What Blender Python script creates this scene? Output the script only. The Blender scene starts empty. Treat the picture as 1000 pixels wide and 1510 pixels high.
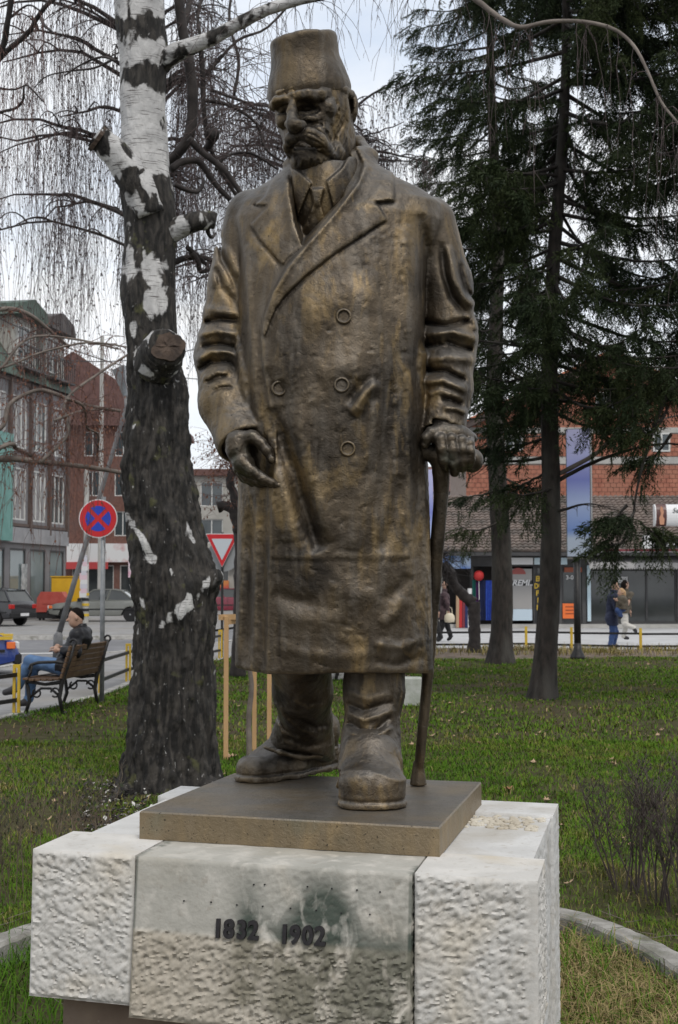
import bpy, math, random
import numpy as np
from mathutils import Vector, Matrix
R = math.radians
rnd = random.Random(7)
NR = np.random.RandomState(11)
SC = bpy.context.scene
COL = SC.collection

# ------------------------------------------------------------------ camera, sky, sun, exposure
FPX, HZ, EYE = 2000.0, 862.0, 1.6          # focal length in photo pixels, horizon row, eye height
TH = math.atan((HZ - 755.0) / FPX)
CT, ST = math.cos(TH), math.sin(TH)
cam = bpy.data.cameras.new('camera'); camo = bpy.data.objects.new('camera', cam); COL.objects.link(camo)
camo.location = (0, 0, EYE); camo.rotation_euler = (math.pi / 2 + TH, 0, 0)
cam.sensor_fit = 'VERTICAL'; cam.sensor_height = 36.0; cam.sensor_width = 23.84
cam.lens = FPX / 1510.0 * 36.0
cam.clip_start = 0.05; cam.clip_end = 2000
cam.dof.use_dof = True; cam.dof.focus_distance = 4.5; cam.dof.aperture_fstop = 11.0
SC.camera = camo

SUN_EL = R(54)
SUN_DIR_AZ = R(160)
w = bpy.data.worlds.new('World'); SC.world = w; w.use_nodes = True
nt = w.node_tree; nt.nodes.clear()
def wn(t, **k):
    n = nt.nodes.new(t)
    for a, b in k.items(): setattr(n, a, b)
    return n
out = wn('ShaderNodeOutputWorld'); bg = wn('ShaderNodeBackground'); bg.inputs[1].default_value = 0.090
sky = wn('ShaderNodeTexSky', sky_type='NISHITA'); sky.sun_disc = False
sky.sun_elevation = SUN_EL; sky.sun_rotation = SUN_DIR_AZ; sky.air_density = 1.0; sky.dust_density = 2.5; sky.ozone_density = 1.5
tc = wn('ShaderNodeTexCoord'); mp = wn('ShaderNodeMapping'); mp.inputs['Scale'].default_value = (1.6, 1.6, 3.4); mp.inputs['Location'].default_value = (0.35, 0.2, 0.1)
nz = wn('ShaderNodeTexNoise'); nz.inputs['Scale'].default_value = 2.1; nz.inputs['Detail'].default_value = 7; nz.inputs['Roughness'].default_value = 0.55; nz.inputs['Distortion'].default_value = 0.3
rp = wn('ShaderNodeValToRGB'); rp.color_ramp.elements[0].position = 0.32; rp.color_ramp.elements[1].position = 0.56
rp.color_ramp.elements[0].color = (0.30, 0.30, 0.30, 1)
nz2 = wn('ShaderNodeTexNoise'); nz2.inputs['Scale'].default_value = 5.0; nz2.inputs['Detail'].default_value = 6
rp2 = wn('ShaderNodeValToRGB'); rp2.color_ramp.elements[0].position = 0.3; rp2.color_ramp.elements[1].position = 0.7
rp2.color_ramp.elements[0].color = (10.8, 11.1, 11.6, 1); rp2.color_ramp.elements[1].color = (12.0, 12.1, 12.2, 1)
mx = wn('ShaderNodeMix', data_type='RGBA'); 
skb = wn('ShaderNodeMix', data_type='RGBA'); skb.blend_type = 'ADD'; skb.inputs[0].default_value = 1.0; skb.inputs[7].default_value = (4.6, 5.3, 6.2, 1)
L = nt.links.new
L(tc.outputs['Generated'], mp.inputs[0]); L(mp.outputs[0], nz.inputs[0]); L(mp.outputs[0], nz2.inputs[0])
L(nz.outputs[0], rp.inputs[0]); L(nz2.outputs[0], rp2.inputs[0])
L(rp.outputs[0], mx.inputs[0]); L(sky.outputs[0], skb.inputs[6]); L(skb.outputs[2], mx.inputs[6]); L(rp2.outputs[0], mx.inputs[7])
L(mx.outputs[2], bg.inputs[0]); L(bg.outputs[0], out.inputs[0])
sun = bpy.data.lights.new('sun', 'SUN'); sun.energy = 1.45; sun.angle = R(12); sun.color = (1.0, 0.955, 0.89)
suno = bpy.data.objects.new('sun', sun); COL.objects.link(suno)
# light travels down; it comes from above, a little to the right of and behind the camera's shoulder
sdir = Vector((math.sin(SUN_DIR_AZ) * math.cos(SUN_EL), math.cos(SUN_DIR_AZ) * math.cos(SUN_EL), math.sin(SUN_EL)))
suno.rotation_euler = sdir.to_track_quat('Z', 'Y').to_euler()
vs = SC.view_settings
SC.display_settings.display_device = 'sRGB'
vs.view_transform = 'Standard'; vs.look = 'None'; vs.exposure = 0.0; vs.gamma = 1.0; vs.use_curve_mapping = False
SC.cycles.use_denoising = True
SC.cycles.max_bounces = 6; SC.cycles.diffuse_bounces = 3; SC.cycles.glossy_bounces = 3; SC.cycles.transmission_bounces = 4

# ------------------------------------------------------------------ helpers
def P(u, v, Y):
    """point at world depth Y that the photograph shows at pixel (u, v)"""
    x = (u - 500.0) / FPX; y = (755.0 - v) / FPX
    dx, dy, dz = x, CT - y * ST, ST + y * CT
    k = Y / dy
    return Vector((dx * k, Y, EYE + dz * k))
def G(u, v, z=0.0):
    x = (u - 500.0) / FPX; y = (755.0 - v) / FPX
    dx, dy, dz = x, CT - y * ST, ST + y * CT
    k = (z - EYE) / dz
    return Vector((dx * k, dy * k, z))
def proj(x, y, z):
    zz = z - EYE
    f = y * CT + zz * ST; up = -y * ST + zz * CT
    return 500.0 + FPX * x / f, 755.0 - FPX * up / f

def tag(o, label=None, cat=None, group=None, kind=None):
    if label: o['label'] = label
    if cat: o['category'] = cat
    if group: o['group'] = group
    if kind: o['kind'] = kind
    return o
def thing(name, label, cat, loc=(0, 0, 0), rz=0.0, group=None):
    o = bpy.data.objects.new(name, None); COL.objects.link(o)
    o.location = loc; o.rotation_euler = (0, 0, rz); o.empty_display_size = 0.2
    return tag(o, label, cat, group)
def link(name, V, F, mat=None, parent=None, world=False, smooth=False, kind=None, mats=None, fmat=None, attrs=None):
    V = np.asarray(V, dtype=np.float64).reshape(-1, 3)
    if parent is not None and world:
        t = parent
        L_ = np.array(t.location); a = t.rotation_euler.z
        V = V - L_
        c, s = math.cos(-a), math.sin(-a)
        V = np.stack([V[:, 0] * c - V[:, 1] * s, V[:, 0] * s + V[:, 1] * c, V[:, 2]], 1)
    me = bpy.data.meshes.new(name)
    if isinstance(F, np.ndarray):
        n, k = F.shape
        me.vertices.add(len(V)); me.vertices.foreach_set('co', V.astype(np.float32).ravel())
        me.loops.add(n * k); me.loops.foreach_set('vertex_index', F.astype(np.int32).ravel())
        me.polygons.add(n); me.polygons.foreach_set('loop_start', (np.arange(n) * k).astype(np.int32))
        me.polygons.foreach_set('loop_total', np.full(n, k, dtype=np.int32))
        me.update(calc_edges=True)
    else:
        me.from_pydata([tuple(v) for v in V], [], F); me.update()
    if mats:
        for m in mats: me.materials.append(m)
        if fmat is not None: me.polygons.foreach_set('material_index', np.asarray(fmat, dtype=np.int32))
    elif mat: me.materials.append(mat)
    if smooth: me.polygons.foreach_set('use_smooth', np.ones(len(me.polygons), dtype=bool))
    if attrs:
        for an, av in attrs.items():
            at = me.attributes.new(an, 'FLOAT', 'POINT'); at.data.foreach_set('value', np.asarray(av, dtype=np.float32))
    o = bpy.data.objects.new(name, me); COL.objects.link(o)
    if parent is not None: o.parent = parent
    if kind: o['kind'] = kind
    return o
def copy_tree(o, loc=None, rz=None, label=None, parent=None, scale=None):
    c = o.copy(); COL.objects.link(c)
    if parent is not None: c.parent = parent
    if loc is not None: c.location = loc
    if rz is not None: c.rotation_euler = (0, 0, rz)
    if scale is not None: c.scale = scale
    if label: c['label'] = label
    for ch in list(o.children): copy_tree(ch, parent=c)
    return c
def rotz(p, a):
    c, s = math.cos(a), math.sin(a); return (p[0] * c - p[1] * s, p[0] * s + p[1] * c, p[2])

class MB:
    """collects shapes into one mesh"""
    def __init__(s): s.v = []; s.f = []
    def add(s, V, F):
        n = len(s.v); s.v.extend([tuple(p) for p in V]); s.f.extend([tuple(i + n for i in f) for f in F]); return s
    def box(s, x0, x1, y0, y1, z0, z1, bev=0.0):
        if bev <= 0:
            V = [(x, y, z) for z in (z0, z1) for y in (y0, y1) for x in (x0, x1)]
            F = [(0, 2, 3, 1), (4, 5, 7, 6), (0, 1, 5, 4), (2, 6, 7, 3), (0, 4, 6, 2), (1, 3, 7, 5)]
            return s.add(V, F)
        b = min(bev, (x1 - x0) * .49, (y1 - y0) * .49, (z1 - z0) * .49)
        prof = [(z0, b), (z0 + b, 0), (z1 - b, 0), (z1, b)]
        V = []; F = []
        for z, i in prof:
            xa, xb, ya, yb = x0 + i, x1 - i, y0 + i, y1 - i
            c = b * .5 if i == 0 else 0
            if i == 0: V += [(xa + b, ya, z), (xb - b, ya, z), (xb, ya + b, z), (xb, yb - b, z), (xb - b, yb, z), (xa + b, yb, z), (xa, yb - b, z), (xa, ya + b, z)]
            else: V += [(xa + b*.5, ya, z), (xb - b*.5, ya, z), (xb, ya + b*.5, z), (xb, yb - b*.5, z), (xb - b*.5, yb, z), (xa + b*.5, yb, z), (xa, yb - b*.5, z), (xa, ya + b*.5, z)]
        for k in range(3):
            for j in range(8):
                a = k * 8 + j; c = k * 8 + (j + 1) % 8
                F.append((a, c, c + 8, a + 8))
        F.append(tuple(range(7, -1, -1))); F.append(tuple(range(24, 32)))
        return s.add(V, F)
    def obox(s, c, ax, ay, az, hx, hy, hz):
        """box about c with unit axes"""
        c = Vector(c); ax = Vector(ax); ay = Vector(ay); az = Vector(az)
        V = [c + ax * (hx * i) + ay * (hy * j) + az * (hz * k) for k in (-1, 1) for j in (-1, 1) for i in (-1, 1)]
        return s.add(V, [(0, 2, 3, 1), (4, 5, 7, 6), (0, 1, 5, 4), (2, 6, 7, 3), (0, 4, 6, 2), (1, 3, 7, 5)])
    def beam(s, a, b, wx, wz, up=(0, 0, 1)):
        a = Vector(a); b = Vector(b); d = (b - a); l = d.length; d.normalize()
        up = Vector(up)
        x = d.cross(up)
        if x.length < 1e-4: x = d.cross(Vector((0, 1, 0)))
        x.normalize(); z = x.cross(d)
        return s.obox((a + b) / 2, x, d, z, wx / 2, l / 2, wz / 2)
    def tube(s, pts, rad, n=8, cap=True):
        pts = [Vector(p) for p in pts]
        if not hasattr(rad, '__len__'): rad = [rad] * len(pts)
        base = len(s.v); prev = None; V = []
        for i, p in enumerate(pts):
            d = (pts[min(i + 1, len(pts) - 1)] - pts[max(i - 1, 0)])
            if d.length < 1e-9: d = Vector((0, 0, 1))
            d.normalize()
            if prev is None:
                x = d.cross(Vector((0, 0, 1)))
                if x.length < 0.1: x = d.cross(Vector((1, 0, 0)))
            else: x = prev - d * prev.dot(d)
            x.normalize(); prev = x; y = d.cross(x)
            for k in range(n):
                t = 2 * math.pi * k / n
                V.append(p + (x * math.cos(t) + y * math.sin(t)) * rad[i])
        F = []
        for i in range(len(pts) - 1):
            for k in range(n):
                a = i * n + k; b = i * n + (k + 1) % n
                F.append((a, b, b + n, a + n))
        if cap:
            F.append(tuple(range(n - 1, -1, -1))); m = (len(pts) - 1) * n; F.append(tuple(range(m, m + n)))
        return s.add(V, F)
    def lathe(s, prof, n=16, c=(0, 0, 0)):
        V = []; F = []
        for r, z in prof:
            for k in range(n):
                t = 2 * math.pi * k / n; V.append((c[0] + r * math.cos(t), c[1] + r * math.sin(t), c[2] + z))
        for i in range(len(prof) - 1):
            for k in range(n):
                a = i * n + k; b = i * n + (k + 1) % n; F.append((a, b, b + n, a + n))
        F.append(tuple(range(n - 1, -1, -1))); m = (len(prof) - 1) * n; F.append(tuple(range(m, m + n)))
        return s.add(V, F)
    def prism(s, poly, h0, h1, axis='y'):
        """polygon (a,b) extruded: axis y -> (a, h, b); x -> (h, a, b); z -> (a, b, h)"""
        n = len(poly)
        def m(a, b, h): return (a, h, b) if axis == 'y' else ((h, a, b) if axis == 'x' else (a, b, h))
        V = [m(a, b, h0) for a, b in poly] + [m(a, b, h1) for a, b in poly]
        F = [tuple(range(n))[::-1], tuple(range(n, 2 * n))] + [(i, (i + 1) % n, n + (i + 1) % n, n + i) for i in range(n)]
        return s.add(V, F)
    def build(s, name, mat, parent=None, world=False, smooth=False, kind=None, fix=True):
        o = link(name, s.v, s.f, mat, parent, world, smooth, kind)
        return o
def smooth_by_angle(o, deg=40):
    me = o.data
    me.polygons.foreach_set('use_smooth', np.ones(len(me.polygons), dtype=bool))
    try: me.set_sharp_from_angle(angle=R(deg))
    except Exception: pass
    return o

# ------------------------------------------------------------------ materials
MATS = {}
def pmat(name, c1, c2=None, rough=0.7, metal=0.0, scale=6.0, detail=5, c3=None, s3=1.5, bump=0.0, bscale=40.0, spec=0.5,
         stretch=(1, 1, 1), lo=0.35, hi=0.65, trans=0.0, emit=None, coat=0.0):
    if name in MATS: return MATS[name]
    m = bpy.data.materials.new(name); m.use_nodes = True; t = m.node_tree; n = t.nodes; l = t.links.new
    b = n['Principled BSDF']
    b.inputs['Base Color'].default_value = (*c1, 1); b.inputs['Roughness'].default_value = rough; b.inputs['Metallic'].default_value = metal
    b.inputs['Specular IOR Level'].default_value = spec
    if coat: b.inputs['Coat Weight'].default_value = coat
    tc = n.new('ShaderNodeTexCoord'); mp = n.new('ShaderNodeMapping'); mp.inputs['Scale'].default_value = stretch
    l(tc.outputs['Object'], mp.inputs[0])
    last = None
    if c2:
        a = n.new('ShaderNodeTexNoise'); a.inputs['Scale'].default_value = scale; a.inputs['Detail'].default_value = detail
        r_ = n.new('ShaderNodeValToRGB'); r_.color_ramp.elements[0].position = lo; r_.color_ramp.elements[1].position = hi
        r_.color_ramp.elements[0].color = (*c1, 1); r_.color_ramp.elements[1].color = (*c2, 1)
        l(mp.outputs[0], a.inputs[0]); l(a.outputs[0], r_.inputs[0]); last = r_.outputs[0]
    if c3:
        a = n.new('ShaderNodeTexNoise'); a.inputs['Scale'].default_value = s3; a.inputs['Detail'].default_value = 4
        r_ = n.new('ShaderNodeValToRGB'); r_.color_ramp.elements[0].position = 0.48; r_.color_ramp.elements[1].position = 0.68
        mix = n.new('ShaderNodeMix'); mix.data_type = 'RGBA'; mix.inputs[7].default_value = (*c3, 1)
        l(mp.outputs[0], a.inputs[0]); l(a.outputs[0], r_.inputs[0]); l(r_.outputs[0], mix.inputs[0])
        if last: l(last, mix.inputs[6])
        else: mix.inputs[6].default_value = (*c1, 1)
        last = mix.outputs[2]
    if last: l(last, b.inputs['Base Color'])
    if bump:
        a = n.new('ShaderNodeTexNoise'); a.inputs['Scale'].default_value = bscale; a.inputs['Detail'].default_value = 4
        bu = n.new('ShaderNodeBump'); bu.inputs['Strength'].default_value = bump; bu.inputs['Distance'].default_value = 0.01
        l(mp.outputs[0], a.inputs[0]); l(a.outputs[0], bu.inputs['Height']); l(bu.outputs[0], b.inputs['Normal'])
    if trans:
        b.inputs['Transmission Weight'].default_value = trans
    MATS[name] = m
    return m
def rampmix(m):  # node helpers for hand written materials
    return m.node_tree.nodes, m.node_tree.links.new

# ------------------------------------------------------------------ numpy value noise
_PERM = NR.permutation(4096).astype(np.int64)
_VAL = NR.rand(4096).astype(np.float32)
def vnoise(x, y, z):
    xi = np.floor(x).astype(np.int64); yi = np.floor(y).astype(np.int64); zi = np.floor(z).astype(np.int64)
    fx = (x - xi).astype(np.float32); fy = (y - yi).astype(np.float32); fz = (z - zi).astype(np.float32)
    fx = fx * fx * (3 - 2 * fx); fy = fy * fy * (3 - 2 * fy); fz = fz * fz * (3 - 2 * fz)
    def h(a, b, c): return _VAL[_PERM[(_PERM[(_PERM[a & 4095] + b) & 4095] + c) & 4095]]
    r = 0
    for dz in (0, 1):
        wz = fz if dz else 1 - fz
        for dy in (0, 1):
            wy = fy if dy else 1 - fy
            a = h(xi, yi + dy, zi + dz); b = h(xi + 1, yi + dy, zi + dz)
            r = r + (a + (b - a) * fx) * wy * wz
    return r
def fbm(x, y, z, o=4, g=0.5):
    a = 1.0; s = 0; t = 0; f = 1.0
    for i in range(o):
        s = s + a * vnoise(x * f + 17.3 * i, y * f + 5.1 * i, z * f + 9.7 * i); t += a; a *= g; f *= 2.03
    return s / t
def sstep(a, b, x):
    t = np.clip((x - a) / (b - a), 0, 1); return t * t * (3 - 2 * t)

# ------------------------------------------------------------------ implicit surfaces -> mesh
def smin(a, b, k):
    h = np.clip(0.5 + 0.5 * (b - a) / k, 0, 1); return b + (a - b) * h - k * h * (1 - h)
def smax(a, b, k): return -smin(-a, -b, k)
def s_ell(X, c, r, rz=0.0, ry=0.0):
    x = X[0] - c[0]; y = X[1] - c[1]; z = X[2] - c[2]
    if rz:
        cc, s = math.cos(-rz), math.sin(-rz); x, y = x * cc - y * s, x * s + y * cc
    if ry:
        cc, s = math.cos(-ry), math.sin(-ry); x, z = x * cc - z * s, x * s + z * cc
    k0 = np.sqrt((x / r[0]) ** 2 + (y / r[1]) ** 2 + (z / r[2]) ** 2) + 1e-9
    k1 = np.sqrt((x / r[0] ** 2) ** 2 + (y / r[1] ** 2) ** 2 + (z / r[2] ** 2) ** 2) + 1e-9
    return k0 * (k0 - 1) / k1
def s_cone(X, a, b, ra, rb):
    ax, ay, az = a; bx, by, bz = b[0] - ax, b[1] - ay, b[2] - az
    px, py, pz = X[0] - ax, X[1] - ay, X[2] - az
    h = np.clip((px * bx + py * by + pz * bz) / (bx * bx + by * by + bz * bz + 1e-12), 0, 1)
    return np.sqrt((px - bx * h) ** 2 + (py - by * h) ** 2 + (pz - bz * h) ** 2) - (ra + (rb - ra) * h)
def s_chain(X, pts, rad, k=0.02):
    d = None
    for i in range(len(pts) - 1):
        e = s_cone(X, pts[i], pts[i + 1], rad[i], rad[i + 1])
        d = e if d is None else smin(d, e, k)
    return d
def s_rbox(X, c, h, r, rz=0.0):
    x = X[0] - c[0]; y = X[1] - c[1]; z = X[2] - c[2]
    if rz:
        cc, s = math.cos(-rz), math.sin(-rz); x, y = x * cc - y * s, x * s + y * cc
    qx, qy, qz = np.abs(x) - h[0] + r, np.abs(y) - h[1] + r, np.abs(z) - h[2] + r
    return np.sqrt(np.maximum(qx, 0) ** 2 + np.maximum(qy, 0) ** 2 + np.maximum(qz, 0) ** 2) + np.minimum(np.maximum(qx, np.maximum(qy, qz)), 0) - r
def s_plane(X, p, n):
    return (X[0] - p[0]) * n[0] + (X[1] - p[1]) * n[1] + (X[2] - p[2]) * n[2]

def sdf_mesh(fn, lo, hi, res, band=None, coarse=4):
    """surface nets of fn over the box lo..hi; fine grid is evaluated only near the surface"""
    lo = np.array(lo, float); hi = np.array(hi, float)
    nc = np.ceil((hi - lo) / (res * coarse)).astype(int) + 1
    n = nc * coarse + 1
    ax = [lo[i] + np.arange(n[i]) * res for i in range(3)]
    cax = [lo[i] + np.arange(nc[i] + 1) * res * coarse for i in range(3)]
    CX, CY, CZ = np.meshgrid(*cax, indexing='ij')
    cd = fn((CX.ravel(), CY.ravel(), CZ.ravel())).reshape(CX.shape)
    bnd = band if band is not None else res * coarse * 2.2
    near = np.abs(cd) < bnd
    D = np.repeat(np.repeat(np.repeat(cd, coarse, 0), coarse, 1), coarse, 2)[:n[0], :n[1], :n[2]].astype(np.float32)
    N = np.zeros_like(near)
    N |= near
    for a in range(3):       # a fine point belongs to the coarse cell on either side
        M = N.copy()
        sl = [slice(None)] * 3; sr = [slice(None)] * 3; sl[a] = slice(1, None); sr[a] = slice(None, -1)
        M[tuple(sr)] |= N[tuple(sl)]; M[tuple(sl)] |= N[tuple(sr)]; N = M
    FM = np.repeat(np.repeat(np.repeat(N, coarse, 0), coarse, 1), coarse, 2)[:n[0], :n[1], :n[2]]
    idx = np.nonzero(FM)
    D[idx] = fn((ax[0][idx[0]], ax[1][idx[1]], ax[2][idx[2]]))
    D[~FM] = np.where(D[~FM] > 0, 1.0, -1.0)
    S = D < 0
    nx, ny, nz_ = n
    cnt = np.zeros((nx - 1, ny - 1, nz_ - 1), np.int8)
    for i in (0, 1):
        for j in (0, 1):
            for k in (0, 1): cnt += S[i:nx - 1 + i, j:ny - 1 + j, k:nz_ - 1 + k]
    act = (cnt > 0) & (cnt < 8)
    ci, cj, ck = np.nonzero(act)
    vid = -np.ones(act.shape, np.int64); vid[ci, cj, ck] = np.arange(len(ci))
    acc = np.zeros((len(ci), 3)); num = np.zeros(len(ci))
    corners = [(i, j, k) for i in (0, 1) for j in (0, 1) for k in (0, 1)]
    val = {c: D[ci + c[0], cj + c[1], ck + c[2]] for c in corners}
    for c in corners:
        for a in range(3):
            if c[a] == 0:
                d = list(c); d[a] = 1; d = tuple(d)
                va, vb = val[c], val[d]
                m = (va < 0) != (vb < 0)
                t = np.where(m, va / np.where(m, va - vb, 1), 0)
                for q in range(3):
                    acc[:, q] += np.where(m, c[q] + (t if q == a else 0), 0)
                num += m
    V = lo + (np.stack([ci, cj, ck], 1) + acc / num[:, None]) * res
    Fs = []
    for a in range(3):
        b, c = (a + 1) % 3, (a + 2) % 3
        s0 = [slice(None)] * 3; s1 = [slice(None)] * 3
        s0[a] = slice(None, -1); s1[a] = slice(1, None)
        A = S[tuple(s0)]; B = S[tuple(s1)]
        E = A != B
        e = np.stack(np.nonzero(E), 1)
        ok = (e[:, b] > 0) & (e[:, c] > 0) & (e[:, b] < n[b] - 1) & (e[:, c] < n[c] - 1)
        e = e[ok]; inside = A[e[:, 0], e[:, 1], e[:, 2]]
        def q(db, dc):
            f = e.copy(); f[:, b] += db; f[:, c] += dc; return vid[f[:, 0], f[:, 1], f[:, 2]]
        q0, q1, q2, q3 = q(-1, -1), q(0, -1), q(0, 0), q(-1, 0)
        F = np.stack([q0, q1, q2, q3], 1)
        F[~inside] = F[~inside][:, ::-1]
        Fs.append(F)
    F = np.concatenate(Fs); F = F[(F >= 0).all(1)]
    return V, F

class Relief:
    """a height map drawn in photo pixels, looked up for any point of a surface"""
    def __init__(s, u0, v0, u1, v1):
        s.u0, s.v0 = u0, v0; s.A = np.zeros((int(v1 - v0) + 1, int(u1 - u0) + 1), np.float32)
        s.VV, s.UU = np.mgrid[0:s.A.shape[0], 0:s.A.shape[1]].astype(np.float32)
        s.VV += v0; s.UU += u0
    def dist(s, pts, sl):
        U = s.UU[sl]; V = s.VV[sl]; d = np.full(U.shape, 1e9, np.float32); T = np.zeros(U.shape, np.float32)
        n = len(pts) - 1
        for i in range(n):
            (ax, ay), (bx, by) = pts[i], pts[i + 1]
            bx -= ax; by -= ay; px = U - ax; py = V - ay
            h = np.clip((px * bx + py * by) / (bx * bx + by * by + 1e-9), 0, 1)
            e = np.hypot(px - bx * h, py - by * h)
            m = e < d; d = np.where(m, e, d); T = np.where(m, (i + h) / n, T)
        return d, T
    def stroke(s, pts, w, amp, taper=True, flat=False):
        us = [p[0] for p in pts]; vs_ = [p[1] for p in pts]; m = w * 3 + 2
        sl = (slice(max(0, int(min(vs_) - m - s.v0)), max(0, int(max(vs_) + m - s.v0))), slice(max(0, int(min(us) - m - s.u0)), max(0, int(max(us) + m - s.u0))))
        if s.A[sl].size == 0: return s
        d, T = s.dist(pts, sl)
        g = np.exp(-(d / w) ** 2) if not flat else 1 - sstep(w * .7, w, d)
        if taper: g = g * np.clip(np.minimum(T, 1 - T) * 6, 0.0, 1) ** .5
        s.A[sl] += amp * g; return s
    def poly(s, pts, amp, edge=1.6, soft_in=None):
        pts = list(pts); n = len(pts); U, V = s.UU, s.VV
        ins = np.zeros(U.shape, bool)
        for i in range(n):
            (x0, y0), (x1, y1) = pts[i], pts[(i + 1) % n]
            if y0 == y1: continue
            c = ((y0 > V) != (y1 > V)) & (U < (x1 - x0) * (V - y0) / (y1 - y0) + x0)
            ins ^= c
        d, _ = s.dist(pts + [pts[0]], (slice(None), slice(None)))
        sd = np.where(ins, d, -d)
        s.A += amp * sstep(-edge, edge, sd); return sd
    def at(s, X):
        u, v = proj(X[0], X[1], X[2])
        fu = np.clip(u - s.u0, 0, s.A.shape[1] - 1.001); fv = np.clip(v - s.v0, 0, s.A.shape[0] - 1.001)
        i = fu.astype(np.int32); j = fv.astype(np.int32); a = fu - i; b = fv - j
        A = s.A
        return (A[j, i] * (1 - a) + A[j, i + 1] * a) * (1 - b) + (A[j + 1, i] * (1 - a) + A[j + 1, i + 1] * a) * b

# corners of the statue's plate, used by pedestal and statue
plate_c = [G(206, 1195, .88), G(648, 1219, .88), G(710, 1152, .88), G(345, 1139, .88)]
PL_ANG = math.atan2(plate_c[1].y - plate_c[0].y, plate_c[1].x - plate_c[0].x)
# ================================================================== ground
M_ASPH = pmat('asphalt', (0.14, 0.14, 0.15), (0.185, 0.185, 0.19), rough=0.9, scale=3, c3=(0.13, 0.13, 0.135), s3=.25, bump=.3, bscale=60)
M_PAVE = pmat('paving', (0.20, 0.197, 0.195), (0.27, 0.265, 0.26), rough=0.9, scale=2, c3=(0.22, 0.205, 0.185), s3=.4, bump=.3)
M_PALE = pmat('pale_paving', (0.36, 0.36, 0.36), (0.46, 0.46, 0.46), rough=0.85, scale=1.6, c3=(0.36, 0.355, 0.35), s3=.4)
M_KERB = pmat('kerb_concrete', (0.36, 0.35, 0.33), (0.48, 0.465, 0.44), rough=0.9, scale=9, c3=(0.22, 0.21, 0.18), s3=5, bump=.5, bscale=50)
M_OLDK = pmat('old_concrete', (0.20, 0.19, 0.17), (0.33, 0.315, 0.29), rough=0.95, scale=12, c3=(0.12, 0.12, 0.09), s3=7, bump=.8, bscale=60)
def sheet(name, pts, z, mat, kind='structure'):
    return link(name, [(x, y, z) for x, y in pts], [tuple(range(len(pts)))], mat, kind=kind)
sheet('road', [(-400, -60), (400, -60), (400, 900), (-400, 900)], -0.11, M_ASPH)
LAWN = [(-9, -3), (-6.0, 10), (-4.05, 16.2), (-3.45, 19.5), (-3.35, 22.5), (-2.5, 29.2), (-1.4, 32.2), (26, 33.2), (26, -3)]
sheet('pavement', [(-12.5, -4), (-8.6, 16), (-7.2, 23), (-6.0, 31), (-3.2, 38.5), (-1.5, 51), (30, 51), (30, 33), (-2.6, 29), (-4, 16), (-9.2, -4)], -0.022, M_PAVE)
sheet('shop_pavement', [(-1.4, 33.3), (26, 33.6), (26, 51), (-1.0, 51)], -0.016, M_PALE)
# kerb edge of the pavement on the left and the far kerb across the road
def kerb_line(pts, w_=.14, z0=-.11, z1=.0, step=1.0):
    root = thing('kerb', None, None); root['kind'] = 'structure'
    for a, b in zip(pts[:-1], pts[1:]):
        a = Vector((*a, 0)); b = Vector((*b, 0)); n = max(1, int((b - a).length / step)); d = (b - a) / n
        for i in range(n):
            p = a + d * i; q = a + d * (i + 1); g = d.normalized() * .006
            mb = MB(); m = (p + q) / 2; m.z = (z0 + z1) / 2
            mb.obox(m, d.normalized(), Vector((-d.y, d.x, 0)).normalized(), (0, 0, 1), d.length / 2 - .006, w_ / 2, (z1 - z0) / 2 + rnd.uniform(-.004, .004))
            mb.build('kerb_stone', M_KERB, root)
    return root
kerb_line([(-12.5, -4), (-8.6, 16), (-7.2, 23), (-6.0, 31), (-3.2, 38.5), (-1.5, 50)], step=1.5)
kerb_line([(-9.05, -3), (-6.05, 10), (-4.1, 16.2), (-3.5, 19.5), (-3.4, 22.5), (-2.55, 29.2), (-1.45, 32.2)], w_=.12, z0=-.12, z1=.015, step=1.0)
kerb_line([(-30, 40), (-14, 41.5), (-5.4, 42.5)], w_=.2, z1=.02, step=1.5)
sheet('parking_pavement', [(-60, 40.1), (-14, 41.6), (-5.5, 42.6), (-4, 53), (-3, 95), (-60, 95)], -0.03, M_PAVE)
M_MARK = pmat('road_paint', (0.62, 0.62, 0.60), (0.42, 0.42, 0.42), rough=.8, scale=30, lo=.45, hi=.7)
sheet('road_marking', [(-13.5, 32.0), (-6.7, 33.8), (-6.75, 34.2), (-13.6, 32.4)], -0.104, M_MARK)
sheet('road_marking', [(-11.5, 25.0), (-7.6, 26.1), (-7.7, 26.5), (-11.6, 25.4)], -0.104, M_MARK)

# lawn: gently uneven sheet, earth showing through
def in_poly(x, y, poly):
    ins = np.zeros(x.shape, bool); n = len(poly)
    for i in range(n):
        x0, y0 = poly[i]; x1, y1 = poly[(i + 1) % n]
        if y0 == y1: continue
        ins ^= ((y0 > y) != (y1 > y)) & (x < (x1 - x0) * (y - y0) / (y1 - y0) + x0)
    return ins
RING = [(1.62, 4.5), (1.44, 5.5), (1.31, 6.05), (1.06, 6.55), (.5, 6.95), (-.3, 7.05), (-1.0, 6.75), (-1.42, 6.2), (-1.64, 5.5), (-1.75, 4.5)]
def ring_in(x, y): return in_poly(x, y, RING + [(-1.8, -3), (1.7, -3)])
def lawn_h(x, y):
    h = (fbm(x * .5, y * .5, x * 0, 3) - .5) * .10 + (fbm(x * 4, y * 4, x * 0 + 3, 2) - .5) * .02
    h = h * sstep(33.1, 31, y) * 1.0
    r_ = np.hypot((x + 1.27) / 1.6, (y - 10.2) / 1.2)           # mound at the birch foot
    h = h + .10 * np.exp(-r_ ** 2)
    h = np.where(ring_in(x, y), -.065 + (fbm(x * 6, y * 6, x * 0, 3) - .5) * .04, h)
    return h
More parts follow.
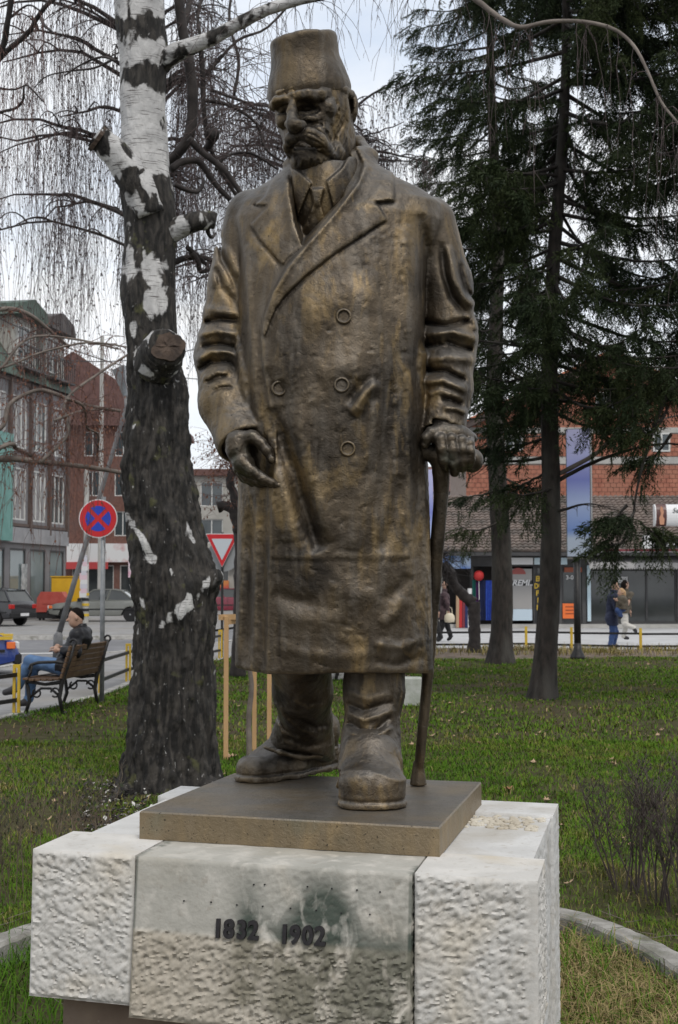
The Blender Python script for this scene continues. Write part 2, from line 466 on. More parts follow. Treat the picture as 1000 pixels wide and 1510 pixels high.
gx = np.concatenate([np.arange(-9.4, -2.5, .35), np.arange(-2.5, 2.5, .07), np.arange(2.5, 26.2, .4)])
gy = np.concatenate([np.arange(-3, 4.2, .4), np.arange(4.2, 8, .07), np.arange(8, 14, .2), np.arange(14, 33.3, .35), [33.25]])
X_, Y_ = np.meshgrid(gx, gy, indexing='ij')
Z_ = lawn_h(X_, Y_)
nx_, ny_ = X_.shape
I_ = (np.arange(nx_ - 1)[:, None] * ny_ + np.arange(ny_ - 1)[None, :]).ravel()
F_ = np.stack([I_, I_ + ny_, I_ + ny_ + 1, I_ + 1], 1)
cxm = (X_[:-1, :-1] + X_[1:, 1:]) / 2; cym = (Y_[:-1, :-1] + Y_[1:, 1:]) / 2
keep = in_poly(cxm, cym, LAWN).ravel()
M_EARTH = pmat('lawn_earth', (0.045, 0.044, 0.020), (0.070, 0.064, 0.034), rough=1.0, spec=.05, scale=5, c3=(0.075, 0.055, 0.038), s3=.9, bump=.6, bscale=30, lo=.4, hi=.6)
link('lawn', np.stack([X_.ravel(), Y_.ravel(), Z_.ravel()], 1), F_[keep], M_EARTH, smooth=True, kind='structure')
M_DIRT = pmat('bare_earth', (0.115, 0.085, 0.062), (0.17, 0.13, 0.10), rough=1.0, scale=8, c3=(0.07, 0.055, 0.04), s3=3, bump=.8, bscale=30)
dx_ = np.arange(-2.2, 26, .25); V = []; 
for k, x in enumerate(dx_):
    e = .35 * math.sin(x * 1.3) + .25 * math.sin(x * 3.1)
    for j, y in enumerate((29.6 + e, 30.4, 31.2, 32.0, 32.7, 33.2)):
        V.append((x, y, (-.02 if j == 0 else .05 + .03 * math.sin(x * 2 + j * 2.2)) if j < 5 else .0))
F = [(k * 6 + j, (k + 1) * 6 + j, (k + 1) * 6 + j + 1, k * 6 + j + 1) for k in range(len(dx_) - 1) for j in range(5)]
link('earth_strip', V, F, M_DIRT, kind='structure')
# low concrete ring round the monument: one kerb thing of curved stones
ring = thing('edging_kerb', 'weathered concrete edging that curves around the stone pedestal', 'edging', (0, 5.3, 0))
def catmull(pts, n):
    o = []
    pts = [Vector((*p, 0)) if len(p) == 2 else Vector(p) for p in pts]
    for i in range(len(pts) - 1):
        p0 = pts[max(0, i - 1)]; p1 = pts[i]; p2 = pts[i + 1]; p3 = pts[min(len(pts) - 1, i + 2)]
        for k in range(n):
            t = k / n; o.append(0.5 * ((2 * p1) + (p2 - p0) * t + (2 * p0 - 5 * p1 + 4 * p2 - p3) * t * t + (3 * p1 - p0 - 3 * p2 + p3) * t ** 3))
    o.append(pts[-1]); return o
rc = catmull(RING, 12)
per = 14
for s0 in range(0, len(rc) - 1, per):
    seg = rc[s0:s0 + per + 1]
    if len(seg) < 3: continue
    V = []; F = []
    for i, p in enumerate(seg):
        d = (seg[min(i + 1, len(seg) - 1)] - seg[max(i - 1, 0)]).normalized(); n_ = Vector((-d.y, d.x, 0))
        sh = (.004 * d) if i == 0 else ((-.004 * d) if i == len(seg) - 1 else Vector())
        jit = [rnd.uniform(-.0022, .0022) for _ in range(4)]
        wv = .062
        for (a, z, c) in ((-wv, -.25, 0), (-wv, .035 + jit[0], 0), (-wv + .012, .05 + jit[1], 0), (wv - .014, .05 + jit[2], 0), (wv, .034 + jit[3], 0), (wv, -.25, 0)):
            V.append(p + n_ * a + Vector((0, 0, z)) + sh)
        if i: F += [((i - 1) * 6 + k, (i - 1) * 6 + k + 1, i * 6 + k + 1, i * 6 + k) for k in range(5)]
    m = (len(seg) - 1) * 6
    F += [tuple(range(6)), tuple(range(m + 5, m - 1, -1))]
    link('edging_stone', V, F, M_OLDK, ring, True)
# ================================================================== buildings
M_GLASS = pmat('window_glass', (0.035, 0.045, 0.05), (0.06, 0.075, 0.08), rough=0.06, spec=.8, scale=.6)
M_GLASS2 = pmat('shop_glass', (0.03, 0.035, 0.036), (0.055, 0.06, 0.06), rough=0.05, spec=.7, scale=.9)
M_WHITE = pmat('white_paint', (0.62, 0.62, 0.60), (0.52, 0.52, 0.50), rough=.6, scale=2)
M_DARKM = pmat('dark_metal', (0.03, 0.03, 0.032), (0.045, 0.043, 0.043), rough=.5, scale=8)
M_BRICK = pmat('hollow_brick', (0.29, 0.108, 0.07), (0.40, 0.165, 0.108), rough=.9, scale=3.2, detail=2, c3=(0.33, 0.15, 0.10), s3=.8, bump=.3)
M_MORT = pmat('mortar', (0.33, 0.25, 0.21), (0.40, 0.33, 0.29), rough=.95, scale=4)
M_CONC = pmat('concrete', (0.34, 0.33, 0.31), (0.42, 0.41, 0.385), rough=.9, scale=3)
M_TILE = pmat('old_roof_tile', (0.115, 0.088, 0.075), (0.185, 0.145, 0.122), rough=.85, scale=4, detail=2, c3=(0.08, 0.068, 0.058), s3=1.2)
M_CREAM = pmat('cream_render', (0.38, 0.365, 0.335), (0.31, 0.30, 0.27), rough=.9, scale=1.2)
M_GREY = pmat('grey_render', (0.21, 0.205, 0.21), (0.16, 0.155, 0.16), rough=.9, scale=1.0)
M_BROWNF = pmat('brown_fin', (0.075, 0.052, 0.045), (0.11, 0.078, 0.066), rough=.7, scale=2)
M_CURT = pmat('net_curtain', (0.32, 0.31, 0.31), (0.17, 0.165, 0.165), rough=.9, scale=9, stretch=(6, 6, .3))
M_GREENT = pmat('green_shingle', (0.055, 0.085, 0.065), (0.09, 0.12, 0.10), rough=.8, scale=5)
M_BRROOF = pmat('brown_red_roof', (0.095, 0.046, 0.04), (0.14, 0.072, 0.062), rough=.8, scale=2.5)
M_OBRK = pmat('small_brick', (0.30, 0.11, 0.075), (0.40, 0.17, 0.12), rough=.9, scale=5)
def win(par, x, z, w_, h_, y=0.0, frame=M_WHITE, pane=M_GLASS, nx=2, nz=1, t=.06, d=.06, _c={}):
    """window centred at x, sill at z in its building's frame, facade facing -y"""
    key = (round(w_, 2), round(h_, 2), nx, nz, frame.name, pane.name, t)
    if key in _c:
        f0, p0 = _c[key]
        f = f0.copy(); COL.objects.link(f); f.parent = par; f.location = (x, y, z)
        p = p0.copy(); COL.objects.link(p); p.parent = f; return f
    m = MB(); a = w_ / 2
    m.box(-a, a, -d, d, 0, t); m.box(-a, a, -d, d, h_ - t, h_); m.box(-a, -a + t, -d + .002, d, t, h_ - t); m.box(a - t, a, -d + .002, d, t, h_ - t)
    for i in range(1, nx): q = -a + w_ * i / nx; m.box(q - t / 2, q + t / 2, -d + .004, d, t, h_ - t)
    for i in range(1, nz): q = h_ * i / nz; m.box(-a + t, a - t, -d + .006, d - .002, q - t / 2, q + t / 2)
    f = m.build('window', frame, par); f.location = (x, y, z)
    p = MB().box(-a + t * .5, a - t * .5, -.01, .01, t * .5, h_ - t * .5).build('pane', pane, f)
    _c[key] = (f, p); return f
def wall_open(name, par, x0, x1, z0, z1, ops, mat, y=0.0, depth=.22, thick=.3):
    """wall facing -y with real openings (xa, xb, za, zb)"""
    xs = sorted({x0, x1} | {min(max(v, x0), x1) for o in ops for v in o[:2]}); zs = sorted({z0, z1} | {min(max(v, z0), z1) for o in ops for v in o[2:]})
    m = MB()
    for a, b in zip(xs[:-1], xs[1:]):
        for c, e in zip(zs[:-1], zs[1:]):
            mx_, mz = (a + b) / 2, (c + e) / 2
            if any(o[0] < mx_ < o[1] and o[2] < mz < o[3] for o in ops): continue
            m.add([(a, y, c), (b, y, c), (b, y, e), (a, y, e)], [(0, 1, 2, 3)])
    for a, b, c, e in ops:
        q = y + depth
        m.add([(a, y, c), (b, y, c), (b, y, e), (a, y, e), (a, q, c), (b, q, c), (b, q, e), (a, q, e)], [(0, 4, 5, 1), (1, 5, 6, 2), (2, 6, 7, 3), (3, 7, 4, 0)])
    return m.build(name, mat, par)
def text_obj(s, size, mat, par=None, loc=(0, 0, 0), rot=(math.pi / 2, 0, 0), ext=.01, off=0.0, bold=0.0, name='lettering', shear=0.0, res=3, sx=1.0):
    c = bpy.data.curves.new('t', 'FONT'); c.body = s; c.size = size; c.extrude = ext; c.offset = bold; c.align_x = 'CENTER'; c.align_y = 'CENTER'; c.shear = shear; c.resolution_u = res
    o = bpy.data.objects.new('t', c); COL.objects.link(o)
    dg = bpy.context.evaluated_depsgraph_get(); me = bpy.data.meshes.new_from_object(o.evaluated_get(dg)); me.name = name
    bpy.data.objects.remove(o); me.materials.clear(); me.materials.append(mat)
    o = bpy.data.objects.new(name, me); COL.objects.link(o)
    if par: o.parent = par
    o.location = loc; o.rotation_euler = rot; o.scale = (sx, 1, 1)
    return o

# ---- A: long three-storey building on the left, its facade running away from the camera
fa = Vector((-16.65, 52.2)); fb = Vector((-13.55, 67.3)); LA = (fb - fa).length
bA = thing('corner_building', 'long grey building with glazed ground floor, dark fins and green mansard roof on the left', 'building', (*fa, -0.05), math.atan2((fb - fa).y, (fb - fa).x))
# local x runs away from the camera; the facade must face the street (towards +X world = local -y)
nb = 7; bw = LA / nb
ops = []
for i in range(nb): ops.append((i * bw + .25, (i + 1) * bw - .25, .55, 3.3))
for fl in (0, 1):
    for i in range(nb):
        ops.append((i * bw + .32, (i + 1) * bw - .32, 4.6 + fl * 3.3, 7.0 + fl * 3.3))
wall_open('wall', bA, 0, LA, 0, 11.1, ops, M_GREY, depth=.12)
MB().box(0, LA, .6, 12, 0, 11.1).build('core', M_GREY, bA)
MB().box(-.02, LA, -.15, .0, 3.55, 4.25).build('canopy_band', pmat('pale_band', (0.30, .30, .31), (.23, .23, .24), scale=2), bA)
M_GRN = pmat('teal_panel', (0.10, .25, .22), (.14, .30, .27), scale=2, rough=.5)
M_SHOPG = pmat('pale_shop_glass', (0.13, .165, .17), (.20, .24, .245), rough=.08, spec=.8, scale=.5)
for i in range(nb):
    x = (i + .5) * bw
    win(bA, x, .55, bw - .5, 2.75, .07, M_DARKM, M_SHOPG, 1, 1, .09)
    for fl in (0, 1):
        win(bA, x, 4.6 + fl * 3.3, bw - .64, 2.4, .07, M_WHITE, M_CURT if (i + fl) % 3 else M_GLASS, 3, 1, .07)
for i in range(nb + 1):
    x = min(max(i * bw, .06), LA - .06)
    MB().box(x - .09, x + .09, -.16, .0, 4.0, 11.0).build('fin', M_BROWNF, bA)
for z in (4.3, 7.45, 10.85):
    MB().box(0, LA, -.09, -.004, z, z + .14).build('rail_band', M_BROWNF, bA)
MB().box(6.4, 8.7, -.30, -.2, 3.6, 8.4).build('teal_panel', M_GRN, bA)
MB().box(10.3, 10.9, -.02, .02, 1.1, 2.6).build('poster', pmat('poster_paper', (0.5, .52, .52), (.12, .14, .15), scale=3, rough=.5), bA)
for z in (1.0, 4.6, 7.9):
    for y in (2.6, 5.6, 8.6):
        f = win(bA, 0, z, 1.5, 2.0, 0, M_WHITE, M_GLASS, 2, 1, .07); f.location = (-.04, y, z); f.rotation_euler = (0, 0, -math.pi / 2)
# mansard and dormers
m = MB(); m.add([(0, -.3, 11.1), (LA, -.3, 11.1), (LA, 1.6, 14.0), (0, 1.6, 14.0), (0, 12, 11.1), (LA, 12, 11.1), (0, 11, 14), (LA, 11, 14)], [(0, 1, 2, 3), (3, 2, 7, 6), (0, 3, 6, 4), (1, 5, 7, 2)]); m.build('roof', pmat('dark_roof', (.06, .055, .055), (.10, .085, .08), scale=2, rough=.8), bA)
for k in range(9):
    z = 11.1 + k * .322; y = -.33 + k * .211
    MB().add([(0, y, z), (LA, y, z), (LA, y + .2, z + .33), (0, y + .2, z + .33), (0, y, z - .05), (LA, y, z - .05)], [(0, 1, 2, 3), (4, 5, 1, 0)]).build('shingle_course', M_GREENT, bA)
for i, x in enumerate((10.6, 13.9, 5.0)):
    MB().box(x - 1.25, x + 1.25, .1, 2.4, 11.4, 14.0).build('dormer', M_CREAM, bA)
    m = MB(); m.prism([(x - 1.6, 13.95), (x + 1.6, 13.95), (x + 1.35, 14.5), (x, 14.9), (x - 1.35, 14.5)], -.4, 3.4); m.build('dormer_roof', M_GREENT if i == 0 else pmat('dark_roof', (.06, .055, .055)), bA)
    win(bA, x - .3, 11.9, 1.3, 1.7, .06, M_WHITE, M_GLASS, 2, 1)
    m = MB()
    for q in range(11): m.box(x - 1.25 + q * .25 - .02, x - 1.25 + q * .25 + .02, -.5, -.46, 11.6, 12.55)
    m.box(x - 1.3, x + 1.3, -.52, -.44, 12.55, 12.62); m.box(x - 1.3, x + 1.3, -.55, .1, 11.5, 11.6); m.build('balcony_railing', M_DARKM, bA)
# ---- B: brown-roofed brick house beyond, face towards the camera
bB = thing('brick_house', 'tall brown brick house with steep reddish roof beyond the leaning street lamp', 'building', (-18.5, 88, -.05), 0)
ops = [(a, a + 1.1, z, z + 1.6) for z in (4.8, 7.4, 10.0) for a in (1.9, 3.9, 5.9)] + [(1.2, 3.9, .3, 2.9), (4.3, 7.2, .3, 2.9)]
wall_open('wall', bB, 0, 7.6, 0, 12.2, ops, pmat('brown_brick', (.11, .052, .04), (.17, .082, .062), scale=6, rough=.9, c3=(.12, .07, .06), s3=1))
MB().box(0, 7.6, .5, 10, 0, 12.2).build('core', M_BROWNF, bB)
for o in ops[:9]: win(bB, (o[0] + o[1]) / 2, o[2], 1.1, 1.6, .12)
for o in ops[9:]: win(bB, (o[0] + o[1]) / 2, o[2], o[1] - o[0], 2.6, .12, M_WHITE, M_GLASS2, 3, 1)
m = MB(); m.prism([(-.6, 12.0), (8.0, 11.9), (7.9, 12.4), (1.2, 16.8), (-.6, 15.6)], -.5, 10.4); m.build('roof', M_BRROOF, bB)
MB().box(.9, 4.9, -.35, -.01, 3.1, 4.3).build('shop_sign', pmat('white_sign', (.62, .62, .62), (.5, .3, .3), scale=1.2, lo=.55, hi=.7), bB)
MB().box(.9, 3.6, -.5, -.36, 2.65, 3.1).build('shop_sign', pmat('red_sign', (.42, .05, .05), rough=.5), bB)
MB().box(5.1, 7.5, -.35, -.01, 3.5, 4.3).build('shop_sign', M_CREAM, bB)
MB().box(4.9, 6.8, -.4, -.1, 2.1, 3.4).build('shop_sign', pmat('pink_sign', (.62, .36, .46), (.62, .55, .58), scale=2, lo=.45, hi=.6), bB)
# ---- C: white block seen between the birch and the coat
bC = thing('white_house', 'white rendered house with shop signs seen between birch trunk and statue', 'building', (-9.4, 84, -.05), 0)
ops = [(a, a + 1.4, z, z + 1.5) for z in (4.2, 6.5) for a in (.8, 3.2, 5.6, 8.0)] + [(.3, 2.6, .2, 2.7), (3.0, 5.6, .2, 2.7), (6.2, 9.2, .2, 2.7)]
wall_open('wall', bC, 0, 10, 0, 8.4, ops, M_CREAM)
MB().box(0, 10, .5, 9, 0, 8.4).build('core', M_CREAM, bC)
for o in ops[:8]: win(bC, (o[0] + o[1]) / 2, o[2], 1.4, 1.5, .12)
for o in ops[8:]: win(bC, (o[0] + o[1]) / 2, o[2], o[1] - o[0], 2.5, .12, M_WHITE, M_GLASS2, 2, 1)
MB().box(-.2, 10.2, -.3, 9.2, 8.4, 8.8).build('roof', M_BRROOF, bC)
MB().box(.2, 5.8, -.4, -.02, 2.75, 3.5).build('shop_sign', M_DARKM, bC)
MB().box(1.6, 2.6, -.3, -.05, .4, 1.9).build('banner', pmat('red_banner', (.45, .08, .05), (.55, .25, .05), scale=2), bC)
MB().box(.7, 1.4, -.3, -.05, .4, 2.4).build('banner', pmat('violet_banner', (.12, .06, .40), rough=.5), bC)
# plain row further back that closes the street
for i, (x, y, w_, h_, mt) in enumerate(((-2.0, 100, 12, 8.5, M_GREY),)):
    b = thing('terrace_house', ['grey terrace house closing the street behind the statue', 'pale terrace house far to the left of the street', 'cream terrace house behind the brick gable'][i], 'building', (x, y, -.05), 0)
    ops = [(a, a + 1.2, z, z + 1.5) for z in (1.2, 4.2, 6.6)[:3 if h_ > 8.2 else 2] for a in np.arange(1.2, w_ - 2, 2.6)]
    ops = [o for o in ops if o[3] < h_ - .3]
    wall_open('wall', b, 0, w_, 0, h_, ops, mt); MB().box(0, w_, .5, 8, 0, h_).build('core', mt, b)
    for o in ops: win(b, (o[0] + o[1]) / 2, o[2], 1.2, 1.5, .12)
    m = MB(); m.prism([(-.4, h_), (8.4, h_), (4, h_ + 2.2)], -.4, w_ + .4, 'x'); m.build('roof', M_BRROOF, b)

# ---- D: unfinished brick gable house behind the shops
Yb = 62.0; sb = Yb / FPX
zv = lambda v, Y=Yb: EYE + (HZ - v) * Y / FPX
xu = lambda u, Y=Yb: (u - 500) * Y / FPX
bD = thing('brick_gable_house', 'unfinished house of bare orange hollow bricks with concrete bands behind the shops', 'building', (xu(688), Yb, -.05), 0)
x0 = 0; x1 = xu(1120) - xu(688); ap = xu(900) - xu(688); ze = zv(628); za = zv(528)
bands = [zv(682), zv(672)], [zv(742), zv(735)], [ze - .25, ze]
opsD = [(xu(745) - xu(688), xu(772) - xu(688), zv(662), zv(640)), (xu(965) - xu(688), xu(990) - xu(688), zv(664), zv(636)), (xu(880) - xu(688), xu(912) - xu(688), zv(610), zv(575))]
MB().prism([(x0, 0), (x1, 0), (x1, ze), (ap, za), (x0, ze)], .06, 9).build('wall', M_MORT, bD)
V = []; F = []
bh, bl = .205, .27
z = 2.2; row = 0
def top_at(x): return ze + (za - ze) * (x / ap) if x < ap else ze + (za - ze) * (x1 - x) / (x1 - ap)
while z < za:
    off = (row % 2) * bl / 2
    x = -off
    while x < x1:
        xa, xb = max(x + .009, 0), min(x + bl - .009, x1)
        if xb - xa > .05 and z + bh < min(top_at(xa), top_at(xb)) and not any(a[0] < z + bh / 2 < a[1] for a in bands) and not any(o[0] < (xa + xb) / 2 < o[1] and o[2] < z + bh / 2 < o[3] for o in opsD):
            n = len(V); y = rnd.uniform(-.008, .008); za_, zb_ = z + .009, z + bh - .009
            V += [(xa, y, za_), (xb, y, za_), (xb, y, zb_), (xa, y, zb_), (xa, .07, za_), (xb, .07, za_), (xb, .07, zb_), (xa, .07, zb_)]
            F += [(n, n + 1, n + 2, n + 3), (n, n + 4, n + 5, n + 1), (n + 1, n + 5, n + 6, n + 2), (n + 2, n + 6, n + 7, n + 3), (n + 3, n + 7, n + 4, n)]
        x += bl
    z += bh; row += 1
link('bricks', V, F, M_BRICK, bD, kind='stuff')
for a, b in bands: MB().box(-.03, x1 + .03, -.03, .05, a, b).build('concrete_band', M_CONC, bD)
for o in opsD:
    win(bD, (o[0] + o[1]) / 2, o[2], o[1] - o[0], o[3] - o[2], .0, M_WHITE, M_GLASS, 2, 1, .07, .05)
m = MB(); q = .3
m.prism([(x0 - .9, ze - .55), (ap, za + .02), (ap, za + .32), (x0 - .9, ze - .25)], -.7, 9.2); m.build('roof', pmat('dark_eaves', (.055, .04, .035), (.09, .06, .05), scale=3), bD)
m = MB(); m.prism([(x1 + .9, ze - .55), (x1 + .9, ze - .25), (ap + .003, za + .32), (ap + .003, za + .02)], -.7, 9.2); m.build('roof', MATS['dark_eaves'], bD)
for sgn in (0, 1):       # ridge tiles along the verge
    a = Vector((ap, 0, za + .36)); b = Vector((x0 - .9, 0, ze - .21)) if sgn == 0 else Vector((x1 + .9, 0, ze - .21))
    n = int((b - a).length / .35); m = MB()
    for i in range(n):
        p = a.lerp(b, i / n); r_ = a.lerp(b, (i + .96) / n); m.beam(p + Vector((0, -.6, 0)), r_ + Vector((0, -.6, .03)), .3, .1)
    m.build('verge_tiles', pmat('orange_tile', (.46, .16, .08), (.36, .12, .06), scale=4), bD, kind='stuff')
# ---- E: low row of shops under a brown tiled roof
Ys = 51.0; xs_ = lambda u: xu(u, Ys) - xu(646, Ys); zs_ = lambda v: EYE + (HZ - v) * Ys / FPX
bE = thing('shop_row', 'low row of shops under a brown tiled roof across the square', 'building', (xu(646, Ys), Ys, -.02), 0)
xe = xs_(1150)
zt = 2.95
opsE = [(xs_(650), xs_(694), .12, 2.35), (xs_(698), xs_(742), .12, 2.3), (xs_(750), xs_(786), .15, 2.3), (xs_(790), xs_(824), .12, 2.3), (xs_(828), xs_(858), .12, 2.3), (xs_(864), xs_(998), .18, 2.2), (xs_(1006), xs_(1140), .18, 2.2)]
wall_open('wall', bE, 0, xe, 0, zt, opsE, pmat('shop_wall', (.05, .05, .052), (.09, .087, .085), scale=2), depth=.5)
MB().box(.1, xe - .1, 1.6, 6, 0, zt).build('shop_interior', pmat('dark_interior', (.03, .028, .028), (.06, .05, .045), scale=1.5), bE)
MB().box(.003, .16, -.06, 1.5, 0, zt).build('end_wall', M_CREAM, bE)
for i, o in enumerate(opsE[3:]):
    win(bE, (o[0] + o[1]) / 2, o[2], o[1] - o[0], o[3] - o[2], .12, M_DARKM, M_GLASS2, (1, 1, 3, 3)[i], 1, .07)
# tiled roof: lapped rows of curved tiles
Ye, Yr = -0.9, 5.2; ze_, zr_ = zs_(813), EYE + (HZ - 731) * (Ys + 5.2) / FPX
L_ = math.hypot(Yr - Ye, zr_ - ze_); nrow = 21; cd_ = np.array([0, (Yr - Ye) / L_, (zr_ - ze_) / L_]); nm = np.array([0, -cd_[2], cd_[1]])
tw = .215; ntile = int((xe + .5) / tw); V = []; F = []
for r0 in range(nrow):
    lift = .05
    p0 = np.array([0, Ye, ze_]) + cd_ * (L_ * r0 / nrow); p1 = np.array([0, Ye, ze_]) + cd_ * (L_ * (r0 + 1.0) / nrow)
    for k in range(ntile):
        x = -.3 + k * tw; j = rnd.uniform(-.006, .006); n = len(V)
        for (pp, lf) in ((p0, lift), (p1, .006)):
            for q in range(5):
                t = q / 4; V.append(tuple(pp + np.array([x + t * tw * .98, 0, 0]) + nm * (lf + j + .045 * math.sin(t * math.pi) ** 1.0 - .0)))
        for q in range(5):
            t = q / 4; V.append(tuple(p0 + np.array([x + t * tw * .98, 0, 0]) + nm * (j - .02 + .0)))
        F += [(n + q, n + q + 1, n + q + 6, n + q + 5) for q in range(4)] + [(n + 10 + q, n + 11 + q, n + q + 1, n + q) for q in range(4)]
rf = MB().prism([(Ye, ze_ - .16), (Yr, zr_ - .05), (Yr + 4, ze_ + .2), (Yr + 4, ze_ - .2)], -.3, xe + .25, 'x').build('roof', M_DARKM, bE)
link('roof_tiles', V, F, M_TILE, rf, kind='stuff')
MB().box(-.3, xe + .2, Ye - .12, Ye + .05, ze_ - .17, ze_ - .04).build('gutter', M_DARKM, bE)
# signs and fittings
M_LB = pmat('pale_blue_sign', (.45, .58, .66), (.55, .66, .70), scale=1, rough=.4); M_WS = pmat('sign_white', (.66, .66, .66), rough=.45)
M_BLUE = pmat('royal_blue_cloth', (.02, .05, .34), (.03, .09, .42), scale=8, rough=.9); M_NAVY = pmat('navy_cloth', (.012, .02, .075), (.02, .03, .10), scale=8, rough=.9)
M_RED = pmat('red_cloth', (.42, .02, .02), rough=.7); M_TEAL = pmat('teal_cloth', (.02, .17, .14), rough=.8); M_PURP = pmat('purple_cloth', (.12, .03, .16), rough=.8)
M_YEL = pmat('yellow_paint', (.62, .42, .03), (.52, .34, .03), scale=6, rough=.5); M_ORG = pmat('orange_card', (.75, .16, .03), rough=.5)
M_BLK = pmat('black_sign', (.012, .012, .014), rough=.35)
def flat(name, par, ua, ub, va, vb, y, mat, d=.03): return MB().box(xs_(ua), xs_(ub), y - d, y, zs_(vb), zs_(va)).build(name, mat, par)
aw = flat('awning', bE, 648, 692, 806, 838, -.55, pmat('blue_awning', (.10, .20, .50), (.42, .52, .66), scale=.9, rough=.6, lo=.45, hi=.62))
flat('sign_board', bE, 748, 832, 812, 819, -.32, M_WS, .08); flat('sign_board', bE, 748, 784, 822, 832, -.30, M_WS, .05); flat('sign_board', bE, 786, 834, 822, 832, -.30, M_LB, .05); flat('sign_board', bE, 834, 860, 814, 824, -.3, M_CREAM, .1)
flat('poster_panel', bE, 752, 784, 838, 855, .0, pmat('grey_poster', (.30, .29, .28), rough=.5)); flat('poster_panel', bE, 752, 784, 863, 897, -.0, pmat('grey_poster', (.30, .29, .28), rough=.5)); flat('poster_panel', bE, 752, 784, 897.3, 914, -.0, pmat('ice_poster', (.48, .58, .66), rough=.5)); flat('poster_panel', bE, 752, 784, 855.4, 862.7, .0, M_BLK)
m = MB(); c = (xs_(764), zs_(846)); m.prism([(c[0] + .28 * math.cos(a * math.pi / 12), c[1] + .24 * math.sin(a * math.pi / 12)) for a in range(0, 13)], -.05, -.034); m.build('red_roundel', pmat('dull_red', (.30, .07, .06), rough=.5), bE)
text_obj('KREMI..', .30, M_WS, bE, (xs_(766), -.045, zs_(859)), ext=.006, bold=.008, shear=.25)
for i, s_ in enumerate(('EL', 'DO', 'FL', 'F', 'D', 'I')):
    text_obj(s_, .27, M_YEL, bE, (xs_(793.5), -.03, zs_(853 + i * 10.6)), ext=.01, bold=.010, sx=.75)
flat('sign_strip', bE, 788, 800, 845, 918, -.002, M_BLK, .02)
flat('door_notice', bE, 829, 850, 889, 911, .02, M_ORG); flat('door_notice', bE, 832, 858, 836, 843, .02, pmat('dark_orange', (.28, .07, .03), rough=.5))
for k in range(3): flat('notice_line', bE, 833, 847, 893 + k * 5, 894.4 + k * 5, -.02, pmat('brown_ink', (.30, .06, .02)), .006)
text_obj('3-07', .22, M_WS, bE, (xs_(842), .02, zs_(851)), ext=.005, bold=.004)
flat('window_notice', bE, 911, 925, 850, 859, .03, M_WS)
text_obj('SALDO', .13, M_BLK, bE, (xs_(918), -.005, zs_(853)), ext=.004); text_obj('20-70%', .10, M_BLK, bE, (xs_(918), -.005, zs_(857)), ext=.004)
flat('white_jamb', bE, 865, 870, 833, 915, -.02, M_LB, .08); flat('glass_band', bE, 872, 996, 851, 857, .55, M_BLK); flat('glass_band', bE, 872, 996, 874, 880, .55, M_BLK)
m = MB(); xa, xb = xs_(862), xs_(1004)
m.add([(xa, -.05, 2.72), (xb, -.05, 2.72), (xb, -.95, 2.42), (xa, -.95, 2.42), (xa, -.05, 2.66), (xb, -.05, 2.66), (xb, -.95, 2.36), (xa, -.95, 2.36)], [(0, 1, 2, 3), (7, 6, 5, 4), (0, 3, 7, 4), (1, 5, 6, 2)])
ns = 40
for k in range(ns):
    a = xa + (xb - xa) * k / ns; b = xa + (xb - xa) * (k + 1) / ns; c_ = (a + b) / 2
    m.add([(a, -.955, 2.42), (b, -.955, 2.42), (b, -.955, 2.24), (c_, -.955, 2.17), (a, -.955, 2.24), (a, -.935, 2.42), (b, -.935, 2.42), (b, -.935, 2.24), (c_, -.935, 2.17), (a, -.935, 2.24)], [(4, 3, 2, 1, 0), (5, 6, 7, 8, 9), (4, 9, 8, 3), (3, 8, 7, 2)])
m.build('awning', pmat('grey_awning', (.30, .29, .29), (.38, .37, .36), scale=2, rough=.8), bE)
MB().box(xs_(858), xs_(1006), -1.0, -.06, 2.74, 2.84).build('awning_cassette', M_WS, bE); MB().box(xs_(858), xs_(1006), -1.02, -.04, 2.845, 2.92).build('red_trim', pmat('maroon', (.16, .02, .03), rough=.4), bE)
MB().box(.2, xe, -.25, -.002, 0, .14).build('step', M_CONC, bE)
# fabric rolls and cloths in front of the draper's door: loose goods, each on its own
gl = [('fabric_roll', 'tan fabric roll leaning by the shop door', 674, 868, 918, .07, pmat('tan_cloth', (.38, .26, .16))), ('fabric_roll', 'bright red fabric roll leaning by the shop door', 678, 868, 918, .07, M_RED), ('fabric_roll', 'dark wine red fabric roll leaning beside the bright red one', 682.5, 870, 918, .07, pmat('wine_cloth', (.16, .02, .03))),
      ('fabric_roll', 'black fabric roll leaning left of the white roll', 686.5, 870, 918, .07, M_NAVY), ('fabric_roll', 'tall white fabric roll standing by the shop door', 691.5, 862, 919, .085, M_WS)]
for nm_, lab, u, va, vb, r_, mt in gl:
    b = G(u, 925); g = tag(MB().tube([(0, 0, 0.0), (.02, .05, (vb - va) * Ys / FPX)], r_, 10).build(nm_, mt), lab, 'fabric roll', 'fabric rolls outside the draper')
    g.location = (xu(u, Ys - .35), Ys - .45, 0.0)
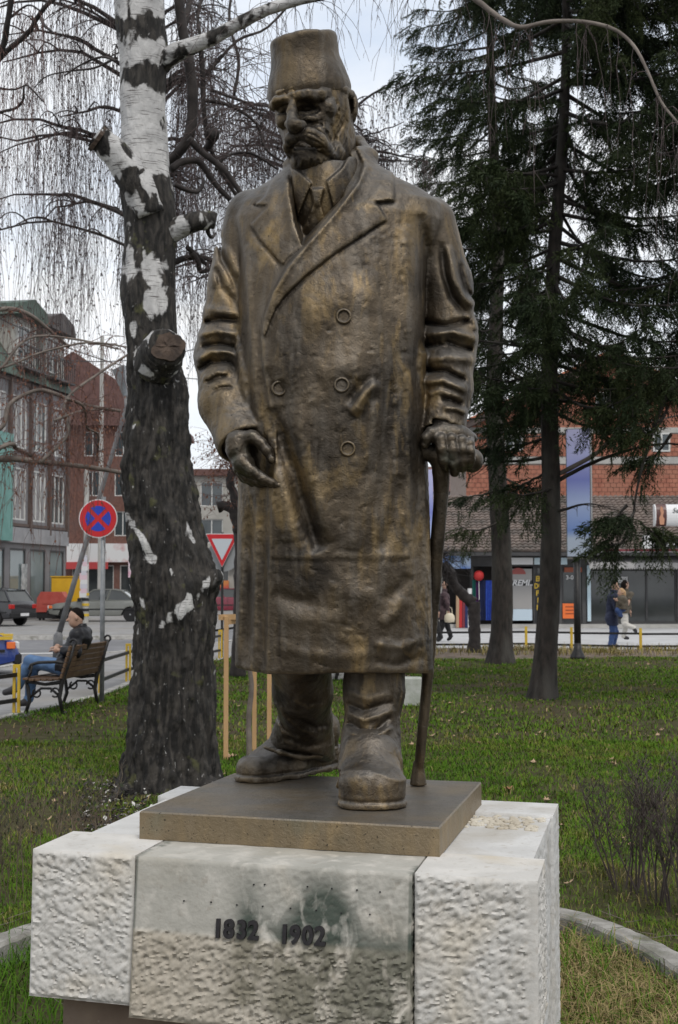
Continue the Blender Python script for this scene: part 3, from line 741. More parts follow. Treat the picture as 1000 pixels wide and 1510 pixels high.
for u, va, vb, r_, mt, lab in ((698.5, 855, 912, .06, M_TEAL, 'teal cloth hanging at the draper door'), (703, 858, 912, .05, M_PURP, 'purple cloth hanging at the draper door'), (711, 856, 914, .09, M_NAVY, 'dark navy cloth hanging at the draper door'), (720, 856, 914, .11, M_BLUE, 'royal blue cloth hanging at the draper door'), (735, 858, 914, .10, M_BLUE, 'blue cloth hanging right beside the thick spruce trunk')):
    V = []; F = []; n = 14
    for i in range(n + 1):
        a = -r_ * 1.3 + 2.6 * r_ * i / n; y = .05 * math.sin(i * 1.9)
        V += [(a * .8, y * .5, (HZ - va) * Ys / FPX + EYE), (a, y, (HZ - vb) * Ys / FPX + EYE), (a * .8, y * .5 + .02, (HZ - va) * Ys / FPX + EYE), (a, y + .02, (HZ - vb) * Ys / FPX + EYE)]
    for i in range(n): k = i * 4; F += [(k, k + 4, k + 5, k + 1), (k + 2, k + 3, k + 7, k + 6), (k, k + 2, k + 6, k + 4)]
    o = tag(link('hanging_cloth', V, F, mt), lab, 'cloth', 'cloths hanging outside the draper'); o.location = (xu(u, Ys - .3), Ys - .4, 0)
ball = tag(MB().lathe([(0.001, -.2), (.1, -.17), (.17, -.1), (.19, 0), (.17, .1), (.1, .17), (.001, .2)], 14).build('balloon', M_RED, smooth=True), 'round red balloon above the draper cloths', 'balloon'); ball.location = (xu(704, Ys), Ys - .5, zs_(849))
MB().tube([(0, 0, -.2), (.01, 0, -.9)], .012, 5).build('string', M_WS, ball)
# signs standing on the roof edge
rs = thing('light_box', 'rounded white advertising light box with portrait and heart above the shops', 'sign', (xu(965, 49.6), 49.6, 2.9), 0)
wl = 2.4; n = 12
m = MB(); V = []
pr = [(.0 - .22 * math.cos(t), .40 + .40 * math.sin(t)) for t in np.linspace(-math.pi / 2, math.pi / 2, 13)]
zb0 = EYE + (HZ - 776) * 49.6 / FPX - 2.9
m.prism([(a, b + zb0) for a, b in pr] + [(.15, .8 + zb0), (.15, zb0)], 0, wl, 'x'); m.build('housing', M_WS, rs)
m = MB(); m.prism([(a - .006, b + zb0) for a, b in pr], .04, .42, 'x'); m.build('portrait_panel', pmat('portrait_dark', (.08, .03, .025), rough=.4), rs)
m = MB(); m.prism([(.16, .05), (.31, .05), (.33, .25), (.27, .36), (.31, .5), (.27, .68), (.2, .72), (.17, .6), (.2, .42), (.14, .3)], -.236, -.228); o = m.build('portrait_figure', pmat('skin_print', (.45, .22, .13), rough=.5), rs); o.location = (0, 0, zb0)
text_obj('Sese', .26, M_BLK, rs, (.85, -.225, zb0 + .56), ext=.004, shear=.3)
m = MB(); m.prism([(.0, -.16), (.16, .02), (.12, .12), (.04, .12), (0, .06), (-.04, .12), (-.12, .12), (-.16, .02)], -.232, -.222); o = m.build('heart', pmat('heart_red', (.55, .02, .03), rough=.4), rs); o.location = (1.02, 0, zb0 + .26)
MB().box(.3, .36, -.02, .04, -.1, zb0 + .1).build('bracket', M_DARKM, rs); MB().box(1.9, 1.96, -.02, .04, -.1, zb0 + .1).build('bracket', M_DARKM, rs)
js = thing('fascia_sign', 'black shop fascia sign with white capital letters under the light box', 'sign', (xu(976, 49.5), 49.5, 2.9), 0)
MB().box(0, 1.7, 0, .08, .02, .48).build('board', M_BLK, js); text_obj('JC', .36, M_WS, js, (.36, -.012, .26), ext=.006, bold=.004); text_obj('TIME', .2, M_WS, js, (1.0, -.012, .22), ext=.006)
ps = thing('fascia_sign', 'pale fascia panel with small black figure left of the black fascia sign', 'sign', (xu(948, 49.5), 49.5, 2.9), 0)
MB().box(0, .32, 0, .08, .02, .5).build('board', M_WS, ps); MB().box(.33, .68, .0, .08, .02, .48).build('board', M_GREY, ps)
MB().prism([(.42, .02), (.58, .02), (.53, .2), (.54, .3), (.5, .42), (.46, .3), (.47, .2)], -.012, -.002).build('black_figure', M_BLK, ps)
M_WIRE = pmat('cable', (.03, .03, .03), rough=.6)
for a, b, c, lab in ((P(0, 470, 40), P(330, 560, 60), .5, 'black overhead cable over the left street'), (P(0, 520, 42), P(330, 500, 62), .6, 'black overhead cable crossing below the other over the left street'), (P(560, 640, 34), P(1010, 610, 40), .35, 'black overhead cable behind the spruces')):
    pts = [a.lerp(b, t / 20) - Vector((0, 0, c * 4 * (t / 20) * (1 - t / 20))) for t in range(21)]
    tag(MB().tube(pts, .02, 5).build('overhead_cable', M_WIRE), lab, 'cable', 'overhead cables')
# ================================================================== trees
def tubes(polys, n=3, taper=True):
    """many thin branches -> one vertex/face array; polys: list of (points Nx3, r0, r1)"""
    V = []; F = []; base = 0
    ang = np.arange(n) * 2 * math.pi / n; ca, sa = np.cos(ang), np.sin(ang)
    for pts, r0, r1 in polys:
        p = np.asarray(pts, float); m = len(p)
        d = np.gradient(p, axis=0); d /= np.linalg.norm(d, axis=1)[:, None] + 1e-9
        ref = np.where(np.abs(d[:, 2:3]) > .9, np.array([[1., 0, 0]]), np.array([[0, 0, 1.]]))
        x = np.cross(d, ref); x /= np.linalg.norm(x, axis=1)[:, None] + 1e-9; y = np.cross(d, x)
        r_ = np.linspace(r0, r1, m)[:, None, None]
        v = p[:, None, :] + (x[:, None, :] * ca[None, :, None] + y[:, None, :] * sa[None, :, None]) * r_
        V.append(v.reshape(-1, 3))
        i = np.arange(m - 1)[:, None] * n; k = np.arange(n)[None, :]; k2 = (k + 1) % n
        F.append(np.stack([i + k, i + k2, i + k2 + n, i + k + n], -1).reshape(-1, 4) + base); base += m * n
    return np.concatenate(V), np.concatenate(F)
def wig(a, b, n, amp, sag=0.0):
    a = np.array(a, float); b = np.array(b, float); t = np.linspace(0, 1, n)[:, None]
    p = a + (b - a) * t; q = NR.randn(n, 3) * amp; q[0] = 0
    q = np.cumsum(q, 0) * .5
    p = p + q * np.sin(np.clip(t * 2.2, 0, 1.57)); p[:, 2:3] -= sag * 4 * t * (1 - t); return p
def bark_mat(name, birch=True):
    m = bpy.data.materials.new(name); m.use_nodes = True; n, l = rampmix(m); b = n['Principled BSDF']; b.inputs['Roughness'].default_value = .88
    tc = n.new('ShaderNodeTexCoord')
    def noise(sc, det=5, st=(1, 1, 1), dist=0, typ='ShaderNodeTexNoise'):
        mp = n.new('ShaderNodeMapping'); mp.inputs['Scale'].default_value = st; l(tc.outputs['Object'], mp.inputs[0]); a = n.new(typ); a.inputs['Scale'].default_value = sc; a.inputs['Detail'].default_value = det; a.inputs['Distortion'].default_value = dist; l(mp.outputs[0], a.inputs[0]); return a.outputs[0]
    def ramp(s_, p0, p1, a, bb): r_ = n.new('ShaderNodeValToRGB'); e = r_.color_ramp.elements; e[0].position = p0; e[1].position = p1; e[0].color = (*a, 1); e[1].color = (*bb, 1); l(s_, r_.inputs[0]); return r_.outputs[0]
    def mix(f, a, bb):
        x = n.new('ShaderNodeMix'); x.data_type = 'RGBA'; l(f, x.inputs[0])
        for i, s_ in ((6, a), (7, bb)):
            if isinstance(s_, tuple): x.inputs[i].default_value = (*s_, 1)
            else: l(s_, x.inputs[i])
        return x.outputs[2]
    dark = ramp(noise(26, 9, (1, 1, .26), .5), .42, .64, (.006, .005, .004), (.046, .040, .034))
    dark = mix(ramp(noise(3, 5), .55, .7, (0, 0, 0), (.5, .5, .5)), dark, (.035, .032, .028))
    dark = mix(ramp(noise(7, 6), .62, .70, (0, 0, 0), (.8, .8, .8)), dark, (.075, .075, .028))
    wht = ramp(noise(5, 6), .35, .7, (.36, .355, .35), (.58, .57, .555))
    lent = ramp(noise(16, 4, (.5, .5, 7.0)), .58, .64, (0, 0, 0), (.9, .9, .9)); wht = mix(lent, wht, (.10, .09, .085))
    at = n.new('ShaderNodeAttribute'); at.attribute_name = 'white'
    ad = n.new('ShaderNodeMath'); ad.operation = 'MULTIPLY_ADD'; ad.inputs[1].default_value = 1.7; l(noise(8, 8, (1, 1, .75), .5), ad.inputs[0]); l(at.outputs['Fac'], ad.inputs[2])
    sb = n.new('ShaderNodeMath'); sb.operation = 'SUBTRACT'; sb.inputs[1].default_value = .5; l(ad.outputs[0], sb.inputs[0])
    f = ramp(sb.outputs[0], .57, .68, (0, 0, 0), (1, 1, 1))
    fl = n.new('ShaderNodeMath'); fl.operation = 'MULTIPLY'; l(ramp(noise(34, 5, (1, 1, .5), .3), .66, .70, (0, 0, 0), (.8, .8, .8)), fl.inputs[0]); l(ramp(noise(4, 3), .45, .6, (0, 0, 0), (1, 1, 1)), fl.inputs[1]); dark = mix(fl.outputs[0], dark, (.38, .37, .36))
    col = mix(f, dark, wht)
    geo = n.new('ShaderNodeNewGeometry'); col = mix(ramp(geo.outputs['Pointiness'], .40, .49, (.8, .8, .8), (0, 0, 0)), col, (.012, .011, .010))
    l(col, b.inputs['Base Color'])
    bu = n.new('ShaderNodeBump'); bu.inputs['Strength'].default_value = .9; bu.inputs['Distance'].default_value = .02; l(noise(26, 7, (1, 1, .45), .5), bu.inputs['Height']); l(bu.outputs[0], b.inputs['Normal'])
    return m
M_BIRCH = bark_mat('birch_bark')
M_TWIG = pmat('birch_twig', (.060, .040, .038), (.10, .072, .068), rough=.8, scale=5)
M_TWIGD = pmat('dark_branch', (.018, .014, .013), (.045, .037, .034), rough=.85, scale=9, bump=.5)
M_TWIGL = pmat('pale_branch', (.20, .17, .145), (.10, .082, .07), rough=.85, scale=6, bump=.4)
M_CUT = pmat('sawn_wood', (.035, .024, .018), (.085, .058, .042), rough=.9, scale=14, bump=.8, bscale=30)
M_DLEAF = pmat('withered_leaf', (.16, .065, .04), (.26, .12, .07), rough=.9, scale=9)
YB = 10.2
def trunk_loft(prof, Yd, nang, dz, furrow, name, mat, root, white=None, zmin=-.1, knots=(), depth_dy=None, seed=0.0):
    """prof: (v, left, right) photo outline at depth Yd"""
    z = []; cx = []; r_ = []
    for v, a, b in prof:
        p = P(a, v, Yd); q = P(b, v, Yd); z.append(p.z); cx.append((p.x + q.x) / 2); r_.append((q.x - p.x) / 2)
    o = np.argsort(z); z = np.array(z)[o]; cx = np.array(cx)[o]; r_ = np.array(r_)[o]
    zs = np.arange(zmin, z[-1], dz); C = np.interp(zs, z, cx); Rr = np.interp(zs, z, r_)
    k = np.ones(9) / 9; Cp = np.convolve(np.pad(C, 4, 'edge'), k, 'valid'); Rp = np.convolve(np.pad(Rr, 4, 'edge'), k, 'valid')
    A = np.linspace(0, 2 * math.pi, nang, endpoint=False)
    ZZ, AA = np.meshgrid(zs, A, indexing='ij'); CC = Cp[:, None]; RR = Rp[:, None]
    cy = Yd + (depth_dy(zs)[:, None] if depth_dy is not None else 0)
    lobes = .05 * np.sin(AA * 3 + seed) + .035 * np.sin(AA * 5 + 1.3 + ZZ * .8)
    flare = np.exp(-np.maximum(ZZ, 0) / .16) * (.04 + .12 * np.maximum(0, np.sin(AA * 4 + .6)) + .08 * np.sin(AA * 7))
    r0 = RR * (.965 + lobes * .4 + flare)
    X = CC + r0 * np.cos(AA); Y = cy + r0 * np.sin(AA) * .95
    fu = furrow(ZZ)
    n1 = fbm(X * 13 + seed, Y * 13, ZZ * 2.6, 3, .55); n1 = 1 - np.abs(n1 - .5) * 6
    n2 = fbm(X * 45, Y * 45, ZZ * 22 + seed, 3, .6) - .5
    n3 = fbm(X * 5, Y * 5, ZZ * 2.5 + 4, 2) - .5
    crack = np.maximum(0, 1 - np.abs(((ZZ * 9 + 2.5 * vnoise(X * 9, Y * 9, ZZ * 3)) % 1) - .5) * 9) * .5
    dr = (np.clip(n1, -1, 1) * -.028 + n2 * .022 - crack * .008) * fu + n3 * .06 * (0.4 + .6 * fu) + n2 * .004
    for (ku, kv, kr, kh) in knots:
        p = P(ku, kv, Yd); d2 = ((X - p.x) ** 2 + (ZZ - p.z) ** 2) / kr ** 2; dr = dr + kh * np.exp(-d2) * (np.sin(AA) < .3)
    r1 = r0 + dr
    X = CC + r1 * np.cos(AA); Y = cy + r1 * np.sin(AA) * .95
    V = np.stack([X.ravel(), Y.ravel(), ZZ.ravel()], 1)
    m, n = X.shape; I = (np.arange(m - 1)[:, None] * n); K = np.arange(n)[None, :]; K2 = (K + 1) % n
    F = np.stack([I + K, I + K2, I + K2 + n, I + K + n], -1).reshape(-1, 4)
    at = {'white': white(V, AA.ravel()) if white else np.zeros(len(V))}
    return link(name, V, F, mat, root, True, True, attrs=at)
def limb(name, pxs, rad_px, Ys, mat, root, white=None, n=14, sub=5, bump=.12, kind=None, world_pts=None, cut=None):
    pts = world_pts or [P(u, v, y) for (u, v), y in zip(pxs, Ys)]
    pts = [Vector(p) for p in pts]
    rads = [r * (y if world_pts is None else 1) / (FPX if world_pts is None else 1) for r, y in zip(rad_px, Ys)]
    cp = catmull(pts, sub); rr = np.interp(np.linspace(0, 1, len(cp)), np.linspace(0, 1, len(rads)), rads)
    m = MB(); m.tube(cp, list(rr), n, cap=True)
    V = np.array([tuple(v) for v in m.v]); Cn = np.repeat(np.array([tuple(p) for p in cp]), n, 0); rv = np.repeat(rr, n)
    D = V - Cn; q = fbm(V[:, 0] * 30, V[:, 1] * 30, V[:, 2] * 30, 3) - .5; V = V + D * (q * bump * 6 * .5)[:, None]
    at = {'white': np.full(len(V), white if white is not None else 0.0)}
    return link(name, V, m.f, mat, root, True, True, attrs=at, kind=kind)

# ---- the old birch
bz = G(248, 1178)
birch = thing('birch_tree', 'old leaning birch with black furrowed base, white upper bark and sawn stubs', 'tree', (bz.x, YB, 0), 0)
BP = [(1200, 160, 332), (1175, 168, 325), (1150, 172, 325), (1100, 182, 324), (1050, 188, 323), (1000, 191, 321), (950, 194, 321), (900, 193, 322), (870, 190, 324), (850, 188, 322), (820, 186, 314), (790, 184, 306), (750, 182, 296), (720, 180, 289), (690, 178, 285), (650, 180, 283), (620, 184, 282), (590, 188, 281), (560, 189, 277), (530, 188, 268),
      (500, 186, 263), (470, 182, 261), (445, 176, 260), (430, 175, 260), (410, 178, 260), (380, 180, 261), (350, 184, 262), (320, 182, 262), (290, 176, 258), (260, 174, 253), (230, 178, 250), (190, 178, 248), (150, 176, 247), (110, 175, 247), (80, 172, 249), (40, 168, 246), (0, 165, 244), (-60, 162, 240), (-140, 158, 234), (-260, 156, 226)]
WM = Relief(140, -260, 360, 1240)
WM.A[:] = -.05
WM.A += .52 * (1 - sstep(220, 330, WM.VV)) - .10 * sstep(470, 560, WM.VV) - .06 * sstep(700, 900, WM.VV)
for pts, w_, a_ in [([(180, 45), (245, 40)], 20, -.45), ([(205, 110), (240, 118)], 17, -.5), ([(195, 60), (190, 90)], 6, -.2), ([(215, 160), (215, 200)], 26, .20), ([(180, 220), (205, 260), (230, 320)], 8, -.35), ([(225, 250), (245, 300)], 9, -.25), ([(232, 340), (250, 360)], 14, -.45), ([(185, 300), (205, 345)], 12, -.3),
                    ([(222, 395), (232, 440)], 20, .50), ([(192, 330), (190, 400)], 8, .38), ([(200, 200), (208, 268)], 14, .1), ([(197, 480), (202, 535)], 7, .38), ([(196, 600), (192, 650)], 5, .25), ([(222, 500), (230, 530)], 4, .3), ([(252, 520), (262, 560)], 9, .35),
                    ([(188, 762), (206, 790), (226, 822)], 9, .75), ([(236, 922), (268, 895), (300, 866), (316, 850)], 12, .62), ([(262, 915), (285, 895)], 6, .3), ([(191, 860), (196, 895), (204, 935)], 4, .55), ([(206, 880), (214, 900)], 5, .5), ([(200, 985), (202, 1030)], 5, .40), ([(274, 760), (286, 800)], 5, .5), ([(252, 840), (256, 850)], 4, .5), ([(195, 1110), (193, 1150)], 3.5, .35), ([(218, 935), (222, 960)], 5, .25), ([(232, 860), (236, 890)], 6, .35)]:
    WM.stroke(pts, w_, a_ * (.80 if a_ > .3 and pts[0][1] > 600 else 1), taper=False)
def wfn(V, A): return WM.at((V[:, 0], V[:, 1], V[:, 2])) + .5 * 0
trunk_loft(BP, YB, 132, .0165, lambda z: .18 + .95 * (1 - sstep(2.9, 4.0, z)), 'trunk', M_BIRCH, birch, wfn,
           knots=[(205, 800, .09, .03), (270, 900, .10, .035), (245, 510, .10, .03), (316, 850, .10, .02), (300, 860, .10, .03)], seed=2.0)
def cut_disc(name, c, nrm, r_, root, th=.02, sy=1.0):
    c = Vector(c); nrm = Vector(nrm).normalized(); x = nrm.cross(Vector((0, 0, 1))).normalized(); y = nrm.cross(x)
    n = 26; rr = [r_ * (1 + rnd.uniform(-.10, .10)) for _ in range(n)]
    V = [c]; F = []
    for ring in (1, .7, .35):
        for k in range(n): t = 2 * math.pi * k / n; V.append(c + (x * math.cos(t) + y * math.sin(t) * sy) * rr[k] * ring + nrm * (th * (1 - ring) * rnd.uniform(-.4, .4)))
    for k in range(n): t = 2 * math.pi * k / n; V.append(c + (x * math.cos(t) + y * math.sin(t) * sy) * rr[k] - nrm * .03)
    for k in range(n):
        k2 = (k + 1) % n
        F += [(1 + k, 1 + n + k, 1 + n + k2, 1 + k2), (1 + n + k, 1 + 2 * n + k, 1 + 2 * n + k2, 1 + n + k2), (1 + 2 * n + k, 0, 1 + 2 * n + k2), (1 + 3 * n + k, 1 + k, 1 + k2, 1 + 3 * n + k2)]
    return link(name, V, F, M_CUT, root, True)
s_ = YB / FPX
limb('stub', [(222, 318), (200, 270), (178, 235), (160, 216), (142, 200)], [24, 26, 22, 21, 20], [YB - .12, YB - .15, YB - .2, YB - .22, YB - .25], M_BIRCH, birch, .25, 18)
cut_disc('sawn_face', P(141, 203, YB - .27), (-.75, -.35, .5), 19 * s_, birch)
limb('stub', [(230, 540), (240, 518), (246, 512)], [34, 32, 27], [YB - .12, YB - .30, YB - .42], M_BIRCH, birch, .10, 18)
cut_disc('sawn_face', P(247, 511, YB - .44), (.15, -1, .12), 25 * s_, birch, .03, .82)
limb('stub', [(240, 350), (262, 337), (285, 328), (305, 324), (318, 326)], [20, 17, 15, 14, 12], [YB, YB - .05, YB - .1, YB - .12, YB - .12], M_BIRCH, birch, .22, 14)
limb('stub', [(280, 884), (300, 866), (316, 852), (322, 848)], [22, 20, 15, 9], [YB - .05, YB - .1, YB - .15, YB - .18], M_BIRCH, birch, .10, 14)
E_ = [(228, 100), (262, 76), (300, 62), (340, 42), (385, 18), (430, 3), (500, -12), (600, -26), (672, -22), (705, 2), (740, 28), (768, 40), (810, 32), (860, 32), (905, 43), (935, 68), (955, 105), (975, 150), (1003, 185), (1040, 230)]
ER = [18, 14, 11.5, 10, 9, 8, 7, 6, 5, 4.5, 4, 3.6, 3.2, 3, 2.8, 2.6, 2.3, 2, 1.7, 1.2]
EY = list(np.linspace(YB, 8.6, len(E_)))
limb('limb', E_[:7], ER[:7], EY[:7], M_BIRCH, birch, .34, 12); limb('limb', E_[6:], ER[6:], EY[6:], M_TWIGL, birch, 0, 8)
for pts, r0, r1, dy in [([(258, -60), (264, 0), (270, 50), (280, 98), (284, 150), (279, 198), (264, 224), (248, 238)], 8, 8, .35), ([(270, 50), (276, 20), (287, -30)], 5.5, 4, .5), ([(296, 66), (299, 110), (300, 150), (306, 200), (320, 240), (348, 288)], 4.4, 3, .6), ([(278, 205), (300, 226), (330, 250), (352, 280), (380, 318)], 5.5, 4, .4),
                        ([(252, 250), (270, 238), (292, 238), (304, 252), (318, 272), (340, 295)], 6, 4, .5), ([(306, 200), (318, 196), (308, 215), (300, 224)], 8, 5, .55), ([(300, 148), (340, 156), (378, 182), (392, 220), (420, 240)], 3, 1.6, .6), ([(258, 272), (275, 280), (293, 282), (300, 268), (298, 262)], 4, 2.5, .2), ([(300, 66), (292, 25), (308, -40)], 3, 2, .7),
                        ([(255, 388), (275, 380), (300, 380), (318, 384), (340, 372)], 5, 3.5, .1), ([(282, 372), (292, 385), (296, 400), (312, 396), (332, 386)], 4.5, 3, .05), ([(276, 365), (290, 376), (306, 392)], 4, 3, .0), ([(310, 328), (306, 340), (312, 350), (318, 344)], 4, 2, -.1), ([(318, 250), (335, 230), (370, 226), (410, 250)], 2.6, 1.5, .7), ([(345, 140), (352, 90), (338, 30), (345, -30)], 2.6, 2, .8),
                        ([(305, 110), (350, 60), (395, 40), (450, -20)], 2.6, 1.6, .7), ([(310, 132), (360, 150), (400, 158)], 2.5, 1.5, .9), ([(172, 90), (150, 84), (120, 95), (95, 112)], 2.4, 1.0, -.1), ([(172, 85), (140, 100), (110, 104), (70, 112), (50, 130)], 2.0, .8, .3)]:
    Ys_ = [YB + dy + .3 * i / len(pts) for i in range(len(pts))]
    limb('limb', pts, list(np.linspace(r0, r1, len(pts))), Ys_, M_TWIGD, birch, 0, 7, 4)
# fine twigs of the birch: wandering twigs and hanging strands along its limbs
def strands(src, n, ln, r0=.0045, spread=.35, side=.5, segs=9, lean=0.0, twl=3, twn=.22):
    out = []
    for i in range(n):
        p = np.array(src(rnd.random()), float); L__ = rnd.uniform(*ln); a = rnd.uniform(0, 6.283); o = spread * rnd.random()
        h = np.array([math.cos(a), math.sin(a), 0]) * o + np.array([lean, 0, 0]); t = np.linspace(0, 1, segs)[:, None]
        w_ = NR.randn(segs, 3) * .012 * L__; w_[:, 2] = 0; w_ = np.cumsum(w_, 0)
        up = rnd.uniform(0, .12)
        q = p + h * np.sqrt(t) + np.array([0, 0, 1.]) * (up * np.sin(t * 3.14) - L__ * t ** 1.25) + w_
        out.append((q, r0, r0 * .45))
        for k in range(twl):
            j = rnd.randrange(1, segs - 1); s0 = q[j]; a = rnd.uniform(0, 6.283); l2 = L__ * twn * rnd.uniform(.4, 1.2); e = s0 + np.array([math.cos(a) * l2 * .4, math.sin(a) * l2 * .4, -l2])
            out.append((np.array([s0, (s0 + e) / 2 + np.array([math.cos(a), math.sin(a), 0]) * l2 * .12, e]), r0 * .7, r0 * .4))
    return out
def along(poly):
    p = np.array([tuple(x) for x in poly], float)
    def f(t): t = t * (len(p) - 1); i = min(int(t), len(p) - 2); return p[i] + (p[i + 1] - p[i]) * (t - i)
    return f
E3 = [P(u, v, y) for (u, v), y in zip(E_, EY)]
tw = strands(along(E3[9:]), 36, (.25, 1.3), .0028, .2) + strands(along(E3[3:9]), 60, (.2, .8), .0026, .5)
def scrub(src, n, ln, r0, tip=.0012, up=0.0, droop=.3):
    """irregular forking twigs"""
    out = []
    for i in range(n):
        p = np.array(src(rnd.random()), float); a = rnd.uniform(0, 6.283); e = rnd.uniform(-.6, .9) + up; L__ = rnd.uniform(*ln)
        d = np.array([math.cos(a) * math.cos(e), math.sin(a) * math.cos(e), math.sin(e)]); q = wig(p, p + d * L__, 7, .028 * L__ * 1.6, -.0); q[:, 2] -= droop * L__ * np.linspace(0, 1, 7) ** 2
        out.append((q, r0, tip))
        for k in range(4):
            j = rnd.randrange(1, 6); a = rnd.uniform(0, 6.283); l2 = L__ * rnd.uniform(.25, .6); e2 = q[j] + np.array([math.cos(a) * l2 * .7, math.sin(a) * l2 * .7, -l2 * rnd.uniform(-.2, .9)])
            out.append((wig(q[j], e2, 4, .03 * l2), r0 * .55, tip))
    return out
mid = [P(u, v, YB + .7) for u, v in ((285, 0), (300, 90), (320, 160), (300, 220), (345, 270), (380, 180), (360, 90), (300, 60))]
tw += scrub(along(mid), 130, (.3, 1.0), .0042)
V, F = tubes(tw, 3); link('twigs', V, F, M_TWIG, birch, True, kind='stuff')
tw = scrub(along([P(u, v, YB + .1) for u, v in ((262, 380), (340, 380), (300, 400), (270, 360))]), 30, (.1, .45), .004)
V, F = tubes(tw, 3); link('twigs', V, F, M_TWIG, birch, True, kind='stuff')
# roots and bark litter at the left foot
for pts, r_ in (([(205, 1165), (180, 1178), (150, 1196), (120, 1212)], (22, 16, 11, 5)), ([(300, 1160), (325, 1172), (350, 1182)], (20, 14, 6)), ([(230, 1172), (215, 1190), (195, 1205)], (22, 15, 8))):
    limb('root', pts, list(r_), [YB - .15, YB - .35, YB - .65, YB - .95][:len(pts)], M_BIRCH, birch, -.05, 12, 5, .3)

# ---- weeping birches behind
def weeping(name, lab, u0, Y, hv, reach, nl, ns, ln, seed, lo_v, leftbias=0.0, r0=.005):
    rnd.seed(seed); g = (u0 - 500) * Y / FPX; H_ = EYE + (HZ - hv) * Y / FPX
    t = thing(name, lab, 'tree', (g, Y, 0), 0, 'weeping birches behind the statue')
    tp = [Vector((g, Y, -.1)), Vector((g + .1, Y, H_ * .3)), Vector((g - .05, Y + .1, H_ * .6)), Vector((g + .1, Y, H_ * .85)), Vector((g, Y, H_))]
    limb('trunk', None, [.20, .17, .13, .08, .03], [1] * 5, M_BIRCH, t, .3, 12, 6, .15, world_pts=tp)
    z_lo = EYE + (HZ - lo_v) * Y / FPX; st = []; br = []
    for i in range(nl):
        a = rnd.uniform(0, 6.283); z0_ = rnd.uniform(z_lo * .75, H_ * .93); L__ = reach * rnd.uniform(.55, 1.05); 
        c_ = np.array([math.cos(a) + leftbias, math.sin(a) * .7, 0]); st0 = np.array([g, Y, z0_])
        tt_ = np.linspace(0, 1, 9)[:, None]
        q = st0 + c_ * L__ * tt_ + np.array([0, 0, 1.]) * (L__ * (.75 * tt_ - .62 * tt_ ** 2.2)) + np.cumsum(NR.randn(9, 3) * .05, 0) * tt_
        br.append((q, .035 * rnd.uniform(.6, 1.2), .008))
        for k in range(5):
            j = rnd.randrange(2, 8); a2 = a + rnd.uniform(-1.3, 1.3); l2 = L__ * rnd.uniform(.25, .5); c2 = np.array([math.cos(a2), math.sin(a2), 0])
            t2 = np.linspace(0, 1, 6)[:, None]; q2 = q[j] + c2 * l2 * t2 + np.array([0, 0, 1.]) * (l2 * (.5 * t2 - .7 * t2 ** 2)); br.append((q2, .012, .005))
            st += strands(along(q2), int(ns * .14), ln, r0, .25, twl=4)
        st += strands(along(q[3:]), int(ns * .3), ln, r0, .3, twl=4)
    V, F = tubes(br, 5); link('branches', V, F, M_TWIGD, t, True, kind='stuff')
    V, F = tubes(st, 3); link('hanging_twigs', V, F, M_TWIG, t, True, kind='stuff')
    # buds and catkins
    q = []
    for pts, a, b in st[::2]:
        for _ in range(3):
            p = pts[rnd.randrange(len(pts))]; q.append(p + np.array([rnd.uniform(-.01, .01), rnd.uniform(-.01, .01), -.01]))
    q = np.array(q); n = len(q); s_ = .006 * Y / 16
    off = np.array([[-1, 0, 0], [1, 0, 0], [0, 1, -2.5], [0, -.6, 1.2]]) * s_
    V = (q[:, None, :] + off[None] * NR.uniform(.6, 1.5, (n, 1, 1))).reshape(-1, 3); I = np.arange(n)[:, None] * 4
    F = np.concatenate([I + np.array([[0, 1, 2]]), I + np.array([[0, 3, 1]]), I + np.array([[0, 2, 3]]), I + np.array([[1, 3, 2]])])
    link('catkins', V, F, M_TWIG, t, True, kind='stuff')
weeping('weeping_birch', 'weeping birch with curtains of hanging twigs just left of the old birch trunk', 218, 17.5, -160, 1.75, 29, 35, (1.0, 2.7), 5, 230, -.45, r0=.0036)
weeping('weeping_birch', 'weeping birch whose twigs hang left of the fez, behind the statue', 440, 20.0, 60, 1.7, 30, 34, (.6, 1.7), 9, 240, -.25, r0=.0036)
weeping('weeping_birch', 'weeping birch whose twigs show between the fez and the spruces', 500, 22.5, 100, 1.35, 24, 30, (.5, 1.3), 14, 250, .45, r0=.004)

# ---- bare tree at the left edge: dark upper boughs, pale lower boughs with withered leaves
rnd.seed(3)
bt = thing('bare_tree', 'bare tree beyond the left edge, pale low boughs and withered leaves before the buildings', 'tree', (-4.6, 13.5, 0), 0)
tp = [Vector(p) for p in ((-4.6, 13.5, -.1), (-4.65, 13.5, 1.5), (-4.55, 13.5, 3.0), (-4.6, 13.4, 5.0), (-4.5, 13.3, 7.5))]
limb('trunk', None, [.19, .16, .15, .11, .06], [1] * 5, M_TWIGD, bt, 0, 12, 5, .15, world_pts=tp)
def pb(pts, Ya, Yb_): return [P(u, v, Ya + (Yb_ - Ya) * i / (len(pts) - 1)) for i, (u, v) in enumerate(pts)]
upl = [([(-178, 300), (-60, 165), (0, 86), (40, 50), (58, 22), (80, -2), (130, -30)], 4.6, 3), ([(-178, 380), (-60, 200), (0, 80), (11, 35), (20, -20)], 5.5, 4), ([(58, 22), (66, 38), (76, 46)], 3, .8), ([(-170, 260), (-60, 190), (0, 166), (22, 160), (34, 148), (38, 125), (64, 150)], 3, 1), ([(0, 130), (20, 132), (38, 126)], 1.8, 1), ([(10, 30), (40, 8), (58, 15)], 1.8, 1.2)]
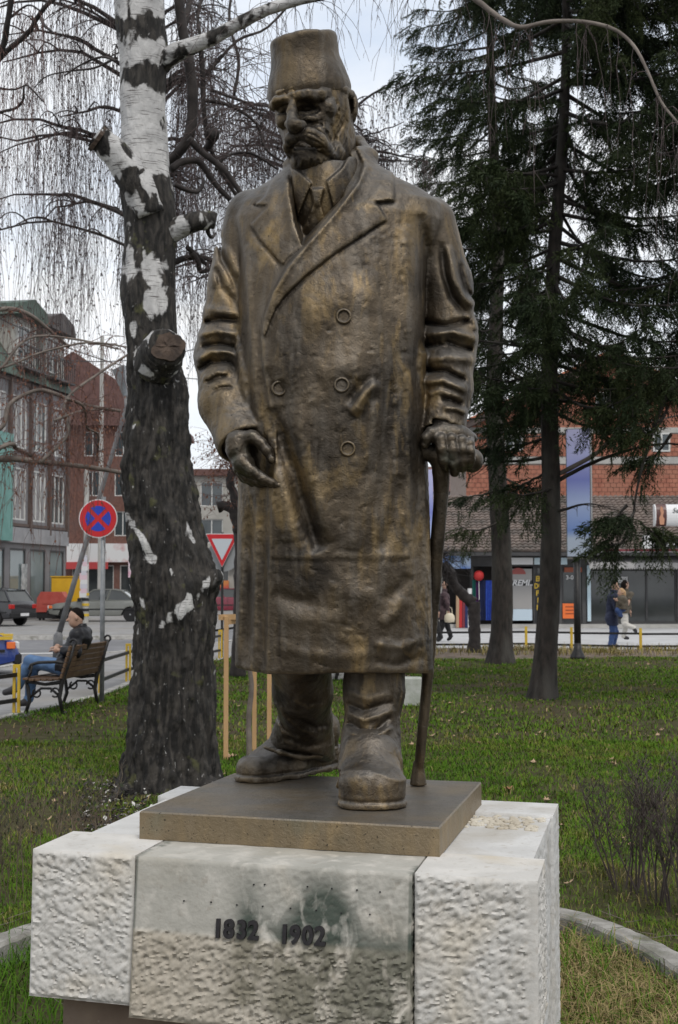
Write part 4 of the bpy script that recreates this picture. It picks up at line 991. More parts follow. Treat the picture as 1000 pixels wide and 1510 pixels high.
low = [([(-178, 760), (-60, 700), (0, 677), (60, 681), (125, 688), (188, 698)], 6, 2.6), ([(-178, 640), (-80, 480), (0, 456), (40, 462), (72, 486), (102, 512)], 4.6, 1.6), ([(-150, 740), (0, 660), (25, 662), (45, 672), (60, 681)], 4, 2), ([(-178, 700), (-60, 640), (0, 632), (12, 600), (30, 585), (62, 575), (100, 588), (130, 598), (178, 606)], 4, 2.2), ([(60, 681), (100, 640), (97, 590), (150, 548), (190, 522)], 2.8, 1.4), ([(100, 588), (124, 600), (128, 630), (145, 642), (142, 680)], 2.4, 1.2), ([(-160, 600), (-20, 560), (40, 500), (110, 500), (175, 515)], 2.4, 1), ([(-160, 560), (-10, 545), (60, 520), (130, 505), (188, 512)], 2.2, 1), ([(80, 620), (120, 606), (150, 604)], 2, 1)]
src = []
for pts, a, b in upl: w3 = pb(pts, 13.4, 12.8); limb('bough', None, [a * 13 / FPX * (1 - k / len(pts)) + b * 13 / FPX * k / len(pts) for k in range(len(pts))], [1] * len(pts), M_TWIGD, bt, 0, 7, 5, .12, world_pts=w3)
tw = []
for pts, a, b in upl: tw += strands(along(pb(pts, 13.4, 12.8)[-4:]), 9, (.3, 1.4), .0032, .3)
for pts, a, b in low:
    w3 = pb(pts, 13.5, 14.5); limb('bough', None, [a * 13.8 / FPX * (1 - k / len(pts)) + b * 13.8 / FPX * k / len(pts) for k in range(len(pts))], [1] * len(pts), M_TWIGL, bt, 0, 7, 5, .12, world_pts=w3)
    k = len(pts) // 2 - 1; sc_ = scrub(along(w3[max(0, k - 1):]), 17, (.25, .8), .0045, .0015, droop=.5); tw += sc_
    st_ = strands(along(w3[max(0, k - 1):]), 20, (.3, 1.15), .0036, .35, twl=4); tw += st_; src += [q for q, _, _ in sc_ + st_]
V, F = tubes(tw, 3); link('twigs', V, F, pmat('red_brown_twig', (.10, .045, .035), (.17, .10, .085), rough=.85, scale=4), bt, True, kind='stuff')
def leaf_bits(src, n, s0, mat, name, root, droop=True):
    P0 = np.array([q[rnd.randrange(len(q))] for q in (src[rnd.randrange(len(src))] for _ in range(n))])
    s_ = NR.uniform(.5, 1.4, (n, 1, 1)) * s0; a = NR.uniform(0, 6.283, n); ca, sa = np.cos(a), np.sin(a)
    sh = np.array([[0, 0, 0], [.5, .12, -.7], [.1, -.1, -1.6], [-.5, .1, -.8]]); X = sh[None, :, 0] * ca[:, None] - sh[None, :, 1] * sa[:, None]; Y = sh[None, :, 0] * sa[:, None] + sh[None, :, 1] * ca[:, None]
    V = (P0[:, None, :] + np.stack([X, Y, np.repeat(sh[None, :, 2], n, 0)], -1) * s_).reshape(-1, 3)
    I = np.arange(n)[:, None] * 4; F = np.concatenate([I + np.array([[0, 1, 2]]), I + np.array([[0, 2, 3]])])
    return link(name, V, F, mat, root, True, kind='stuff')
leaf_bits(src, 2600, .016, M_DLEAF, 'withered_leaves', bt)

# ---- pollarded tree behind the coat
g = P(350, 960, 24.0); pt = thing('pollarded_tree', 'dark knobbly pollarded tree beside the yield sign, half behind the coat', 'tree', (g.x, 24, 0), 0)
ps_ = lambda L__: [P(u, v, 24) for u, v in L__]
limb('trunk', None, [.13, .11, .10, .09], [1] * 4, M_TWIGD, pt, 0, 10, 6, .3, world_pts=[Vector((g.x, 24, -.1))] + ps_([(353, 900), (354, 840), (352, 780)]))
limb('limb', None, [.09, .09, .08, .10], [1] * 4, M_TWIGD, pt, 0, 10, 5, .3, world_pts=ps_([(352, 785), (345, 755), (333, 746), (321, 748)]))
limb('limb', None, [.09, .08, .07, .08, .09], [1] * 5, M_TWIGD, pt, 0, 10, 5, .3, world_pts=ps_([(352, 785), (347, 735), (339, 712), (345, 690), (356, 668)]))
limb('limb', None, [.08, .07, .05], [1] * 3, M_TWIGD, pt, 0, 10, 5, .3, world_pts=ps_([(356, 668), (366, 640), (362, 600)]))
sc_ = scrub(along(ps_([(330, 750), (342, 700), (360, 650), (330, 690)])), 70, (.3, 1.1), .006, .002, droop=.2) + scrub(along(ps_([(300, 640), (345, 700)])), 24, (.3, .9), .005, .002)
V, F = tubes(sc_, 3); link('twigs', V, F, MATS['red_brown_twig'], pt, True, kind='stuff'); leaf_bits([q for q, _, _ in sc_], 700, .03, M_DLEAF, 'withered_leaves', pt)
# ---- crooked stump tree
g = P(700, 962, 31.3); cs = thing('crooked_tree', 'small crooked pollarded tree with a bent bare stem left of the thick spruce', 'tree', (g.x, 31.3, 0), 0)
ps_ = lambda L__: [P(u, v, 31.3) for u, v in L__]
limb('trunk', None, [.17, .14, .14, .15], [1] * 4, M_TWIGD, cs, 0, 10, 5, .25, world_pts=[Vector((g.x, 31.3, -.1))] + ps_([(700, 935), (700, 910), (698, 888)]))
limb('limb', None, [.15, .13, .12, .14, .12], [1] * 5, M_TWIGD, cs, 0, 10, 5, .3, world_pts=ps_([(698, 890), (684, 878), (670, 862), (662, 845), (652, 832)]))
sc_ = scrub(along(ps_([(668, 850), (650, 830), (655, 815)])), 60, (.25, .75), .010, .003, up=.1, droop=.5); V, F = tubes(sc_, 3); link('twigs', V, F, M_TWIGD, cs, True, kind='stuff')
# ---- sapling between the stakes
g = G(368, 1118); sp_ = thing('birch_sapling', 'young pale-stemmed birch sapling tied between timber stakes', 'tree', (g.x, g.y, 0), 0)
limb('trunk', None, [.028, .024, .022, .020, .018, .015], [1] * 6, M_TWIGL, sp_, 0, 8, 5, .1, world_pts=[P(368, 1122, g.y), P(367, 1060, g.y), P(371, 1010, g.y), P(366, 960, g.y), P(372, 860, g.y), P(375, 760, g.y)])

# ================================================================== spruces
M_NEED = pmat('spruce_needles', (.012, .021, .009), (.024, .038, .012), rough=.8, spec=.25, scale=1.5, c3=(.040, .052, .016), s3=.8)
M_SBARK = pmat('spruce_bark', (.012, .010, .008), (.038, .030, .025), rough=.95, scale=16, stretch=(1, 1, .35), c3=(.065, .06, .052), s3=3, bump=1.0, bscale=34)
def spray_template(seed):
    r_ = random.Random(seed); T = []       # triangles
    def blades(a, b, n, ln):
        a = np.array(a); b = np.array(b); d = b - a; d /= np.linalg.norm(d)
        for i in range(n):
            p = a + (b - a) * (i + r_.random()) / n
            ph = r_.uniform(0, 6.283); s_ = np.cross(d, [0, 0, 1.]); s_ /= np.linalg.norm(s_) + 1e-9; u = np.cross(s_, d)
            rad = s_ * math.cos(ph) + u * math.sin(ph); l_ = ln * r_.uniform(.7, 1.25); tip = p + rad * l_ * .75 + d * l_ * .8; w_ = np.cross(rad, d) * .026 + d * .016
            T.append((p - w_ * .7, p + w_ * .7, tip))
    L__ = 1.0
    m = [np.array([t, .05 * math.sin(t * 4 + seed), -.28 * t * t]) for t in np.linspace(0, L__, 5)]
    for a, b in zip(m[:-1], m[1:]): blades(a, b, 7, .11)
    for k in range(9):
        t = .12 + .84 * k / 9; i = min(int(t * 4), 3); p = m[i] + (m[i + 1] - m[i]) * (t * 4 - i); s_ = 1 if k % 2 else -1; l_ = .42 * (1 - .55 * t) * r_.uniform(.7, 1.2)
        e = p + np.array([l_ * .75, s_ * l_ * .62, -l_ * r_.uniform(.2, .75)]); blades(p, e, 7, .105)
    return np.array(T)          # n,3,3
SPR = [spray_template(s) for s in range(6)]
def spruce(name, lab, u0, v0, Y, top_u, ztop, r0, zlo, lens, nb, seed, fill=1.0, extra=(), bare=(), side_cut=None):
    rnd.seed(seed); NR.seed(seed); gx_ = (u0 - 500) * Y / FPX
    root = thing(name, lab, 'tree', (gx_, Y, 0), 0, 'spruces on the lawn')
    def ax(z): t = z / ztop; return np.array([gx_ + (top_u - u0) * Y / FPX * t + .05 * math.sin(z * .9), Y + .03 * math.sin(z), z])
    zs = np.linspace(-.1, ztop, 40); V = []; n = 22
    for z in zs:
        c = ax(z); rr = r0 * (1 - .78 * max(0, z) / ztop) * (1 + .5 * math.exp(-max(z, 0) / .18))
        for k in range(n):
            a = 2 * math.pi * k / n; q = rr * (1 + .07 * math.sin(3 * a + z) + rnd.uniform(-.06, .06)); V.append((c[0] + q * math.cos(a), c[1] + q * math.sin(a), z))
    F = [(i * n + k, i * n + (k + 1) % n, (i + 1) * n + (k + 1) % n, (i + 1) * n + k) for i in range(len(zs) - 1) for k in range(n)]
    link('trunk', V, F, M_SBARK, root, True, True)
    br = []; SP = []      # sprays: origin, direction azimuth, pitch, roll, scale, template
    def branch(z0_, a, L__, droop, dens=1.0, start=None, live=True):
        c = ax(z0_) if start is None else np.array(start, float); d = np.array([math.cos(a), math.sin(a), 0]); t = np.linspace(0, 1, 11)[:, None]
        q = c + d * L__ * t + np.array([0, 0, 1.]) * L__ * (-droop * np.sin(t * 2.0) * .8 + .22 * droop * t ** 3) + np.cumsum(NR.randn(11, 3) * .018, 0) * t
        br.append((q, .022 + .012 * L__ / 2.5, .005))
        if not live:
            for k in range(9):
                j = rnd.randrange(3, 10); s_ = rnd.choice((-1, 1)); a2 = a + s_ * rnd.uniform(.5, 1.1); l2 = rnd.uniform(.15, .5); e = q[j] + np.array([math.cos(a2) * l2, math.sin(a2) * l2, -l2 * rnd.uniform(0, .7)]); br.append((wig(q[j], e, 4, .02), .006, .002))
            return
        ns_ = int(L__ * 15 * dens)
        for k in range(ns_):
            t_ = rnd.uniform(.14, 1.0) ** .85; j = t_ * 10; i = min(int(j), 9); p = q[i] + (q[i + 1] - q[i]) * (j - i)
            s_ = rnd.choice((-1, 1)); a2 = a + s_ * rnd.uniform(.3, 1.25) * (1 - .3 * t_); l2 = rnd.uniform(.34, .64) * (1.15 - .45 * t_)
            if rnd.random() < .55:
                SP.append((p, a2, -rnd.uniform(.05, .7), l2))
            else:   # hanging branchlet with sprays at its end
                e = p + np.array([math.cos(a2) * .18, math.sin(a2) * .18, -rnd.uniform(.15, .38)]); br.append((np.array([p, (p + e) / 2 + [0, 0, .03], e]), .006, .003))
                SP.append((e, a2 + rnd.uniform(-.5, .5), -rnd.uniform(.8, 1.4), l2 * .8)); SP.append((p, a2 + rnd.uniform(-.4, .4), -rnd.uniform(.4, 1.0), l2 * .75))
        SP.append((q[-2], a, -.1, .5)); SP.append((q[-3], a + .3, -.15, .5)); SP.append((q[-3], a - .3, -.15, .5))
    for i in range(nb):
        z = zlo + (ztop - zlo) * ((i + rnd.random()) / nb) ** 1.05; a = rnd.uniform(0, 6.283); L__ = lens(z) * rnd.uniform(.72, 1.1)
        if side_cut: L__ *= side_cut(a, z)
        branch(z, a, L__, rnd.uniform(.10, .42), fill)
    for (pt_, a, L__, dr, de) in extra: branch(0, a, L__, dr, de, start=pt_)
    for (z, a, L__, dr) in bare: branch(z, a, L__, dr, 1, live=False)
    V, F = tubes(br, 4); link('branches', V, F, M_SBARK, root, True, kind='stuff')
    Vs = []
    for (p, a, pi_, s_) in SP:
        T = SPR[rnd.randrange(6)].reshape(-1, 3) * (s_ * np.array([1, 1, 1])); ro = rnd.uniform(-.6, .6)
        c, s2 = math.cos(ro), math.sin(ro); y = T[:, 1] * c - T[:, 2] * s2; z = T[:, 1] * s2 + T[:, 2] * c; x = T[:, 0]
        c, s2 = math.cos(pi_), math.sin(pi_); x, z = x * c - z * s2, x * s2 + z * c
        c, s2 = math.cos(a), math.sin(a); Vs.append(np.stack([x * c - y * s2, x * s2 + y * c, z], 1) + p)
    V = np.concatenate(Vs); F = np.arange(len(V)).reshape(-1, 3)
    link('needles', V, F, M_NEED, root, True, kind='stuff')
    return len(F)
n1 = spruce('spruce', 'tall dark spruce with the slimmer trunk standing nearest on the lawn', 798, 1030, 19.0, 846, 11.5, .165, 4.3, lambda z: 2.35 if z > 5.5 else 1.5 + .16 * z, 96, 22, 1.15,
            extra=[(P(820, 640, 19.0), math.pi, .95, .25, 1.6), (P(815, 690, 19.0), 2.4, .8, .35, 1.6), (P(815, 720, 18.9), -2.6, .75, .2, 1.7), (P(815, 600, 19), 3.6, 1.1, .3, 1.4), (P(822, 610, 19), -.4, 1.0, .35, 1.2)],
            bare=[(3.0, -.25, 2.3, -.35), (3.4, 2.9, 1.3, .1), (4.2, .3, 1.6, .05), (4.9, 3.3, 1.5, -.1), (2.6, -.8, 1.0, -.1), (5.2, 2.6, 1.4, .15)],
            side_cut=lambda a, z: .62 if (math.cos(a) < -.3 and z < 6.4) else (.95 if math.cos(a) < -.3 else 1.0))
n2 = spruce('spruce', 'dark spruce with the thick scarred trunk standing further back', 737, 978, 27.4, 730, 15.0, .225, 5.8, lambda z: 2.3 - .04 * z, 62, 33, 1.1,
            bare=[(6.0, 2.9, 1.5, .1), (6.6, .2, 1.8, .1), (5.4, 3.6, 1.4, .05), (7.2, -.3, 1.6, .2), (4.6, .6, 1.2, .1), (5.0, -2.8, 1.3, .1)],
            extra=[(P(737, 640, 27.3), 2.6, 1.0, .4, 1.5), (P(735, 770, 27.2), 3.4, .9, .3, 1.4), (P(735, 700, 27.2), -.6, 1.0, .35, 1.5), (P(735, 720, 27.2), 3.0, .8, .3, 1.4)], side_cut=lambda a, z: .5 if (math.cos(a) < -.2 and z < 9.3) else 1.0)
n3 = spruce('spruce', 'spruce standing beyond the right edge whose boughs hang into the photo', 1090, 1030, 18.0, 1100, 11.5, .17, 4.7, lambda z: 2.2, 50, 45, 1.2,
            extra=[(P(985, 560, 17.6), 2.9, .75, .9, 2.2), (P(935, 755, 17.8), -2.2, .3, .5, 4), (P(925, 745, 17.8), 2.6, .35, .6, 4), (P(945, 770, 17.7), .6, .3, .5, 4), (P(925, 790, 17.8), 3.4, .25, .9, 4), (P(985, 600, 17.7), 3.6, .45, 1.2, 3), (P(990, 640, 17.7), 2.5, .4, .9, 3)])
# the long bough that carries the low cluster before the shop roof
tr = [o for o in COL.objects if o.get('label', '').startswith('spruce standing beyond')][0]
limb('bough', None, [.05, .045, .035, .025, .015, .01], [1] * 6, M_SBARK, tr, 0, 8, 6, .2, world_pts=[P(1092, 520, 18), P(1030, 545, 17.8), P(985, 580, 17.7), P(955, 660, 17.7), P(938, 730, 17.8), P(930, 800, 17.8)])
t1 = [o for o in COL.objects if o.get('label', '').startswith('tall dark spruce with the slimmer')][0]
limb('dead_bough', None, [.035, .035, .03, .022, .016, .01], [1] * 6, M_TWIGL, t1, 0, 7, 6, .15, world_pts=[P(822, 700, 19), P(845, 688, 18.9), P(880, 668, 18.7), P(912, 635, 18.5), P(950, 590, 18.3), P(1000, 545, 18)])
# ================================================================== street furniture, cars, people
M_POLE = pmat('galvanised', (.20, .215, .225), (.29, .30, .31), metal=.3, rough=.5, scale=12)
M_LAMP = pmat('lamp_grey', (.11, .11, .115), (.17, .17, .17), metal=.2, rough=.55, scale=6)
M_IRON = pmat('black_iron', (.014, .014, .015), (.03, .028, .027), rough=.5, metal=.3, scale=20, bump=.3)
M_SLAT = pmat('weathered_wood', (.075, .040, .020), (.14, .082, .042), rough=.6, scale=10, stretch=(1, .15, 1), bump=.4, bscale=60)
M_SR = pmat('sign_red', (.52, .012, .018), rough=.35); M_SB = pmat('sign_blue', (.012, .045, .42), rough=.35)
M_SW = pmat('sign_grey_back', (.30, .31, .32), rough=.5, metal=.3)
# no-stopping sign
sp = G(150, 1036); sg = thing('no_stopping_sign', 'round red and blue no-stopping sign on a grey pole beside the bench', 'road sign', sp, 0)
zc = EYE + (HZ - 765) * sp.y / FPX; rr_ = 28.5 * sp.y / FPX; ox = (143.5 - 150) * sp.y / FPX
MB().tube([(0, 0, -.1), (0, 0, zc + .3)], .033, 12).build('pole', M_POLE, sg, smooth=True)
def disc(name, r_, y0, y1, mat, par, n=40, c=(0, 0)): return MB().prism([(c[0] + r_ * math.cos(2 * math.pi * k / n), c[1] + r_ * math.sin(2 * math.pi * k / n)) for k in range(n)], y0, y1).build(name, mat, par)
pl = disc('sign_plate', rr_, -.062, -.05, M_WS, sg); pl.location = (ox, 0, zc)
disc('red_field', rr_ * .95, -.066, -.0621, M_SR, pl)
for k in range(4):
    a0 = R(45 + 90 * k); n = 10; ri = rr_ * .66; g = rr_ * .105
    # sector bounded by the two red bars
    pts = []
    for j in range(n + 1):
        t = a0 + R(9.5) + (R(90 - 19)) * j / n; pts.append((ri * math.cos(t), ri * math.sin(t)))
    mid = a0 + R(45); pts.append((g * 1.42 * math.cos(mid), g * 1.42 * math.sin(mid)))
    MB().prism(pts, -.069, -.0661).build('blue_sector', M_SB, pl)
MB().box(-.05, .05, -.05, .03, -.03, .03).build('bracket', M_POLE, sg).location = (0, 0, zc)
# leaning street lamp
lp = G(85, 966); ll = thing('street_lamp', 'grey street lamp leaning to the right with a thick base', 'street lamp', lp, 0)
topx = (181 - 85) * lp.y / FPX; topz = EYE + (HZ - 598) * lp.y / FPX
k0 = (86 - 85) * lp.y / FPX
MB().tube([(0, 0, -.1), (.01, 0, .45), (.03, 0, .5), (.04, 0, .56)], [.115, .105, .075, .05], 12).build('base', M_LAMP, ll, smooth=True)
pts = [(.03, 0, .5)] + [(.03 + topx * t, 0, .5 + (topz - .5) * t) for t in (.25, .5, .75, 1)]
MB().tube(pts + [(topx + .01, 0, topz + .25)], [.068, .06, .055, .048, .045, .04], 10).build('pole', M_LAMP, ll, smooth=True)
m = MB(); hx = topx; hz_ = topz + .2
m.add([(hx + .06, -.05, hz_), (hx + .06, .25, hz_), (hx - .02, .3, hz_ + .75), (hx - .30, .3, hz_ + .62), (hx - .30, -.1, hz_ + .62), (hx - .02, -.1, hz_ + .75), (hx - .06, .1, hz_ + .04)], [(0, 1, 2, 5), (1, 6, 3, 2), (6, 0, 5, 4), (6, 4, 3), (5, 2, 3, 4), (0, 6, 1)])
m.build('lamp_head', M_POLE, ll)
# yield sign, second sign back behind it
yp = G(327, 968); yy = thing('yield_sign', 'red and white triangular yield sign between the birch and the statue', 'road sign', (yp.x, yp.y, 0), 0)
zc = EYE + (HZ - 808) * yp.y / FPX; s_ = yp.y / FPX
MB().tube([(0, .05, -.1), (0, .05, zc + .35)], .03, 10).build('pole', M_IRON, yy)
def tri(k, rad=.06):
    v = [(-23.5 * k, 20 * k), (23.5 * k, 20 * k), (0, -28 * k)]; v = [((a) * s_, (b - (0 if k == 1 else -0.2)) * s_) for a, b in v]; o = []
    for i in range(3):
        p = Vector(v[i]); a = Vector(v[i - 1]); b = Vector(v[(i + 1) % 3]); q = rad * s_ * 22 * k
        o += [tuple(p + (a - p).normalized() * q), tuple(p + ((a - p).normalized() + (b - p).normalized()) * q * .3), tuple(p + (b - p).normalized() * q)]
    return o
t_ = MB().prism(tri(1.04), -.02, -.008).build('sign_plate', M_WS, yy); t_.location = (0, 0, zc)
MB().prism(tri(1), -.025, -.0201).build('red_border', M_SR, t_); MB().prism(tri(.66, .03), -.03, -.0251).build('white_field', pmat('sign_field', (.50, .54, .58), rough=.4), t_)
bk = disc('sign_back', .36, .09, .10, M_SW, yy); bk.location = (0.02, 0, zc - .17)
# low fences
def fence(pts, lab, h=.60, single=False):
    root = thing('low_fence', lab, 'fence', (pts[0][0], pts[0][1], 0), 0)
    for (x, y) in pts:
        if (x, y) in SKIP: continue
        if single: MB().box(x - .03, x + .03, y - .02, y + .02, -.1, h + .012).build('post', M_YEL, root, True); continue
        m = MB(); m.box(x - .045, x + .045, y - .02, y + .02, h - .03, h + .012); m.box(x - .045, x - .012, y - .02, y + .02, -.1, h - .03); m.box(x + .012, x + .045, y - .02, y + .02, -.1, h - .03)
        m.build('post', M_YEL, root, True)
    for a, b in zip(pts[:-1], pts[1:]):
        for z in (h - .13, h - .42):
            MB().beam((a[0], a[1] + .03, z), (b[0], b[1] + .03, z + rnd.uniform(-.015, .015)), .035, .05).build('rail', M_IRON, root, True)
    return root
SKIP = set()
def g2(u, v): g = G(u, v); return (g.x, g.y)
fence([(-5.4, 12.3), (-4.7, 14.5), g2(24, 1053)], 'yellow and black low fence ending left of the park bench')
fence([g2(144, 1023), g2(189, 1003), (-3.1, 26), g2(325, 970)], 'yellow and black low fence passing behind the bench and birch trunk')
fence([(0.9, 33.2), (2.2, 33.2), g2(700, 958.5), g2(776, 958), g2(843, 960), g2(945, 962), (9.4, 32.2), (11.5, 32.0)], 'yellow and black low fence along the shop pavement', .56, True)

# park bench, seen from behind
bp = G(93, 1053); far = G(144, 1039); ang = math.atan2(far.y - bp.y, far.x - bp.x)
bench = thing('park_bench', 'wooden slat park bench with curly black cast iron ends, a man sitting on it', 'bench', (bp.x, bp.y, 0), ang)
BL = (far - bp).length + .1            # local x along the bench (away from camera), +y = towards the front (left)
for x in (0.04, BL - .04):
    m = MB()
    for pts, r_ in (([(x, .02, 0), (x, .06, .2), (x, .03, .40), (x, -.05, .62), (x, -.12, .86)], [.022, .026, .03, .026, .022]), ([(x, .02, .0), (x, -.03, .02)], .02),
                    ([(x, .50, 0), (x, .45, .15), (x, .47, .30), (x, .50, .40)], [.022, .026, .024, .022]), ([(x, .03, .39), (x, .25, .36), (x, .5, .40)], [.026, .02, .024]),
                    ([(x, .06, .22), (x, .18, .31), (x, .30, .31), (x, .44, .2)], [.018, .016, .016, .018]), ([(x, -.04, .62), (x, .1, .64), (x, .34, .63), (x, .44, .6), (x, .46, .55), (x, .43, .53)], [.018, .02, .02, .02, .018, .012]), ([(x, .42, .6), (x, .44, .5), (x, .48, .41)], [.016, .016, .016]),
                    ([(x, .12 + .055 * math.cos(t), .26 + .055 * math.sin(t)) for t in np.linspace(0, 5.4, 12)], .012), ([(x, .36 + .05 * math.cos(t), .25 + .05 * math.sin(t)) for t in np.linspace(2, 7.4, 12)], .012), ([(x, -.11 + .04 * math.cos(t), .88 + .04 * math.sin(t)) for t in np.linspace(0, 6.2, 10)], .015)):
        pts = [(a, b, c) for a, b, c in pts]; m.tube(pts, r_, 7)
    m.build('cast_iron_end', M_IRON, bench, smooth=True)
for k in range(6):
    y = .08 + k * .08; MB().box(-.05, BL + .05, y - .032, y + .032, .405 + .01 * (k in (0, 5)), .435 + .01 * (k in (0, 5)), .006).build('seat_slat', M_SLAT, bench)
for k in range(6):
    z = .47 + k * .068; y = .0 - (z - .42) * .30
    MB().obox((BL / 2, y + .03, z), (1, 0, 0), Vector((0, 1, .3)).normalized(), Vector((0, -.3, 1)).normalized(), BL / 2 + .05, .013, .029).build('back_slat', M_SLAT, bench)

# ---- people: continuous skinned bodies from implicit surfaces, clothes as their children
M_SKIN = pmat('skin', (.34, .20, .14), (.40, .25, .18), scale=9, rough=.55); M_HAIR = pmat('dark_hair', (.010, .008, .007), rough=.95, spec=.08)
M_LEATH = pmat('black_leather', (.008, .008, .010), (.014, .014, .017), rough=.45, spec=.3, scale=14, bump=.4, bscale=24); M_JEAN = pmat('blue_jeans', (.06, .12, .24), (.10, .18, .32), rough=.9, scale=9, bump=.3, bscale=30)
M_SHOE = pmat('dark_shoe', (.02, .018, .02), rough=.5)
def figure(name, lab, base, J, mats, res=.016, hair=None, coatlen=None, cat='person', extra=None, clothes='jacket', trous='trousers', sleeve=1.0, K=1.0):
    """J: joints in world metres"""
    root = thing(name, lab, cat, base, 0)
    allp = np.array([list(v) for k, v in J.items() if k != 'face']); lo = allp.min(0) - .22; hi = allp.max(0) + .22
    v = lambda k: tuple(J[k])
    def head(X):
        h = Vector(J['head']); fdir = Vector(J['face']).normalized()
        az = math.atan2(fdir.y, fdir.x) + math.pi / 2
        d = s_ell(X, h, (.076 * K, .096 * K, .118 * K), az)
        side = Vector((-fdir.y, fdir.x, 0))
        d = smin(d, s_ell(X, h + fdir * .035 * K + Vector((0, 0, -.06 * K)), (.055 * K, .058 * K, .06 * K)), .02)
        d = smin(d, s_cone(X, tuple(h + fdir * .09 * K + Vector((0, 0, .0))), tuple(h + fdir * .115 * K + Vector((0, 0, -.03 * K))), .010, .014), .008)
        for s_ in (-1, 1):
            d = smin(d, s_ell(X, h + side * s_ * .078 * K - fdir * .005, (.02, .02, .032)), .006)
            d = smax(d, -s_ell(X, h + side * s_ * .033 * K + fdir * .098 * K + Vector((0, 0, .008)), (.02, .02, .012)), .01)
        d = smax(d, -s_ell(X, h + fdir * .105 * K + Vector((0, 0, -.062 * K)), (.022, .022, .005)), .004)
        return smin(d, s_cone(X, tuple(h + Vector((0, 0, -.08))), v('neck'), .052 * K, .06 * K), .03)
    def torso(X, g=0.0):
        sh = (Vector(J['shl']) + Vector(J['shr'])) / 2; hp_ = (Vector(J['hipl']) + Vector(J['hipr'])) / 2
        d = s_cone(X, v('shl'), v('shr'), .075 + g, .075 + g)
        d = smin(d, s_cone(X, tuple(sh - Vector((0, 0, .06))), tuple(hp_), .13 + g, .125 + g), .09)
        d = smin(d, s_cone(X, v('hipl'), v('hipr'), .11 + g, .11 + g), .07)
        return d
    def arm(X, s_, g=0.0): return s_chain(X, [v('sh' + s_), v('el' + s_), v('ha' + s_)], [.062 + g, .05 + g, .036 + g], .03)
    def leg(X, s_, g=0.0): return s_chain(X, [v('hip' + s_), v('kn' + s_), v('an' + s_)], [.095 + g, .066 + g, .045 + g], .03)
    def hand(X, s_):
        h = Vector(J['ha' + s_]); e = Vector(J['el' + s_]); d_ = (h - e).normalized(); q = d_.cross(Vector((0, 0, 1)));
        q = q.normalized() if q.length > .1 else Vector((1, 0, 0)); d = s_ell(X, h + d_ * .05, (.04, .04, .045))
        for i in range(4):
            o = q * ((i - 1.5) * .018); d = smin(d, s_chain(X, [tuple(h + d_ * .07 + o), tuple(h + d_ * .12 + o + Vector((0, 0, -.01))), tuple(h + d_ * .145 + o + Vector((0, 0, -.03)))], [.011, .010, .008], .004), .006)
        return smin(d, s_chain(X, [tuple(h + d_ * .03 + q * .03), tuple(h + d_ * .08 + q * .055)], [.013, .009], .004), .008)
    def f_body(X):
        d = smin(head(X), torso(X, -.02), .03)
        for s_ in 'lr':
            d = smin(d, arm(X, s_, -.012), .03); d = smin(d, leg(X, s_, -.012), .03); d = smin(d, hand(X, s_), .01)
            a = Vector(J['an' + s_]); t = Vector(J['to' + s_]); d = smin(d, s_cone(X, tuple(a), tuple(t), .04, .03), .02)
        return d
    V, F = sdf_mesh(f_body, lo, hi, res * .8, coarse=3); link('body', V, F, mats['skin'], root, True, True)
    wr = lambda X: (vnoise(X[0] * 14, X[1] * 14, X[2] * 22) - .5) * .022
    neckz = J['neck'][2]
    def f_top(X):
        d = torso(X, .018)
        for s_ in 'lr':
            a = smin(arm(X, s_, .016), 9, .01); h = Vector(J['ha' + s_]); e = Vector(J['el' + s_]); ax = (h - e).normalized()
            a = smax(a, s_plane(X, h - ax * .02, ax), .006) if sleeve == 1.0 else a
            d = smin(d, a, .03)
        if coatlen is not None:
            for s_ in 'lr': d = smin(d, s_cone(X, v('hip' + s_), tuple(Vector(J['hip' + s_]).lerp(Vector(J['kn' + s_]), .6)), .125, .125), .09)
            d = smax(d, coatlen - X[2], .008)
        else:
            hp_ = (J['hipl'][2] + J['hipr'][2]) / 2; d = smax(d, hp_ - .05 - X[2], .01)
        col = s_cone(X, v('neck'), tuple(Vector(J['neck']) + Vector((0, 0, .03))), .085, .082); d = smin(d, col, .02)
        d = smax(d, X[2] - neckz - .055, .01)
        return d - wr(X)
    V, F = sdf_mesh(f_top, lo, hi, res, coarse=3); link(clothes, V, F, mats['top'], root, True, True)
    def f_leg(X):
        d = smax(s_cone(X, v('hipl'), v('hipr'), .118, .118), X[2] - max(J['hipl'][2], J['hipr'][2]) - .06, .02)
        for s_ in 'lr': d = smin(d, s_chain(X, [v('hip' + s_), v('kn' + s_), v('an' + s_)], [.107, .078, .062], .03), .02)
        return d - wr(X)
    V, F = sdf_mesh(f_leg, lo, hi, res, coarse=3); link(trous, V, F, mats['leg'], root, True, True)
    for s_ in 'lr':
        a = Vector(J['an' + s_]); t = Vector(J['to' + s_])
        def f_s(X, a=a, t=t):
            d = s_chain(X, [tuple(a), tuple(a.lerp(t, .4) + Vector((0, 0, -.02))), tuple(t)], [.056, .05, .042], .02)
            return smax(d, min(a.z, t.z) - .045 - X[2], .008)
        V, F = sdf_mesh(f_s, lo, hi, res * .8, coarse=3); link('shoe', V, F, mats['shoe'], root, True, True)
